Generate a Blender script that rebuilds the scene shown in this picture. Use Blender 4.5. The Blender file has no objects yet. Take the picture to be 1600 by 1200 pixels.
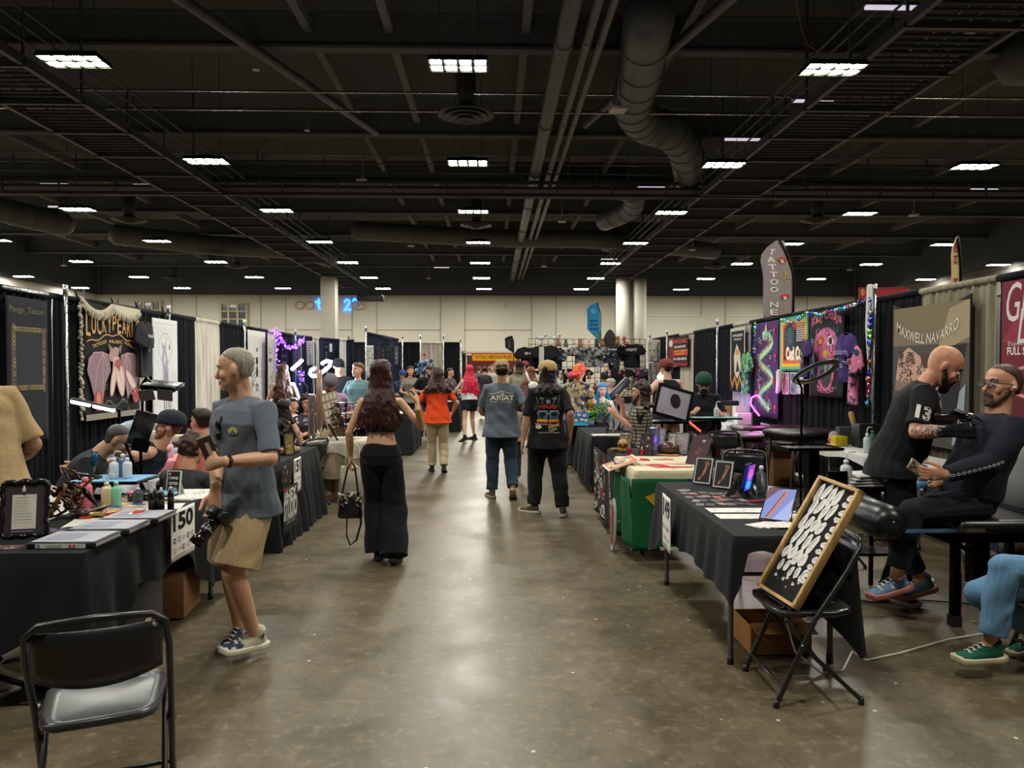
import bpy, bmesh, math, random
import numpy as np
from mathutils import Vector as V, Matrix, Euler
from mathutils.bvhtree import BVHTree
random.seed(7)
PI = math.pi
SC = bpy.context.scene
COL = SC.collection

# ---------------- camera, world, exposure ----------------
CAMZ = 1.62
YAW, PIT, FPX = 0.0259, 0.02155, 1160.0
cd = bpy.data.cameras.new('camera'); cam = bpy.data.objects.new('camera', cd); COL.objects.link(cam)
cd.sensor_width = 36; cd.lens = FPX/1600*36; cd.clip_start = .05; cd.clip_end = 300
cam.location = (0, 0, CAMZ); cam.rotation_euler = (PI/2-PIT, 0, -YAW)
SC.camera = cam
w = bpy.data.worlds.new('world'); SC.world = w; w.use_nodes = True
w.node_tree.nodes['Background'].inputs[0].default_value = (.5, .52, .55, 1)
w.node_tree.nodes['Background'].inputs[1].default_value = .02
SC.view_settings.view_transform = 'Standard'; SC.view_settings.look = 'None'
SC.view_settings.exposure = 1.12; SC.view_settings.gamma = 1
try: SC.view_settings.use_curve_mapping = False
except Exception: pass
LAMP = 125.0          # radiance of the high-bay panels
cy = SC.cycles
cy.use_denoising = True; cy.max_bounces = 6; cy.diffuse_bounces = 3; cy.glossy_bounces = 3; cy.transmission_bounces = 4
cy.transparent_max_bounces = 6; cy.sample_clamp_indirect = 4; cy.caustics_reflective = False; cy.caustics_refractive = False

def P(px, py, d):
    """world point seen at photo pixel (px,py) at distance d along the aisle"""
    cx = (px-800)/FPX; c2 = (600-py)/FPX
    f = V((math.sin(YAW)*math.cos(PIT), math.cos(YAW)*math.cos(PIT), -math.sin(PIT)))
    r = V((math.cos(YAW), -math.sin(YAW), 0)); u = r.cross(f)
    q = f+r*cx+u*c2
    return V((0, 0, CAMZ))+q*(d/q.y)
def PX(px, py, x):
    q = P(px, py, 1)-V((0, 0, CAMZ)); return V((0, 0, CAMZ))+q*(x/q.x)
def PZ(px, py, z):
    q = P(px, py, 1)-V((0, 0, CAMZ)); return V((0, 0, CAMZ))+q*((z-CAMZ)/q.z)

def lin(c):
    if isinstance(c, str):
        c = c.lstrip('#'); c = [int(c[i:i+2], 16)/255 for i in (0, 2, 4)]
    return tuple((x/12.92 if x <= .04045 else ((x+.055)/1.055)**2.4) for x in c[:3])

# ---------------- materials ----------------
MATS = {}
def nt(m):
    m.use_nodes = True; t = m.node_tree; return t, t.nodes['Principled BSDF']
def node(t, k, **kw):
    n = t.nodes.new(k)
    for a, b in kw.items():
        if a.startswith('i_'): n.inputs[a[2:].replace('_', ' ')].default_value = b
        else: setattr(n, a, b)
    return n
def mat(kind):
    """procedural material; the colour itself comes from the mesh's own colour attribute"""
    if kind in MATS: return MATS[kind]
    m = bpy.data.materials.new(kind); t, b = nt(m); L = t.links
    at = node(t, 'ShaderNodeVertexColor', layer_name='Col')
    tc = node(t, 'ShaderNodeTexCoord')
    col = at.outputs['Color']
    R = dict(paint=.55, gloss=.2, cloth=.9, drape=.92, metal=.3, chrome=.12, print=.45, leather=.33, skin=.5, ink=.5, hair=.42, denim=.9,
             wood=.45, card=.8, glow=.5, floor=.3, matte=.95, vinyl=.4, glass=.08, bag=.2, plaid=.9, tie=.9, pvc=.3, wall=.85, neon=.5).get(kind, .5)
    b.inputs['Roughness'].default_value = R
    def noise(scale, detail=3, vec='Object', rough=.5, stretch=None):
        n = node(t, 'ShaderNodeTexNoise'); n.inputs['Scale'].default_value = scale; n.inputs['Detail'].default_value = detail
        n.inputs['Roughness'].default_value = rough
        if stretch:
            mp = node(t, 'ShaderNodeMapping'); mp.inputs['Scale'].default_value = stretch
            L.new(tc.outputs[vec], mp.inputs[0]); L.new(mp.outputs[0], n.inputs['Vector'])
        else: L.new(tc.outputs[vec], n.inputs['Vector'])
        return n.outputs['Fac']
    def ramp(f, a, b2, ca=(0, 0, 0, 1), cb=(1, 1, 1, 1)):
        r = node(t, 'ShaderNodeValToRGB'); e = r.color_ramp.elements
        e[0].position = a; e[1].position = b2; e[0].color = ca; e[1].color = cb; L.new(f, r.inputs[0]); return r.outputs[0]
    def mix(f, a, c, mode='MIX'):
        n = node(t, 'ShaderNodeMix', data_type='RGBA', blend_type=mode)
        for s, i in ((f, 0), (a, 6), (c, 7)):
            if isinstance(s, (int, float)): n.inputs[i].default_value = s
            elif isinstance(s, tuple): n.inputs[i].default_value = (*s, 1) if len(s) == 3 else s
            else: L.new(s, n.inputs[i])
        return n.outputs[2]
    def bump(f, s=.2, d=.01):
        n = node(t, 'ShaderNodeBump'); n.inputs['Strength'].default_value = s; n.inputs['Distance'].default_value = d
        L.new(f, n.inputs['Height']); L.new(n.outputs[0], b.inputs['Normal'])
    def vary(f, lo=.8, hi=1.15):
        return mix(1.0, col, ramp(f, .3, .7, (lo,)*3+(1,), (hi,)*3+(1,)), 'MULTIPLY')
    if kind in ('cloth', 'denim', 'plaid', 'tie'):
        col = vary(noise(90, 2), .88, 1.1); bump(noise(14, 4, stretch=(1, 1, .5)), .35, .012)
        b.inputs['Sheen Weight'].default_value = .02; b.inputs['Specular IOR Level'].default_value = .25
        if kind == 'denim': col = mix(.5, col, vary(noise(9, 4, stretch=(1, 1, .35)), .75, 1.35))
        if kind == 'plaid':
            for sc, ax in ((1, 0), (1, 2)):
                wv = node(t, 'ShaderNodeTexWave'); wv.bands_direction = 'X' if ax == 0 else 'Z'; wv.inputs['Scale'].default_value = 7
                L.new(tc.outputs['Object'], wv.inputs[0]); col = mix(ramp(wv.outputs['Fac'], .72, .8), col, (.02, .015, .015))
        if kind == 'tie':
            col = mix(ramp(noise(11, 4), .5, .56), col, (.03, .04, .09)); col = mix(ramp(noise(17, 3), .6, .68), col, (.75, .6, .6))
    elif kind == 'drape':
        col = vary(noise(3, 3, stretch=(4, 4, .4)), .75, 1.3); bump(noise(60, 2), .15, .004); b.inputs['Specular IOR Level'].default_value = .2
    elif kind in ('metal', 'chrome'):
        b.inputs['Metallic'].default_value = 1; rr = ramp(noise(30, 3), .3, .7, (R*.7,)*3+(1,), (R*1.4,)*3+(1,)); L.new(rr, b.inputs['Roughness'])
    elif kind in ('skin', 'ink'):
        col = mix(.3, col, vary(noise(35, 4), .85, 1.15)); b.inputs['Subsurface Weight'].default_value = .05
        b.inputs['Subsurface Scale'].default_value = .02; bump(noise(220, 2), .08, .001)
        if kind == 'ink':
            wv = node(t, 'ShaderNodeTexVoronoi', feature='DISTANCE_TO_EDGE'); wv.inputs['Scale'].default_value = 22
            nz = node(t, 'ShaderNodeTexNoise'); nz.inputs['Scale'].default_value = 18; L.new(tc.outputs['Object'], nz.inputs[0])
            L.new(mix(.12, tc.outputs['Object'], nz.outputs['Color']), wv.inputs['Vector'])
            ln = ramp(wv.outputs['Distance'], .04, .09, (1, 1, 1, 1), (0, 0, 0, 1)); sh = ramp(noise(16, 3), .52, .6, cb=(.8, .8, .8, 1))
            col = mix(mix(1.0, ln, sh, 'LIGHTEN'), col, (.035, .045, .06))
    elif kind == 'hair':
        f = noise(1, 3, stretch=(120, 120, 7), rough=.7); col = vary(f, .45, 1.6); bump(f, .6, .006)
        b.inputs['Specular IOR Level'].default_value = .3
    elif kind == 'wood':
        col = vary(noise(1, 5, stretch=(70, 5, 9), rough=.6), .72, 1.2)
    elif kind == 'print': b.inputs['Specular IOR Level'].default_value = .2; b.inputs['Roughness'].default_value = .6
    elif kind == 'card': col = vary(noise(6, 4), .85, 1.1)
    elif kind == 'leather': bump(noise(120, 3), .15, .003); col = vary(noise(4, 3), .85, 1.2)
    elif kind == 'paint' or kind == 'matte': col = vary(noise(5, 4), .88, 1.1)
    elif kind == 'glow':
        L.new(col, b.inputs['Emission Color']); b.inputs['Emission Strength'].default_value = 14
    elif kind == 'neon':
        L.new(col, b.inputs['Emission Color']); b.inputs['Emission Strength'].default_value = 2.4
    elif kind == 'screen':
        L.new(col, b.inputs['Emission Color']); b.inputs['Emission Strength'].default_value = .45
    elif kind == 'lamp':
        L.new(col, b.inputs['Emission Color']); b.inputs['Emission Strength'].default_value = LAMP
    elif kind == 'glass':
        b.inputs['Transmission Weight'].default_value = .92; b.inputs['IOR'].default_value = 1.25
    elif kind == 'bag':
        b.inputs['Transmission Weight'].default_value = .5; b.inputs['IOR'].default_value = 1.1; bump(noise(30, 4), .8, .01)
    elif kind == 'wall':
        col = vary(noise(.15, 4), .93, 1.05)
    elif kind == 'floor':
        big = noise(.35, 5, rough=.6); mid = noise(2.2, 7, rough=.7); fine = noise(16, 8, rough=.75); sc = noise(1, 4, stretch=(1.2, 18, 1), rough=.7)
        col = mix(ramp(big, .35, .65), lin('#50483a')+(1,), lin('#645843')+(1,))
        col = mix(.5, col, ramp(mid, .3, .75, lin('#40382b')+(1,), lin('#786a50')+(1,)))
        f2 = noise(7, 10, rough=.8); col = mix(ramp(fine, .52, .66, cb=(.6,)*3+(1,)), col, lin('#8c7e62')+(1,)); col = mix(ramp(f2, .38, .48, (.45,)*3+(1,), (0, 0, 0, 1)), col, lin('#3a3226')+(1,))
        col = mix(ramp(sc, .66, .74, cb=(.45,)*3+(1,)), col, lin('#a89c88')+(1,))
        spk = node(t, 'ShaderNodeTexVoronoi'); spk.inputs['Scale'].default_value = 5; L.new(tc.outputs['Object'], spk.inputs[0])
        col = mix(ramp(spk.outputs['Distance'], .04, .055, (.8,)*3+(1,), (0, 0, 0, 1)), col, lin('#d2cab8')+(1,))
        L.new(ramp(mid, .3, .7, (.30,)*3+(1,), (.48,)*3+(1,)), b.inputs['Roughness']); bump(noise(5, 3), .05, .004)
        b.inputs['Specular IOR Level'].default_value = .55
    L.new(col, b.inputs['Base Color'])
    MATS[kind] = m; return m

# ---------------- mesh builder ----------------
class MB:
    def __init__(s, col='#888888', mt='paint'):
        s.v = []; s.f = []; s.c = []; s.m = []; s.s = []; s.col = col; s.mt = mt
    def add(s, vs, fs, col=None, mt=None, smooth=False):
        o = len(s.v); s.v += [tuple(p) for p in vs]; c = lin(col or s.col); k = mt or s.mt
        for f in fs: s.f.append(tuple(i+o for i in f)); s.c.append(c); s.m.append(k); s.s.append(smooth)
        return s
    def box(s, c, d, col=None, mt=None, R=None, bev=0):
        c = V(c); x, y, z = d[0]/2, d[1]/2, d[2]/2; M = R or Matrix.Identity(3)
        if bev <= 0:
            p = [c+M@V((a*x, b*y, e*z)) for e in (-1, 1) for b in (-1, 1) for a in (-1, 1)]
            return s.add(p, [(0, 2, 3, 1), (4, 5, 7, 6), (0, 1, 5, 4), (2, 6, 7, 3), (0, 4, 6, 2), (1, 3, 7, 5)], col, mt)
        rings = []
        k = min(bev, x*.98, y*.98); kz = min(bev, z*.98)
        def ring(zz, ins):
            out = []
            for sx, sy, a0 in ((1, 1, 0), (-1, 1, 90), (-1, -1, 180), (1, -1, 270)):
                for j in range(4):
                    a = math.radians(a0+j*30); r = max(k-ins, 1e-4)
                    out.append(c+M@V((sx*(x-k)+math.cos(a)*r, sy*(y-k)+math.sin(a)*r, zz)))
            return out
        for zz, ins in ((-z, kz), (-z+kz*.3, kz*.3), (-z+kz, 0), (z-kz, 0), (z-kz*.3, kz*.3), (z, kz)): rings.append(ring(zz, ins*k/max(kz, 1e-5)))
        return s.rings(rings, col, mt, True)
    def rings(s, rings, col=None, mt=None, smooth=True, cap=True, closed=True):
        n = len(rings[0]); vs = [p for r in rings for p in r]; fs = []
        for i in range(len(rings)-1):
            for j in range(n if closed else n-1):
                k = (j+1) % n; fs.append((i*n+j, i*n+k, (i+1)*n+k, (i+1)*n+j))
        if cap: fs.append(tuple(reversed(range(n)))); fs.append(tuple((len(rings)-1)*n+j for j in range(n)))
        return s.add(vs, fs, col, mt, smooth)
    def tube(s, pts, rad, side=None, n=10, col=None, mt=None, round_=True, cap=True):
        pts = [V(p) for p in pts]; m = len(pts)
        if not isinstance(rad, (list, tuple)) or (len(rad) == 2 and m != 2 and not isinstance(rad[0], (tuple, list))): rad = [rad]*m
        rad = [(r, r) if not isinstance(r, (tuple, list)) else r for r in rad]
        T = []
        for i in range(m):
            a = pts[max(i-1, 0)]; b = pts[min(i+1, m-1)]; d = b-a
            T.append(d.normalized() if d.length > 1e-9 else V((0, 0, 1)))
        sv = V(side) if side is not None else (V((1, 0, 0)) if abs(T[0].x) < .8 else V((0, 1, 0)))
        rings = []
        def ring(c, t, sv, r):
            x = (sv-t*sv.dot(t)); x = x.normalized() if x.length > 1e-6 else t.orthogonal().normalized(); y = t.cross(x)
            return [c+x*(math.cos(2*PI*j/n)*r[0])+y*(math.sin(2*PI*j/n)*r[1]) for j in range(n)], x
        if round_ is True: round_ = (1, 1)
        if not round_: round_ = (0, 0)
        if round_[0]:
            q, _ = ring(pts[0]-T[0]*min(rad[0])*.55, T[0], sv, (rad[0][0]*.55, rad[0][1]*.55)); rings.append(q)
        for i in range(m):
            q, x = ring(pts[i], T[i], sv, rad[i]); rings.append(q); sv = x if side is None else V(side)
        if round_[1]:
            q, _ = ring(pts[-1]+T[-1]*min(rad[-1])*.55, T[-1], sv, (rad[-1][0]*.55, rad[-1][1]*.55)); rings.append(q)
        return s.rings(rings, col, mt, True, cap)
    def cyl(s, a, b, r, r2=None, n=16, col=None, mt=None, cap=True):
        return s.tube([a, b], [r, r2 if r2 is not None else r], n=n, col=col, mt=mt, round_=False, cap=cap)
    def ball(s, c, r, col=None, mt=None, n=12, m=8, R=None):
        c = V(c); r = (r, r, r) if not isinstance(r, (tuple, list)) else r; M = R or Matrix.Identity(3); rings = []
        for i in range(m+1):
            t = PI*(i/m); t = min(max(t, .08), PI-.08)
            rings.append([c+M@V((r[0]*math.sin(t)*math.cos(2*PI*j/n), r[1]*math.sin(t)*math.sin(2*PI*j/n), -r[2]*math.cos(t))) for j in range(n)])
        return s.rings(rings, col, mt, True)
    def lathe(s, c, prof, n=20, col=None, mt=None, ax=None):
        c = V(c); M = V((0, 0, 1)).rotation_difference(V(ax)).to_matrix() if ax is not None else Matrix.Identity(3)
        return s.rings([[c+M@V((r*math.cos(2*PI*j/n), r*math.sin(2*PI*j/n), z)) for j in range(n)] for r, z in prof], col, mt, True)
    def grid(s, fn, nu, nv, col=None, mt=None, smooth=True):
        vs = [fn(i/nu, j/nv) for j in range(nv+1) for i in range(nu+1)]
        return s.add(vs, [(j*(nu+1)+i, j*(nu+1)+i+1, (j+1)*(nu+1)+i+1, (j+1)*(nu+1)+i) for j in range(nv) for i in range(nu)], col, mt, smooth)
    def prism(s, pts, d, col=None, mt=None):
        """closed outline pts (3D) pushed along vector d"""
        n = len(pts); d = V(d); a = [V(p) for p in pts]; b = [p+d for p in a]
        return s.add(a+b, [tuple(range(n)), tuple(reversed(range(n, 2*n)))]+[(i, (i+1) % n+0, (i+1) % n+n, i+n) for i in range(n)], col, mt)
    def mesh(s, name):
        me = bpy.data.meshes.new(name); me.from_pydata(s.v, [], s.f)
        ms = sorted(set(s.m)); ix = {k: i for i, k in enumerate(ms)}
        for k in ms: me.materials.append(mat(k))
        me.polygons.foreach_set('material_index', [ix[k] for k in s.m])
        me.polygons.foreach_set('use_smooth', s.s)
        ca = me.color_attributes.new('Col', 'FLOAT_COLOR', 'CORNER')
        cnt = np.array([len(f) for f in s.f]); c = np.array(s.c, dtype=np.float32); c = np.hstack([c, np.ones((len(c), 1), np.float32)])
        ca.data.foreach_set('color', np.repeat(c, cnt, axis=0).ravel())
        me.validate(clean_customdata=False); me.update(); return me
    def obj(s, name, parent=None, loc=None, rz=None):
        o = bpy.data.objects.new(name, s.mesh(name)); COL.objects.link(o)
        if parent is not None: o.parent = parent
        if loc is not None: o.location = loc
        if rz is not None: o.rotation_euler.z = rz
        return o
def paint_mesh(me, col, mt):
    me.materials.clear(); me.materials.append(mat(mt)); me.polygons.foreach_set('use_smooth', [True]*len(me.polygons))
    me.polygons.foreach_set('material_index', [0]*len(me.polygons))
    for a in list(me.color_attributes): me.color_attributes.remove(a)
    ca = me.color_attributes.new('Col', 'FLOAT_COLOR', 'CORNER'); c = lin(col)+(1,)
    ca.data.foreach_set('color', np.tile(np.array(c, np.float32), len(me.loops))); me.update()
def fuse(mb, name, voxel, smooth=3, col='#888888', mt='skin', parent=None, wr=0, wf=(9, 14), loc=None):
    """join closed tubes into one continuous skin"""
    me0 = bpy.data.meshes.new(name); me0.from_pydata(mb.v, [], mb.f); me0.update()
    o = bpy.data.objects.new(name, me0); COL.objects.link(o)
    bm = bmesh.new(); bm.from_mesh(me0); bmesh.ops.recalc_face_normals(bm, faces=bm.faces); bm.to_mesh(me0); bm.free()
    r = o.modifiers.new('r', 'REMESH'); r.mode = 'VOXEL'; r.voxel_size = voxel
    if smooth: q = o.modifiers.new('s', 'SMOOTH'); q.factor = .5; q.iterations = smooth
    dg = bpy.context.evaluated_depsgraph_get(); me = bpy.data.meshes.new_from_object(o.evaluated_get(dg))
    o.modifiers.clear()
    if wr: wrinkle(me, wr, wf)
    paint_mesh(me, col, mt); o.data = me; bpy.data.meshes.remove(me0); me.name = name
    if parent is not None: o.parent = parent
    if loc is not None: o.location = loc
    return o
def wrinkle(me, amp, wf=(9, 14)):
    n = len(me.vertices); co = np.empty(n*3); no = np.empty(n*3); me.vertices.foreach_get('co', co); me.vertices.foreach_get('normal', no)
    co = co.reshape(-1, 3); no = no.reshape(-1, 3); x, y, z = co.T; f, g = wf
    a = np.sin(f*3*(x+.6*z)+2*np.sin(g*y+3*z)+1.3)*np.sin(g*(z-.5*x)+2.2*np.sin(f*x+1))+.6*np.sin(g*2.1*(z+.8*y)+1.5*np.sin(f*1.7*x+g*z))*np.sin(f*2*x-g*y)
    me.vertices.foreach_set('co', (co+no*(a*amp*.6*(1-np.abs(no[:, 2]))**.7)[:, None]).ravel()); me.update()

# ---------------- scene bookkeeping ----------------
USED = {}
def clean(s): return ' '.join(s.split())
def tag(o, label, cat, group=None, kind=None):
    o['label'] = clean(label); o['category'] = cat
    if group: o['group'] = group
    if kind: o['kind'] = kind
    return o
def thing(name, label, cat, loc=(0, 0, 0), rz=0, group=None):
    o = bpy.data.objects.new(name, None); COL.objects.link(o); o.location = loc; o.rotation_euler.z = rz
    o.empty_display_size = .1
    return tag(o, label, cat, group)
def struct(name, mb):
    o = mb.obj(name); o['kind'] = 'structure'; return o
def dup(o, loc=None, rz=None, label=None, group=None):
    c = o.copy(); COL.objects.link(c)
    if loc is not None: c.location = loc
    if rz is not None: c.rotation_euler.z = rz
    if label: c['label'] = clean(label)
    if group: c['group'] = group
    for k in list(o.children):
        q = k.copy(); COL.objects.link(q); q.parent = c
        for g in list(k.children): h = g.copy(); COL.objects.link(h); h.parent = q
    return c
ORD = ['nearest', 'second', 'third', 'fourth', 'fifth', 'sixth', 'seventh', 'eighth', 'ninth', 'tenth', 'eleventh', 'twelfth']

# ---------------- flat artwork on a surface ----------------
TXT = {}
def text2d(s, bold=0, shear=0):
    k = (s, bold, shear)
    if k in TXT: return TXT[k]
    cu = bpy.data.curves.new('t', 'FONT'); cu.body = s; cu.size = 1; cu.align_x = 'CENTER'; cu.align_y = 'CENTER'; cu.offset = bold; cu.shear = shear
    cu.resolution_u = 3
    o = bpy.data.objects.new('t', cu); COL.objects.link(o)
    me = bpy.data.meshes.new_from_object(o.evaluated_get(bpy.context.evaluated_depsgraph_get()))
    vs = [(v.co.x, v.co.y) for v in me.vertices]; fs = [tuple(p.vertices) for p in me.polygons]
    bpy.data.objects.remove(o); bpy.data.curves.remove(cu); bpy.data.meshes.remove(me)
    TXT[k] = (vs, fs); return TXT[k]
class Art:
    """shapes in sheet coordinates u right, v up, laid layer by layer on a surface fn(u,v,lift)"""
    def __init__(s, fn, mb=None, mt='print', step=.0012):
        s.fn = fn; s.mb = mb or MB(mt=mt); s.mt = mt; s.L = step; s.step = step
    def up(s): s.L += s.step
    def poly(s, pts, col, lift=None):
        s.up(); s.mb.add([s.fn(u, v, s.L) for u, v in pts], [tuple(range(len(pts)))], col, s.mt)
    def rect(s, u0, v0, u1, v1, col, n=1):
        s.up(); L = s.L; s.mb.grid(lambda a, b: s.fn(u0+(u1-u0)*a, v0+(v1-v0)*b, L), n, n, col, s.mt)
    def disc(s, u, v, r, col, n=14, ry=None, a0=0):
        s.poly([(u+r*math.cos(2*PI*i/n+a0), v+(ry or r)*math.sin(2*PI*i/n+a0)) for i in range(n)], col)
    def ring(s, u, v, r, w, col, n=20, ry=None):
        ry = ry or r; s.line([(u+r*math.cos(2*PI*i/n), v+ry*math.sin(2*PI*i/n)) for i in range(n+1)], w, col)
    def line(s, pts, wd, col):
        s.up(); vs = []; n = len(pts)
        for i in range(n):
            a = pts[max(i-1, 0)]; b = pts[min(i+1, n-1)]; dx, dy = b[0]-a[0], b[1]-a[1]; l = math.hypot(dx, dy) or 1
            nx, ny = -dy/l*wd/2, dx/l*wd/2; p = pts[i]
            vs += [s.fn(p[0]+nx, p[1]+ny, s.L), s.fn(p[0]-nx, p[1]-ny, s.L)]
        s.mb.add(vs, [(2*i, 2*i+1, 2*i+3, 2*i+2) for i in range(n-1)], col, s.mt)
    def text(s, t, u, v, h, col, wd=None, bold=0, rot=0, arc=0, sh=0, stretch=1):
        vs, fs = text2d(t, bold, sh)
        if not vs: return
        s.up(); xs = [p[0] for p in vs]; W = (max(xs)-min(xs)) or 1; ys = [p[1] for p in vs]; H = (max(ys)-min(ys)) or 1; yc = (max(ys)+min(ys))/2; xc = (max(xs)+min(xs))/2
        k = h/H; kx = (wd/W) if wd else k; c, sn = math.cos(rot), math.sin(rot); out = []
        for x, y in vs:
            a = (x-xc)*kx; b = (y-yc)*k+arc*(1-(2*a/(W*kx))**2)
            out.append(s.fn(u+a*c-b*sn, v+a*sn+b*c, s.L))
        s.mb.add(out, fs, col, s.mt)
    def scribble(s, u0, v0, u1, v1, n, wd, cols, rnd):
        s.up(); L0 = s.L
        for _ in range(n):
            a, b = rnd.uniform(u0, u1), rnd.uniform(v0, v1); r = rnd.uniform(.04, .14)*min(u1-u0, v1-v0); t = rnd.uniform(0, 6); pts = []
            for i in range(7): t += rnd.uniform(.3, 1.3); pts.append((min(max(a+r*math.cos(t)*(.4+i*.12), u0), u1), min(max(b+r*math.sin(t)*(.4+i*.12), v0), v1)))
            s.L = L0+.3*s.step*(_ % 3)-s.step; s.line(pts, wd, rnd.choice(cols))
        s.L = L0+s.step*.9
def plane(o, u, v, n=None):
    o, u, v = V(o), V(u), V(v); n = V(n) if n is not None else u.cross(v).normalized()
    return lambda a, b, L=0: o+u*a+v*b+n*L
# ================= the hall =================
b = MB('#80705c', 'floor'); b.add([(-35, -14, 0), (33, -14, 0), (33, 68, 0), (-35, 68, 0)], [(0, 1, 2, 3)]); struct('floor', b)
WH = 8.15
def wall(name, p, q, z0, z1, col, thick=.3, inward=(0, -1, 0)):
    b = MB(col, 'wall'); p = V(p); q = V(q); n = V(inward); a = [p+V((0, 0, z0)), q+V((0, 0, z0)), q+V((0, 0, z1)), p+V((0, 0, z1))]
    b.prism(a, -n*thick); return struct(name, b)
wall('wall_back', (-35, 67, 0), (33, 67, 0), 0, WH, '#cbc5b6')
wall('wall_left', (-35, -14, 0), (-35, 67, 0), 0, WH, '#c4bfb4', inward=(1, 0, 0))
wall('wall_right', (33, -14, 0), (33, 67, 0), 0, WH, '#55534f', inward=(-1, 0, 0))  # shade on this side of the hall is put into the darker colour
wall('wall_front', (-35, -14, 0), (33, -14, 0), 0, WH+4, '#8a857a', inward=(0, 1, 0))
BK = '#3e4042'
for nm, a in (('wall_back_upper', ((-35, 67.02, 0), (33, 67.02, 0), (0, -1, 0))), ('wall_left_upper', ((-35.02, -14, 0), (-35.02, 67, 0), (1, 0, 0))), ('wall_right_upper', ((33.02, -14, 0), (33.02, 67, 0), (-1, 0, 0)))):
    wall(nm, a[0], a[1], WH, 12, BK, inward=a[2])
b = MB('#4b4e4e', 'matte')  # roof grey lifted to paint in the haze under the ceiling
def deck(u, v): return V((-35+68*u, -14+82*v, 11.6+(.06 if int(u*300) % 2 else 0)))
b.grid(deck, 60, 20, smooth=False); b.box((-1, 27, 12.2), (68.6, 83, .2)); struct('ceiling', b)
# reveals and pilasters of the back wall
b = MB('#a09b8e', 'wall')
for x in (-27.5, -19.6, -11.5, -3.6, 4.6, 12.2, 20, 27.5):
    for dx in (-1.1, 1.1): b.box((x+dx, 66.97, 4.1), (.06, .06, 8.1))
for x0, x1 in ((-26.4, -20.7), (-18.5, -12.6), (-10.4, -4.7), (-2.5, 3.5)): b.box(((x0+x1)/2, 66.97, 5.05), (x1-x0, .06, .07))
for x0, x1 in ((13.4, 18.9), (21.2, 26.3)):
    b.box(((x0+x1)/2, 66.96, 6.35), (x1-x0, .08, .09), '#d8d4c8')
    for xx in (x0, x1): b.box((xx, 66.96, 3.2), (.09, .08, 6.3), '#d8d4c8')
b.box((-2, 66.95, 3.05), (8, .1, .18), '#6f6d68'); b.box((-2.5, 66.95, 2.7), (8.2, .1, .1), '#8c8a84')
struct('trim_1', b)
b = MB('#77736b', 'wall'); b.box((32.95, 27, 8.1), (.1, 82, .18)); b.box((32.95, 27, 6.4), (.08, 82, .06), '#6a675f'); struct('trim_2', b)
# tall paned windows high on the left side
def hall_window(n, x0, x1, z0, z1, y):
    t = thing('window_%d' % n, '', 'window'); del t['label']; del t['category']; t['kind'] = 'structure'
    f = MB('#b9ab84', 'paint'); W = x1-x0; H = z1-z0
    for x in (x0, x0+W*.3, x0+W*.65, x1): f.box((x, y, (z0+z1)/2), (.16, .18, H+.16))
    for k in range(5): f.box(((x0+x1)/2, y, z0+H*k/4), (W, .16, .1))
    f.obj('window_frame', t)
    g = MB('#3c4450', 'gloss'); g.box(((x0+x1)/2, y+.06, (z0+z1)/2), (W, .05, H))
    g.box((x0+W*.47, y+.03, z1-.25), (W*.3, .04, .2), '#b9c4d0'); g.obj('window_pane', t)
hall_window(1, -31.6, -29.5, 4.6, 7.5, 66.85); hall_window(2, -24.2, -21.9, 4.6, 7.35, 66.85)
# columns
cl = MB('#bdb8ac', 'wall'); cl.box((-12, 55, 4.1), (1.05, 1.05, 8.2)); cl.box((-12, 54.95, 3.3), (1.25, 1.15, .06), '#908b80'); struct('column_square', cl)
for i, x in enumerate((9.7, 10.85)):
    cl = MB('#bcb7aa', 'wall'); cl.cyl((x, 55, 0), (x, 55, 8.2), .55, n=28); struct('column_round', cl)
# ---------- high bay lights ----------
fx = thing('ceiling_light', '', 'ceiling light')
h = MB('#22231f', 'metal'); h.box((0, 0, .07), (1.24, .66, .08), bev=.02); h.box((0, 0, .15), (.5, .2, .1), bev=.02)
h.box((0, 0, .02), (1.26, .03, .05))
for x in (-.63, -.315, 0, .315, .63): h.box((x, 0, .02), (.03, .68, .05))
for y in (-.33, .33): h.box((0, y, .02), (1.28, .03, .05))
h.obj('housing', fx)
for i in range(4):
    for j in range(2):
        p = MB('#fffdf0', 'lamp'); x = -.4725+.315*i; y = -.165+.33*j
        p.add([(x-.118, y-.11, .012), (x-.118, y+.11, .012), (x+.118, y+.11, .012), (x+.118, y-.11, .012)], [(0, 1, 2, 3)]); p.obj('led_panel', fx)
for x in (-.42, .42):
    p = MB('#2a2a2a', 'metal'); p.cyl((x, 0, .1), (x, 0, 3.45), .008, n=5); p.obj('suspension_cable', fx)
far = thing('ceiling_light', '', 'ceiling light')
h2 = MB('#22231f', 'metal'); h2.box((0, 0, .07), (1.24, .66, .08)); h2.obj('housing', far)
p = MB('#fffdf0', 'lamp')
for i in range(4):
    x = -.4725+.315*i; p.add([(x-.11, -.28, .012), (x-.11, .28, .012), (x+.11, .28, .012), (x+.11, -.28, .012)], [(0, 1, 2, 3)])
p.obj('led_panel', far)
p = MB('#2a2a2a', 'metal')
for x in (-.42, .42): p.cyl((x, 0, .1), (x, 0, 3.45), .008, n=5)
p.obj('suspension_cable', far)
rows = [1.2, 8.7, 16.1, 23.7, 31.0, 38.6, 46.2, 53.9, 61.3]
cn = {0: 'the centre row over the aisle', -1: 'the first row left of the aisle', -2: 'the second row left of the aisle', -3: 'the third row left of the aisle', -4: 'the leftmost row',
      1: 'the first row right of the aisle', 2: 'the second row right of the aisle', 3: 'the third row right of the aisle', 4: 'the rightmost row'}
u1 = u2 = False
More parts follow.
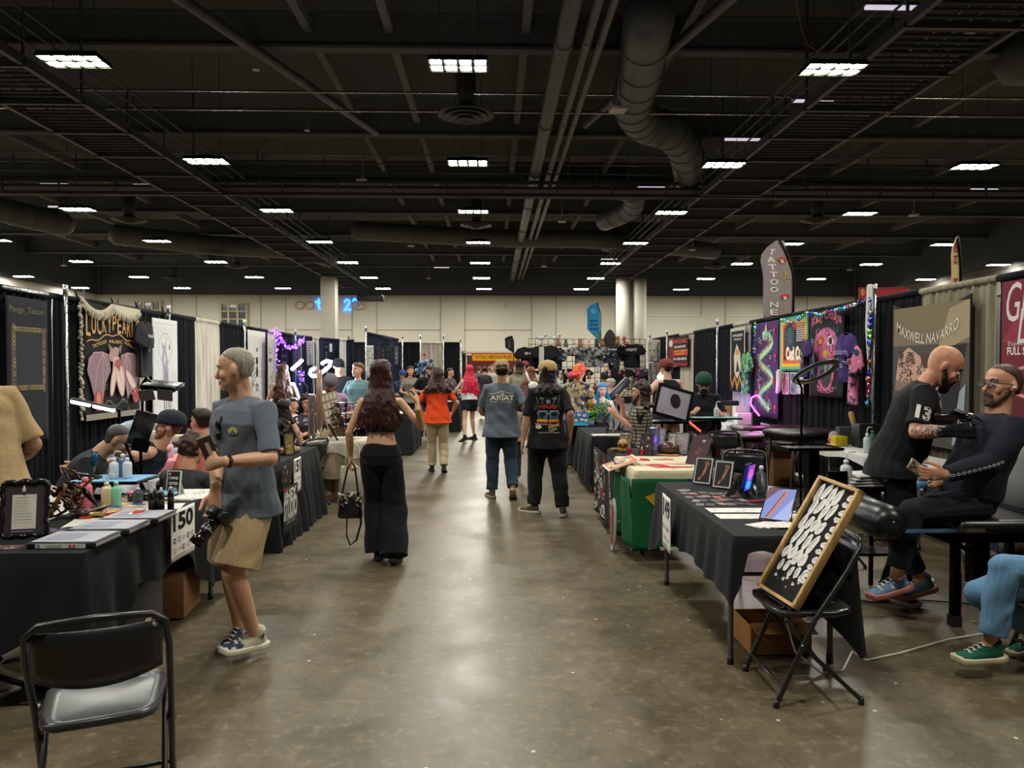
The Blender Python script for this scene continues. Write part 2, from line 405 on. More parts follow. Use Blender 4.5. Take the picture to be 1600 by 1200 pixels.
for k in range(-4, 5):
    x = -.77+8.15*k; seen = [y for y in rows if y > 12 and abs(x/y-.026) < .72]
    for y in rows:
        if k in (-4, 4) and y < 16: continue
        nr = y < 40
        if y in seen: lb = 'bright grid ceiling light, %s from the camera in %s' % (ORD[seen.index(y)], cn[k])
        else: lb = 'ceiling light outside the photo, in %s' % cn[k]
        loc = (x+random.uniform(-.1, .1), y, 8.1)
        if nr:
            o = fx if not u1 else dup(fx); u1 = True
        else:
            o = far if not u2 else dup(far); u2 = True
        o.location = loc; o['label'] = lb; o['group'] = 'high bay ceiling lights'
# ---------- black roof structure ----------
D = '#525455'; D2 = '#66686a'  # greys lightened to stand in for haze around the beams
def beamx(y, z, hgt, x0=-35, x1=33, col=D):
    b = MB(col, 'matte'); b.box(((x0+x1)/2, y, z), (x1-x0, .35, .08)); b.box(((x0+x1)/2, y, z+hgt), (x1-x0, .35, .08)); b.box(((x0+x1)/2, y, z+hgt/2), (x1-x0, .06, hgt)); return b
for i, y in enumerate((6, 13.5, 20.5, 28, 35, 42, 49, 57, 64)):
    struct('beam_cross', beamx(y, 10.3, .9))
for x in (-30, -24, -19, -15, -5, -2.8, .9, 5.2, 13.6, 16, 21, 26.5):
    b = MB(D2, 'matte'); b.box((x, 27, 10.9), (.22, 82, .35)); struct('beam_long', b)
# light grey conduit and joist flange lines
for i, (y, z) in enumerate(((22.6, 9.9), (23.2, 9.55))):
    b = MB('#7a7a76', 'metal'); b.tube([(-34, y, z), (33, y, z)], .035, n=6); tag(b.obj('conduit'), 'thin pale conduit pipe crossing the ceiling, the %s of two' % ('upper' if i == 0 else 'lower'), 'pipe')
def catwalk(name, label, x0, x1, y0, y1, z, rail_in):
    t = thing(name, label, 'catwalk'); d = MB('#2f3032', 'matte'); n = int((y1-y0)/.28)
    for i in range(n):
        y = y0+(y1-y0)*i/n; d.box(((x0+x1)/2, y, z), (x1-x0, .09, .05))
    d.obj('slatted_walkway', t); d = MB('#303234', 'paint')
    for x in (x0, x1): d.box((x, (y0+y1)/2, z), (.12, y1-y0, .22))
    k = 0; y = y0
    while y < y1:
        d.box(((x0+x1)/2, y, z-.08), (x1-x0+.2, .1, .12)); y += 2.4
    d.obj('frame', t)
    d = MB('#3d4042', 'paint')
    for x in (x0, x1):
        for hz in (.45, .8, 1.15): d.tube([(x, y0, z+hz), (x, y1, z+hz)], .03, n=5)
        y = y0
        while y <= y1: d.box((x, y, z+.6), (.05, .05, 1.2)); y += 2.4
    y = y0
    while y <= y1:
        for x in (x0, x1): d.box((x, y, z+1.4), (.06, .06, 3))
        y += 7.2
    d.obj('handrail', t); return t
catwalk('catwalk', 'black slatted catwalk running lengthwise under the ceiling, left of the aisle', -12.7, -10.6, -2, 64, 8.55, 1)
catwalk('catwalk', 'black slatted catwalk running lengthwise under the ceiling, right of the aisle', 8.3, 10.6, -2, 64, 8.55, -1)
t = thing('catwalk', 'black catwalk crossing the ceiling from side to side', 'catwalk')
d = MB('#2f3032', 'matte'); d.box((-1, 30.4, 8.75), (64, 1.7, .1))
for i in range(60):
    x = -32+i*1.08; d.box((x, 29.5, 8.7), (.06, .07, .55), '#4a4c4e') if i % 2 == 0 else None
d.obj('walkway', t); d = MB('#2c2d2e', 'paint'); d.box((-1, 29.5, 8.45), (64, .1, .14)); d.box((-1, 29.5, 8.95), (64, .1, .12)); d.obj('frame', t)
d = MB('#3a3d40', 'paint')
for hz in (.5, .85, 1.2): d.tube([(-33, 29.5, 8.8+hz), (31, 29.5, 8.8+hz)], .025, n=5)
for i in range(28): d.box((-33+i*2.4, 29.5, 9.4), (.05, .05, 1.2))
d.obj('handrail', t)
# three pipes over the aisle
for i, (x, r, c) in enumerate(((1.72, .22, '#4e4d4a'), (2.28, .11, '#55544f'), (2.62, .09, '#55544f'))):
    b = MB(c, 'paint'); b.tube([(x, -4, 9.5), (x, 66, 9.5)], r, n=12)
    for y in range(0, 64, 6): b.cyl((x, y, 9.5), (x, y+.12, 9.5), r*1.2, n=12)
    tag(b.obj('ceiling_pipe'), '%s of three long grey pipes running over the aisle under the roof' % ('thickest left one', 'thin middle one', 'thin right one')[i], 'pipe', 'pipes over the aisle')
for i, (x0, y0, x1, y1, c) in enumerate(((-9.5, 8, -4.2, 27, 'left'), (7.8, 6, 3.2, 26, 'right'))):
    b = MB('#3b3b3a', 'paint'); b.tube([(x0, y0, 9.7), (x1, y1, 10.1)], .14, n=10); tag(b.obj('ceiling_brace'), 'dark slanting tube under the ceiling on the %s side' % c, 'pipe')
# ducts
def duct(label, pts, r):
    b = MB('#4a4c4d', 'paint'); out = []
    for i in range(len(pts)-1):
        a = V(pts[i]); c = V(pts[i+1])
        for k in range(5): out.append(a.lerp(c, k/5))
    out.append(V(pts[-1]))
    for _ in range(3): out = [out[0]]+[(out[i-1]+out[i]*2+out[i+1])/4 for i in range(1, len(out)-1)]+[out[-1]]
    b.tube(out, r, n=20)
    for i in range(2, len(out)-1, 2):
        d = (out[i+1]-out[i]).normalized(); b.cyl(out[i]-d*.04, out[i]+d*.04, r*1.05, n=20)
    tag(b.obj('air_duct'), label, 'duct')
def CP(px, py, z): return PZ(px, py, z)
duct('fat round dark air duct bending above the right of the aisle', [CP(1015, 20, 10), CP(1000, 120, 10), CP(985, 165, 9.9), CP(1005, 195, 9.9), CP(1050, 205, 9.8), CP(1072, 235, 9.6), CP(1078, 280, 9.4)], .62)
duct('wide dark duct crossing overhead above the nearest ceiling lights', [(-1.5, 15.2, 10.2), (1.5, 15.4, 10.2), (5, 15.2, 10.3), (9, 15.4, 10.4)], .75)
duct('dark duct hanging at the upper right edge of the hall', [(14.5, 20.5, 10.3), (16.5, 20, 10), (19, 20.5, 9.8), (24, 20, 9.9)], .75)
duct('curved dark duct at the left edge of the hall', [(-30, 34, 9.9), (-25, 35.5, 9.6), (-23.5, 37, 9.2), (-22, 39, 9.0)], .6)
duct('dark duct over the middle of the hall behind the cross catwalk', [(1.5, 33.5, 9.9), (4, 33.6, 9.9), (6.6, 34.2, 9.8), (7, 37, 9.5), (6, 40, 9.5)], .5)
duct('long dark duct far back on the left', [(-22, 44, 9.4), (-17, 47, 9.2), (-12, 48, 9.2), (-11, 51, 9)], .6)
duct('long dark duct far back above the aisle', [(-8, 44, 9.7), (0, 46, 9.6), (7, 46, 9.6), (15, 50, 9.5)], .55)
# round ceiling diffusers
df = thing('ceiling_diffuser', '', 'air diffuser'); b = MB('#3c3d3d', 'paint')
for i, r in enumerate((.78, .58, .38, .2)): b.lathe((0, 0, -.05*i), [(r, .05), (r+.08, 0), (r+.02, -.03), (r-.08, .02)], n=28)
b.obj('vane_rings', df); b = MB('#333434', 'paint'); b.cyl((0, 0, 0), (0, 0, 1.4), .3, n=18); b.obj('neck', df)
dl = [(728, 180, 'over the aisle in front of the second centre light'), (744, 352, 'over the aisle between centre lights'), (960, 390, 'above the far end of the right catwalk'), (202, 344, 'high on the left'), (1080, 290, 'beside the big duct bend'), (1277, 344, 'high on the right'),
      (370, 416, 'far back on the left'), (1118, 417, 'far back on the right'), (270, 435, 'farthest back on the left')]
for i, (px, py, s) in enumerate(dl):
    o = df if i == 0 else dup(df); o.location = PZ(px, py, 9.3); o['label'] = 'round dark ceiling air diffuser ' + s; o['group'] = 'round ceiling diffusers'
# small white boxes (access points), lit work strips
bx = thing('ceiling_panel', '', 'wireless box'); b = MB('#b9b4ae', 'paint'); b.box((0, 0, 0), (.42, .4, .09), bev=.02); b.obj('cover', bx)
b = MB('#8a8783', 'paint'); b.box((0, 0, .12), (.12, .12, .16)); b.cyl((0, 0, .18), (0, 0, 1.2), .02, n=6); b.obj('bracket', bx)
bl = [(966, 171, 1.1), (567, 282, .95), (878, 346, .9), (642, 384, .9), (352, 343, .9), (1165, 306, .9), (1256, 290, .95), (1428, 336, 1.), (197, 383, .9), (850, 416, .9), (670, 435, .8), (482, 414, .8), (100, 415, .8), (1082, 390, .9), (1328, 422, .8), (1310, 183, .5), (1358, 148, .5), (1515, 52, .5), (1322, 178, .4), (930, 292, .8), (790, 478, .6), (400, 109, .35), (480, 204, .35)]
pos = ['left', 'middle', 'right']
for i, (px, py, s) in enumerate(bl):
    o = bx if i == 0 else dup(bx); o.location = PZ(px, py, 9.0 if py < 450 else 6.2); o.scale = (s, s, s)
    if py > 450: o.location = P(px, py, 66.7)
    o.rotation_euler.z = random.uniform(-.3, .3); o['group'] = 'small white ceiling boxes'
    near = 'close by' if py < 200 else 'mid-hall' if py < 350 else 'far back'
    o['label'] = 'small white ceiling box, %s, %d percent across and %d percent down the photo' % (near, round(px/16), round(py/12))
st = [(230, 289), (85, 288), (460, 292), (1018, 293), (1238, 296), (1538, 296), (770, 295), (95, 323), (1395, 12), (1160, 218), (1270, 158), (145, 296), (690, 418), (952, 405)]
for i, (px, py) in enumerate(st):
    b = MB('#cfc8d8', 'screen'); c = PZ(px, py, 9.1 if py < 250 else 9.3); b.box(c, (1.15, .1, .06)); b.box(c+V((0, 0, .06)), (1.25, .14, .05), '#333333', 'paint')
    o = b.obj('ceiling_strip_light'); tag(o, 'short pale ceiling tube light, %d percent across and %d percent down the photo' % (round(px/16), round(py/12)), 'strip light', 'catwalk tube lights')
# hanging loose cord, upper right
b = MB('#5a4a35', 'paint'); b.tube([PZ(1242, -10, 10), PZ(1248, 20, 10), PZ(1254, 50, 9.6), PZ(1262, 70, 9.2), PZ(1278, 80, 9)], .02, n=6); tag(b.obj('loose_cable'), 'loose brown cord dangling from the ceiling at the upper right', 'cord')
# blue neon lettering high on the back wall
t = thing('neon_sign', 'blue neon letters and numbers high on the back wall, left of centre', 'neon sign')
nb = MB('#2b74ff', 'neon')
def strokes(mb, pts, r=.09): mb.tube([P(a, c, 66.88) for a, c in pts], r, n=8)
strokes(nb, [(498, 467), (498, 478), (499, 482), (503, 483)]); strokes(nb, [(493, 472), (503, 472)])
strokes(nb, [(538, 472), (541, 468), (545, 469), (546, 473), (543, 478), (537, 484), (548, 484)]); strokes(nb, [(551, 470), (554, 467), (557, 469)])
nb.obj('lit_tubes', t); nb = MB('#b89a6c', 'paint')
for cxp in (468, 484): strokes(nb, [(cxp+7*math.cos(a), 477+6*math.sin(a)) for a in [i*PI/6 for i in range(13)]], .05)
strokes(nb, [(552, 474), (556, 471), (560, 476), (553, 484), (562, 484)], .05); strokes(nb, [(564, 483), (570, 482), (571, 477), (565, 475), (566, 471), (572, 471)], .05)
nb.obj('unlit_tubes', t)
b = MB('#17181a', 'paint'); b.box(P(579, 466, 60), (2.0, 1.2, .5), bev=.05); tag(b.obj('ceiling_box'), 'black box hung under the ceiling just right of the blue neon numbers', 'box')
# ================= people =================
def ik(a, t, l1, l2, pole):
    a, t, pole = V(a), V(t), V(pole); d = t-a; L = min(max(d.length, abs(l1-l2)+.01), (l1+l2)*.995); n = d.normalized(); t = a+n*L
    x = (l1*l1-l2*l2+L*L)/(2*L); h = math.sqrt(max(l1*l1-x*x, 0)); p = pole-n*pole.dot(n); p = p.normalized() if p.length > 1e-5 else n.orthogonal().normalized()
    return a+n*x+p*h, t
HEAD = [(-.118, .022, .078, .035), (-.105, .037, .089, -.005), (-.085, .051, .091, -.035), (-.06, .060, .088, -.062), (-.03, .067, .086, -.082), (0, .071, .084, -.094), (.03, .0745, .090, -.100),
        (.06, .073, .085, -.097), (.085, .064, .068, -.085), (.105, .046, .043, -.060), (.117, .020, .012, -.030)]
def headrings(mb, M, prof, infl=0, n=20):
    R = []
    for z, w_, yf, yb in prof:
        w_ += infl; yf += infl; yb -= infl; cy_ = (yf+yb)/2; ry = (yf-yb)/2
        R.append([M@V((w_*math.copysign(abs(math.cos(2*PI*j/n))**.9, math.cos(2*PI*j/n)), cy_+ry*math.sin(2*PI*j/n), z)) for j in range(n)])
    mb.rings(R)
def handgeo(mb, wr, f, pn, curl, right, s, det=True):
    f = V(f).normalized(); pn = V(pn); pn = (pn-f*pn.dot(f)).normalized(); ac = f.cross(pn); ac = ac if right else -ac   # towards the thumb
    k = s*1.0; mb.tube([wr-f*.05*k, wr-f*.02*k, wr+f*.02*k, wr+f*.055*k, wr+f*.09*k], [(.030*k, .024*k), (.028*k, .021*k), (.034*k, .019*k), (.041*k, .016*k), (.04*k, .012*k)], side=ac, n=12)
    if not det:
        g = f*math.cos(curl*.8)+pn*math.sin(curl*.8); mb.tube([wr+f*.08*k, wr+f*.11*k, wr+f*.11*k+g*.06*k], [(.036*k, .012*k), (.034*k, .011*k), (.026*k, .009*k)], side=ac, n=10)
        mb.tube([wr+f*.02*k+ac*.03*k, wr+f*.05*k+ac*.05*k+pn*.01*k, wr+f*.085*k+ac*.055*k+pn*.02*k], [.012*k, .011*k, .009*k]); return
    for i, (o, L) in enumerate(((.030, .072), (.010, .080), (-.010, .074), (-.029, .058))):
        a = wr+f*.088*k+ac*o*k; pts = [a-f*.015*k, a]; d = f+ac*(o*1.5); th = 0
        for q, sg in enumerate((.45, .32, .25)):
            th += curl*(.75, 1.0, .7)[q]*(1+.08*i); dd = (d.normalized()*math.cos(th)+pn*math.sin(th)); a = a+dd*L*sg*k; pts.append(a)
        mb.tube(pts, [.0095*k, .0098*k, .009*k, .0085*k, .0072*k], n=8)
    a = wr+f*.02*k+ac*.026*k; d1 = (f*.65+ac*.75+pn*.25).normalized(); d2 = (f*.9+ac*(.35-curl*.3)+pn*(.2+curl*.5)).normalized()
    mb.tube([a-d1*.01*k, a+d1*.035*k, a+d1*.035*k+d2*.032*k, a+d1*.035*k+d2*.058*k], [.014*k, .0125*k, .0105*k, .009*k], n=8)
def limb(mb, pts, rd, jt, split, rn):
    i = min(range(len(pts)), key=lambda k: (pts[k]-jt).length)
    if not split or i in (0, len(pts)-1): mb.tube(pts, rd, n=14, round_=rn); return
    r = rd[i] if isinstance(rd[i], tuple) else (rd[i], rd[i])
    mb.tube(pts[:i+1], rd[:i+1], n=14, round_=(rn[0], False)); mb.tube(pts[i:], rd[i:], n=14, round_=(False, rn[1])); mb.ball(jt, r[0]*1.0, n=14, m=10)
def shoe(t, ank, yaw, pit, s, c, sole, det, part='shoe', lace=None):
    M = Matrix.Translation(ank)@Matrix.Rotation(yaw, 4, 'Z')@Matrix.Rotation(pit, 4, 'X')
    mb = MB('#888888'); q = lambda x, y, z: M@V((x*s, y*s, z*s))
    up = [(-.055, -.035, .030, .030), (-.03, -.03, .036, .045), (.03, -.035, .040, .042), (.08, -.044, .044, .034), (.13, -.05, .048, .026), (.165, -.053, .044, .022), (.19, -.057, .030, .016)]
    mb.tube([q(0, y, z) for y, z, a, h in up], [(a*s, h*s) for y, z, a, h in up], side=M.to_3x3()@V((1, 0, 0)), n=14)
    mb.tube([q(0, -.02, .035), q(0, -.015, 0), q(0, .0, -.04)], [(.038*s, .045*s), (.039*s, .05*s), (.04*s, .055*s)], side=M.to_3x3()@V((1, 0, 0)), n=12)
    u = fuse(mb, part, .007 if det else .013, 2, c.strip('*'), 'tie' if '*' in c else 'cloth', t)
    mb = MB(sole, 'paint'); ol = [(-.09, .0), (-.085, .028), (-.05, .038), (0, .036), (.06, .044), (.12, .052), (.17, .046), (.2, .02), (.205, 0)]
    pts = [(x, y) for y, x in ol]+[(-x, y) for y, x in reversed(ol[1:-1])]
    mb.rings([[q(x*k, y, z+(.015 if y > .18 else .008 if y < -.08 else 0)) for x, y in pts] for z, k in ((-.082, .93), (-.076, 1), (-.058, 1.02), (-.05, .98))], smooth=True)
    mb.obj('sole', u)
    if det:
        mb = MB(lace or '#d8d4c4', 'cloth')
        for i in range(4): y = .035+i*.026; z = .016-i*.011; mb.tube([q(-.022, y, z-.006), q(0, y+.006, z+.004), q(.022, y+.012, z-.006)], .0032*s, n=6); mb.tube([q(.022, y, z-.006), q(0, y+.006, z+.006), q(-.022, y+.012, z-.006)], .0032*s, n=6)
        mb.obj('laces', u)
    return u
DARKH = '#1c1411'
def person(label, x, y, rz, h=1.72, z=0, fem=False, fat=0., skin='#c79272', det=1, pel=(0, 0, .93), lean=(0, 0), twist=0, htw=0, neck=(0, .02, .187), head=(0, 0, 0), hs=1.0,
           R={}, L={}, RF={}, LF={}, top=None, bot=None, hair=None, cap=None, glasses=None, beard=None, shoes=None, gloves=None, ink=(), skinmt='skin', group=None, sit=False, extra=None, soft=1):
    s = h/1.75; rz_ = math.radians(rz); loc = V((x, y, z)); t = thing('person', label, 'person', loc, rz_, group)
    Mi = (Matrix.Translation(loc)@Matrix.Rotation(rz_, 4, 'Z')).inverted()
    def tg(p):
        if p and p[0] == 'P': return Mi@P(*p[1:])
        return V(p)*s if p else None
    vx = .0062 if det >= 2 else .009 if det == 1 else .013
    p0 = tg(pel) if pel[0] == 'P' else V(pel)*s
    up = V((lean[0], lean[1], 1)).normalized(); tw = Matrix.Rotation(math.radians(twist), 3, 'Z'); ht = Matrix.Rotation(math.radians(htw), 3, 'Z')
    H = ht@V((1, 0, 0)); S = tw@V((1, 0, 0)); S = (S-up*S.dot(up)*.6).normalized(); fw = up.cross(S).normalized()  # fw: forward of the chest
    N = p0+up*.50*s; sw = (.158 if fem else .178)*s; shR = N+S*sw-up*.045*s; shL = N-S*sw-up*.045*s
    HC = N+(S*neck[0]+fw*neck[1]+up*neck[2])*s
    HM = Matrix.Translation(HC)@Matrix.Rotation(math.radians(head[0]), 4, 'Z')@Matrix.Rotation(math.radians(head[1]), 4, 'X')@Matrix.Rotation(math.radians(head[2]), 4, 'Y')@Matrix.Scale(s*hs, 4)
    def arm(sh, spec, sg):
        d = spec.get('p'); d = tg(d) if d else sh+(S*(.05*sg)+V((0, .06, -.5)))*s
        el, wr = ik(sh, d, .285*s, .255*s, V(spec.get('pole', (.25*sg, -1, -.2)))); return sh, el, wr
    aR = arm(shR, R, 1); aL = arm(shL, L, -1)
    def leg(spec, sg):
        hip = p0+H*(.088*sg*s)-V((0, 0, .03*s)); d = spec.get('p'); d = tg(d) if d else V((p0.x+.09*sg*s, p0.y, .08*s)); kn, an = ik(hip, d, .43*s, .42*s, V(spec.get('pole', (.05*sg, 1, .1)))); return hip, kn, an
    lR = leg(RF, 1); lL = leg(LF, -1)
    F = fat; sd = lambda k: H.lerp(S, k).normalized()
    if fem: TR = [(-.09, .13, .10, 0), (0, .172, .12, -.01), (.08, .150, .105, 0), (.19, .122, .088, 0), (.28, .135, .10, .012), (.36, .15, .115, .022), (.43, .15, .09, .0), (.47, .12, .065, -.005)]
    else: TR = [(-.09, .13, .10, 0), (0, .162, .115, -.005), (.09, .150, .108, 0), (.19, .145, .10, 0), (.30, .162, .112, .005), (.38, .172, .118, .01), (.44, .165, .095, 0), (.475, .13, .07, -.005)]
    def torso(mb, inf, t0=-.1, t1=.5, extra_f=0):
        pts = []; rd = []
        if t0 <= -.1 and inf > 0:
            d0 = p0+up*(-.0)*s+fw*F*.03*s; bl = math.exp(-((0-.12)/.14)**2)
            for q in (1, .5): pts.append(d0-V((0, 0, abs(t0)*q*s))-up*.0); rd.append(((.170+F*.07+inf+.026*q)*s, (.126+F*.08*bl+F*.02+inf+.026*q)*s))
            t0 = -.001
        for tt, a, b_, o in TR:
            if tt < t0-.001 or tt > t1: continue
            bell = math.exp(-((tt-.12)/.14)**2)
            pts.append(p0+up*tt*s+fw*(o+F*.06*bell)*s); rd.append(((a+F*.05*(.5+bell)+inf)*s, (b_+F*.08*bell+inf)*s))
        mb.tube(pts, rd, side=sd(.7), n=20, round_=(inf < 0, True))
    def armtube(mb, A, k0, k1, inf, end=1.0):
        a, e, w_ = A; m = (.82 if fem else 1)*(1+.35*F); pr = [(-.25, .056), (0, .058), (.3, .053), (.6, .048), (1, .040), (1.25, .043), (1.5, .040), (1.8, .030), (2, .026)]
        pts = []; rd = []
        for k, r in pr:
            if k > k1+1e-6 or k < k0-1e-6: continue
            q = a+(e-a)*k if k >= 0 else a+(N-up*.05*s-a)*(-k)*2
            if k > 1: q = e+(w_-e)*(k-1)
            pts.append(q); rr = (r*m+inf)*s; rd.append((rr, rr*.9))
        if k1 not in [k for k, _ in pr]:
            k = k1; q = a+(e-a)*k if k <= 1 else e+(w_-e)*(k-1); r = np.interp(k, [p[0] for p in pr], [p[1] for p in pr]); pts.append(q); rr = (r*m+inf)*end*s; rd.append((rr, rr*.92))
        limb(mb, pts, rd, e, k1 > 1.01, (True, inf < .001))
    def legtube(mb, Lg, k1, prof, k0=0.0):
        hp, kn, an = Lg; pts = []; rd = []
        ks = [p[0] for p in prof]
        for k, r in list(prof):
            if k > k1+1e-6 or k < k0: continue
            pts.append(hp+(kn-hp)*k if k <= 1 else kn+(an-kn)*(k-1)); rd.append(r*s)
        if k1 not in ks:
            r = np.interp(k1, ks, [p[1] for p in prof]); k = k1; pts.append(hp+(kn-hp)*k if k <= 1 else kn+(an-kn)*(k-1)); rd.append(r*s)
        limb(mb, pts, rd, kn, k1 > 1.01, (True, k1 >= 1.99 and max(rd) < .1*s))
    # --- body ---
    mb = MB(skin); g = -.014
    torso(mb, g)
    mb.tube([N-up*.07*s, N-up*.02*s, N.lerp(HC, .35), N.lerp(HC, .75)], [(.10*s, .06*s), (.075*s, .06*s), ((.046 if fem else .062)*s,)*2, ((.044 if fem else .060)*s,)*2], side=S, n=14)
    headrings(mb, HM, HEAD)
    for sx in (-1, 1):
        mb.ball(HM@V((sx*.079, -.008, -.008)), (.011*s, .020*s, .033*s), R=HM.to_3x3().normalized()@Matrix.Rotation(sx*.35, 3, 'Z'))
        mb.ball(HM@V((sx*.045, .062, -.03)), (.022*s, .02*s, .026*s), R=HM.to_3x3().normalized())
    mb.tube([HM@V((0, .080, .018)), HM@V((0, .094, -.008)), HM@V((0, .110, -.034)), HM@V((0, .098, -.044))], [(.008*s,)*2, (.009*s,)*2, (.0135*s, .011*s), (.010*s,)*2], side=HM.to_3x3()@V((1, 0, 0)), n=8)
    mb.tube([HM@V((-.04, .076, .024)), HM@V((0, .086, .028)), HM@V((.04, .076, .024))], .010*s, n=8)
    mb.ball(HM@V((0, .080, -.098)), (.02*s, .014*s, .014*s))
    legp = [(0, .088), (.3, .080), (.7, .066), (1, .054), (1.25, .057), (1.5, .050), (1.8, .037), (2, .034)]
    fk = 1+F*.4
    for A in (aR, aL): armtube(mb, A, -.3, 2, 0 if True else 0)
    for Lg in (lR, lL): legtube(mb, Lg, 2, [(a, r*fk*(.93 if fem else 1)) for a, r in legp])
    gl = MB('#1a1a1c')
    for A, sp, rt in ((aR, R, True), (aL, L, False)):
        fd = V(sp.get('f', tuple((A[2]-A[1]).normalized()))); pn = V(sp.get('n', (-1 if rt else 1, 0, 0)))
        handgeo(gl if gloves else mb, A[2], fd, pn, sp.get('c', .35), rt, s*(1.22 if gloves else 1.02), det >= 2)
    body = fuse(mb, 'body', vx, 2, skin, skinmt, t)
    if gloves: fuse(gl, 'glove', vx*.8, 1, gloves, 'gloss', t)
    if ink:
        ib = MB(skin)
        for wch, a0, a1 in ink: armtube(ib, {'R': aR, 'L': aL}[wch], a0, a1, .0022)
        fuse(ib, 'tattooed_skin', vx, 1, skin, 'ink', t)
    # --- face ---
    if det >= 1:
        M3 = HM.to_3x3().normalized()
        e = MB('#e8e4de', 'gloss')
        for sx in (-1, 1):
            e.ball(HM@V((sx*.031, .0765, -.001)), .0115*s*hs, R=M3)
        eo = e.obj('eye', t); e = MB('#2a1a12', 'gloss')
        for sx in (-1, 1): e.ball(HM@V((sx*.031, .0845, -.002)), (.0055*s, .004*s, .0055*s), R=M3)
        e.obj('iris', eo)
        e = MB('#8e4a42', 'skin'); e.tube([HM@V((-.024, .083, -.068)), HM@V((0, .0945, -.064)), HM@V((.024, .083, -.068))], [(.003*s, .004*s), (.006*s, .008*s), (.003*s, .004*s)], n=8)
        e.tube([HM@V((-.02, .083, -.074)), HM@V((0, .0935, -.076)), HM@V((.02, .083, -.074))], [(.003*s, .004*s), (.006*s, .008*s), (.003*s, .004*s)], n=8); e.obj('lips', t)
        bc = (hair or {}).get('col', DARKH)
        e = MB(bc, 'hair')
        for sx in (-1, 1):
            e.tube([HM@V((sx*.014, .091, .022)), HM@V((sx*.032, .090, .030)), HM@V((sx*.052, .073, .024))], [(.003*s, .004*s)]*3, n=6)
            e.tube([HM@V((sx*.018, .085, .010)), HM@V((sx*.031, .0885, .0125)), HM@V((sx*.044, .080, .009))], [.0022*s]*3, n=5)
        e.obj('eyebrow', t)
    if beard:
        bs = .62 if beard[0] == '-' else 1; beard = beard.strip('-'); e = MB(beard)
        for z_, r in ((-.075, .03), (-.1, .034), (-.12, .03)): e.ball(HM@V((0, .070+.006*(1-bs), z_+.02*(1-bs))), (.042*s, .032*s*(.8+.2*bs), r*s*bs))
        for sx in (-1, 1): e.tube([HM@V((sx*.067, .01, -.02)), HM@V((sx*.062, .03, -.06)), HM@V((sx*.045, .06, -.095)), HM@V((0, .078, -.115))], [.012*s*bs, .018*s*bs, .024*s*bs, .026*s*bs], n=8)
        e.tube([HM@V((-.032, .078, -.07)), HM@V((-.02, .093, -.054)), HM@V((0, .101, -.051)), HM@V((.02, .093, -.054)), HM@V((.032, .078, -.07))], .008*s*(.4+.6*bs), n=8)
        fuse(e, 'beard', .007 if det >= 1 else .013, 1, beard, 'hair', t, wr=.003, wf=(60, 80))
    if glasses:
        e = MB(glasses, 'gloss')
        for sx in (-1, 1):
            e.tube([HM@V((sx*.032+.024*math.cos(a), .105-.006*abs(math.cos(a)), -.001+.018*math.sin(a))) for a in [i*PI/6 for i in range(13)]], .0028*s, n=6)
            e.tube([HM@V((sx*.056, .1, .006)), HM@V((sx*.078, .05, .006)), HM@V((sx*.081, -.01, .002))], .003*s, n=6)
        e.tube([HM@V((-.009, .107, .002)), HM@V((.009, .107, .002))], .003*s, n=6); g_ = e.obj('glasses', t)
        e = MB('#d8e0e4', 'glass')
        for sx in (-1, 1): e.box(HM@V((sx*.032, .105, -.001)), (.04*s, .001, .028*s), R=HM.to_3x3().normalized())
        e.obj('lens', g_)
    # --- hair ---
    if hair:
        k = hair['k']; hc = hair.get('col', DARKH); e = MB(hc); top_ = .010 if k in ('buzz',) else .018; wr_ = .004
        if k == 'buzz': pr = [(-.05, .058, -.03, -.075), (-.02, .066, -.012, -.087), (.01, .070, 0, -.097), (.035, .0745, .02, -.101), (.06, .073, .068, -.099), (.085, .065, .063, -.088), (.105, .048, .044, -.064), (.119, .021, .014, -.032)]; inf = .004
        elif k in ('short', 'curlyshort'): pr = [(-.055, .055, -.035, -.075), (-.02, .066, -.015, -.087), (.01, .072, 0, -.097), (.035, .0765, .02, -.103), (.06, .076, .074, -.104), (.085, .068, .078, -.094), (.108, .052, .060, -.072), (.124, .025, .02, -.036)]; inf = .012
        else: pr = [(-.11, .06, -.03, -.078), (-.055, .068, -.015, -.088), (-.02, .072, .0, -.094), (.01, .075, .012, -.1), (.035, .078, .03, -.106), (.06, .078, .074, -.106), (.085, .069, .072, -.096), (.108, .052, .052, -.072), (.124, .025, .02, -.036)]; inf = .012
        headrings(e, HM, pr, inf); rr = random.Random(int(x*77+y*13))
        if k in ('curlyshort', 'curly'):
            for i in range(46 if k == 'curlyshort' else 60):
                a = rr.uniform(.15, PI*.62); b2 = rr.uniform(PI*.98, PI*2.02); q = V((math.sin(a)*math.cos(b2)*.088, math.sin(a)*math.sin(b2)*.108, math.cos(a)*.125+.008)); e.ball(HM@q, rr.uniform(.018, .03)*s)
        ln = hair.get('len', 0)
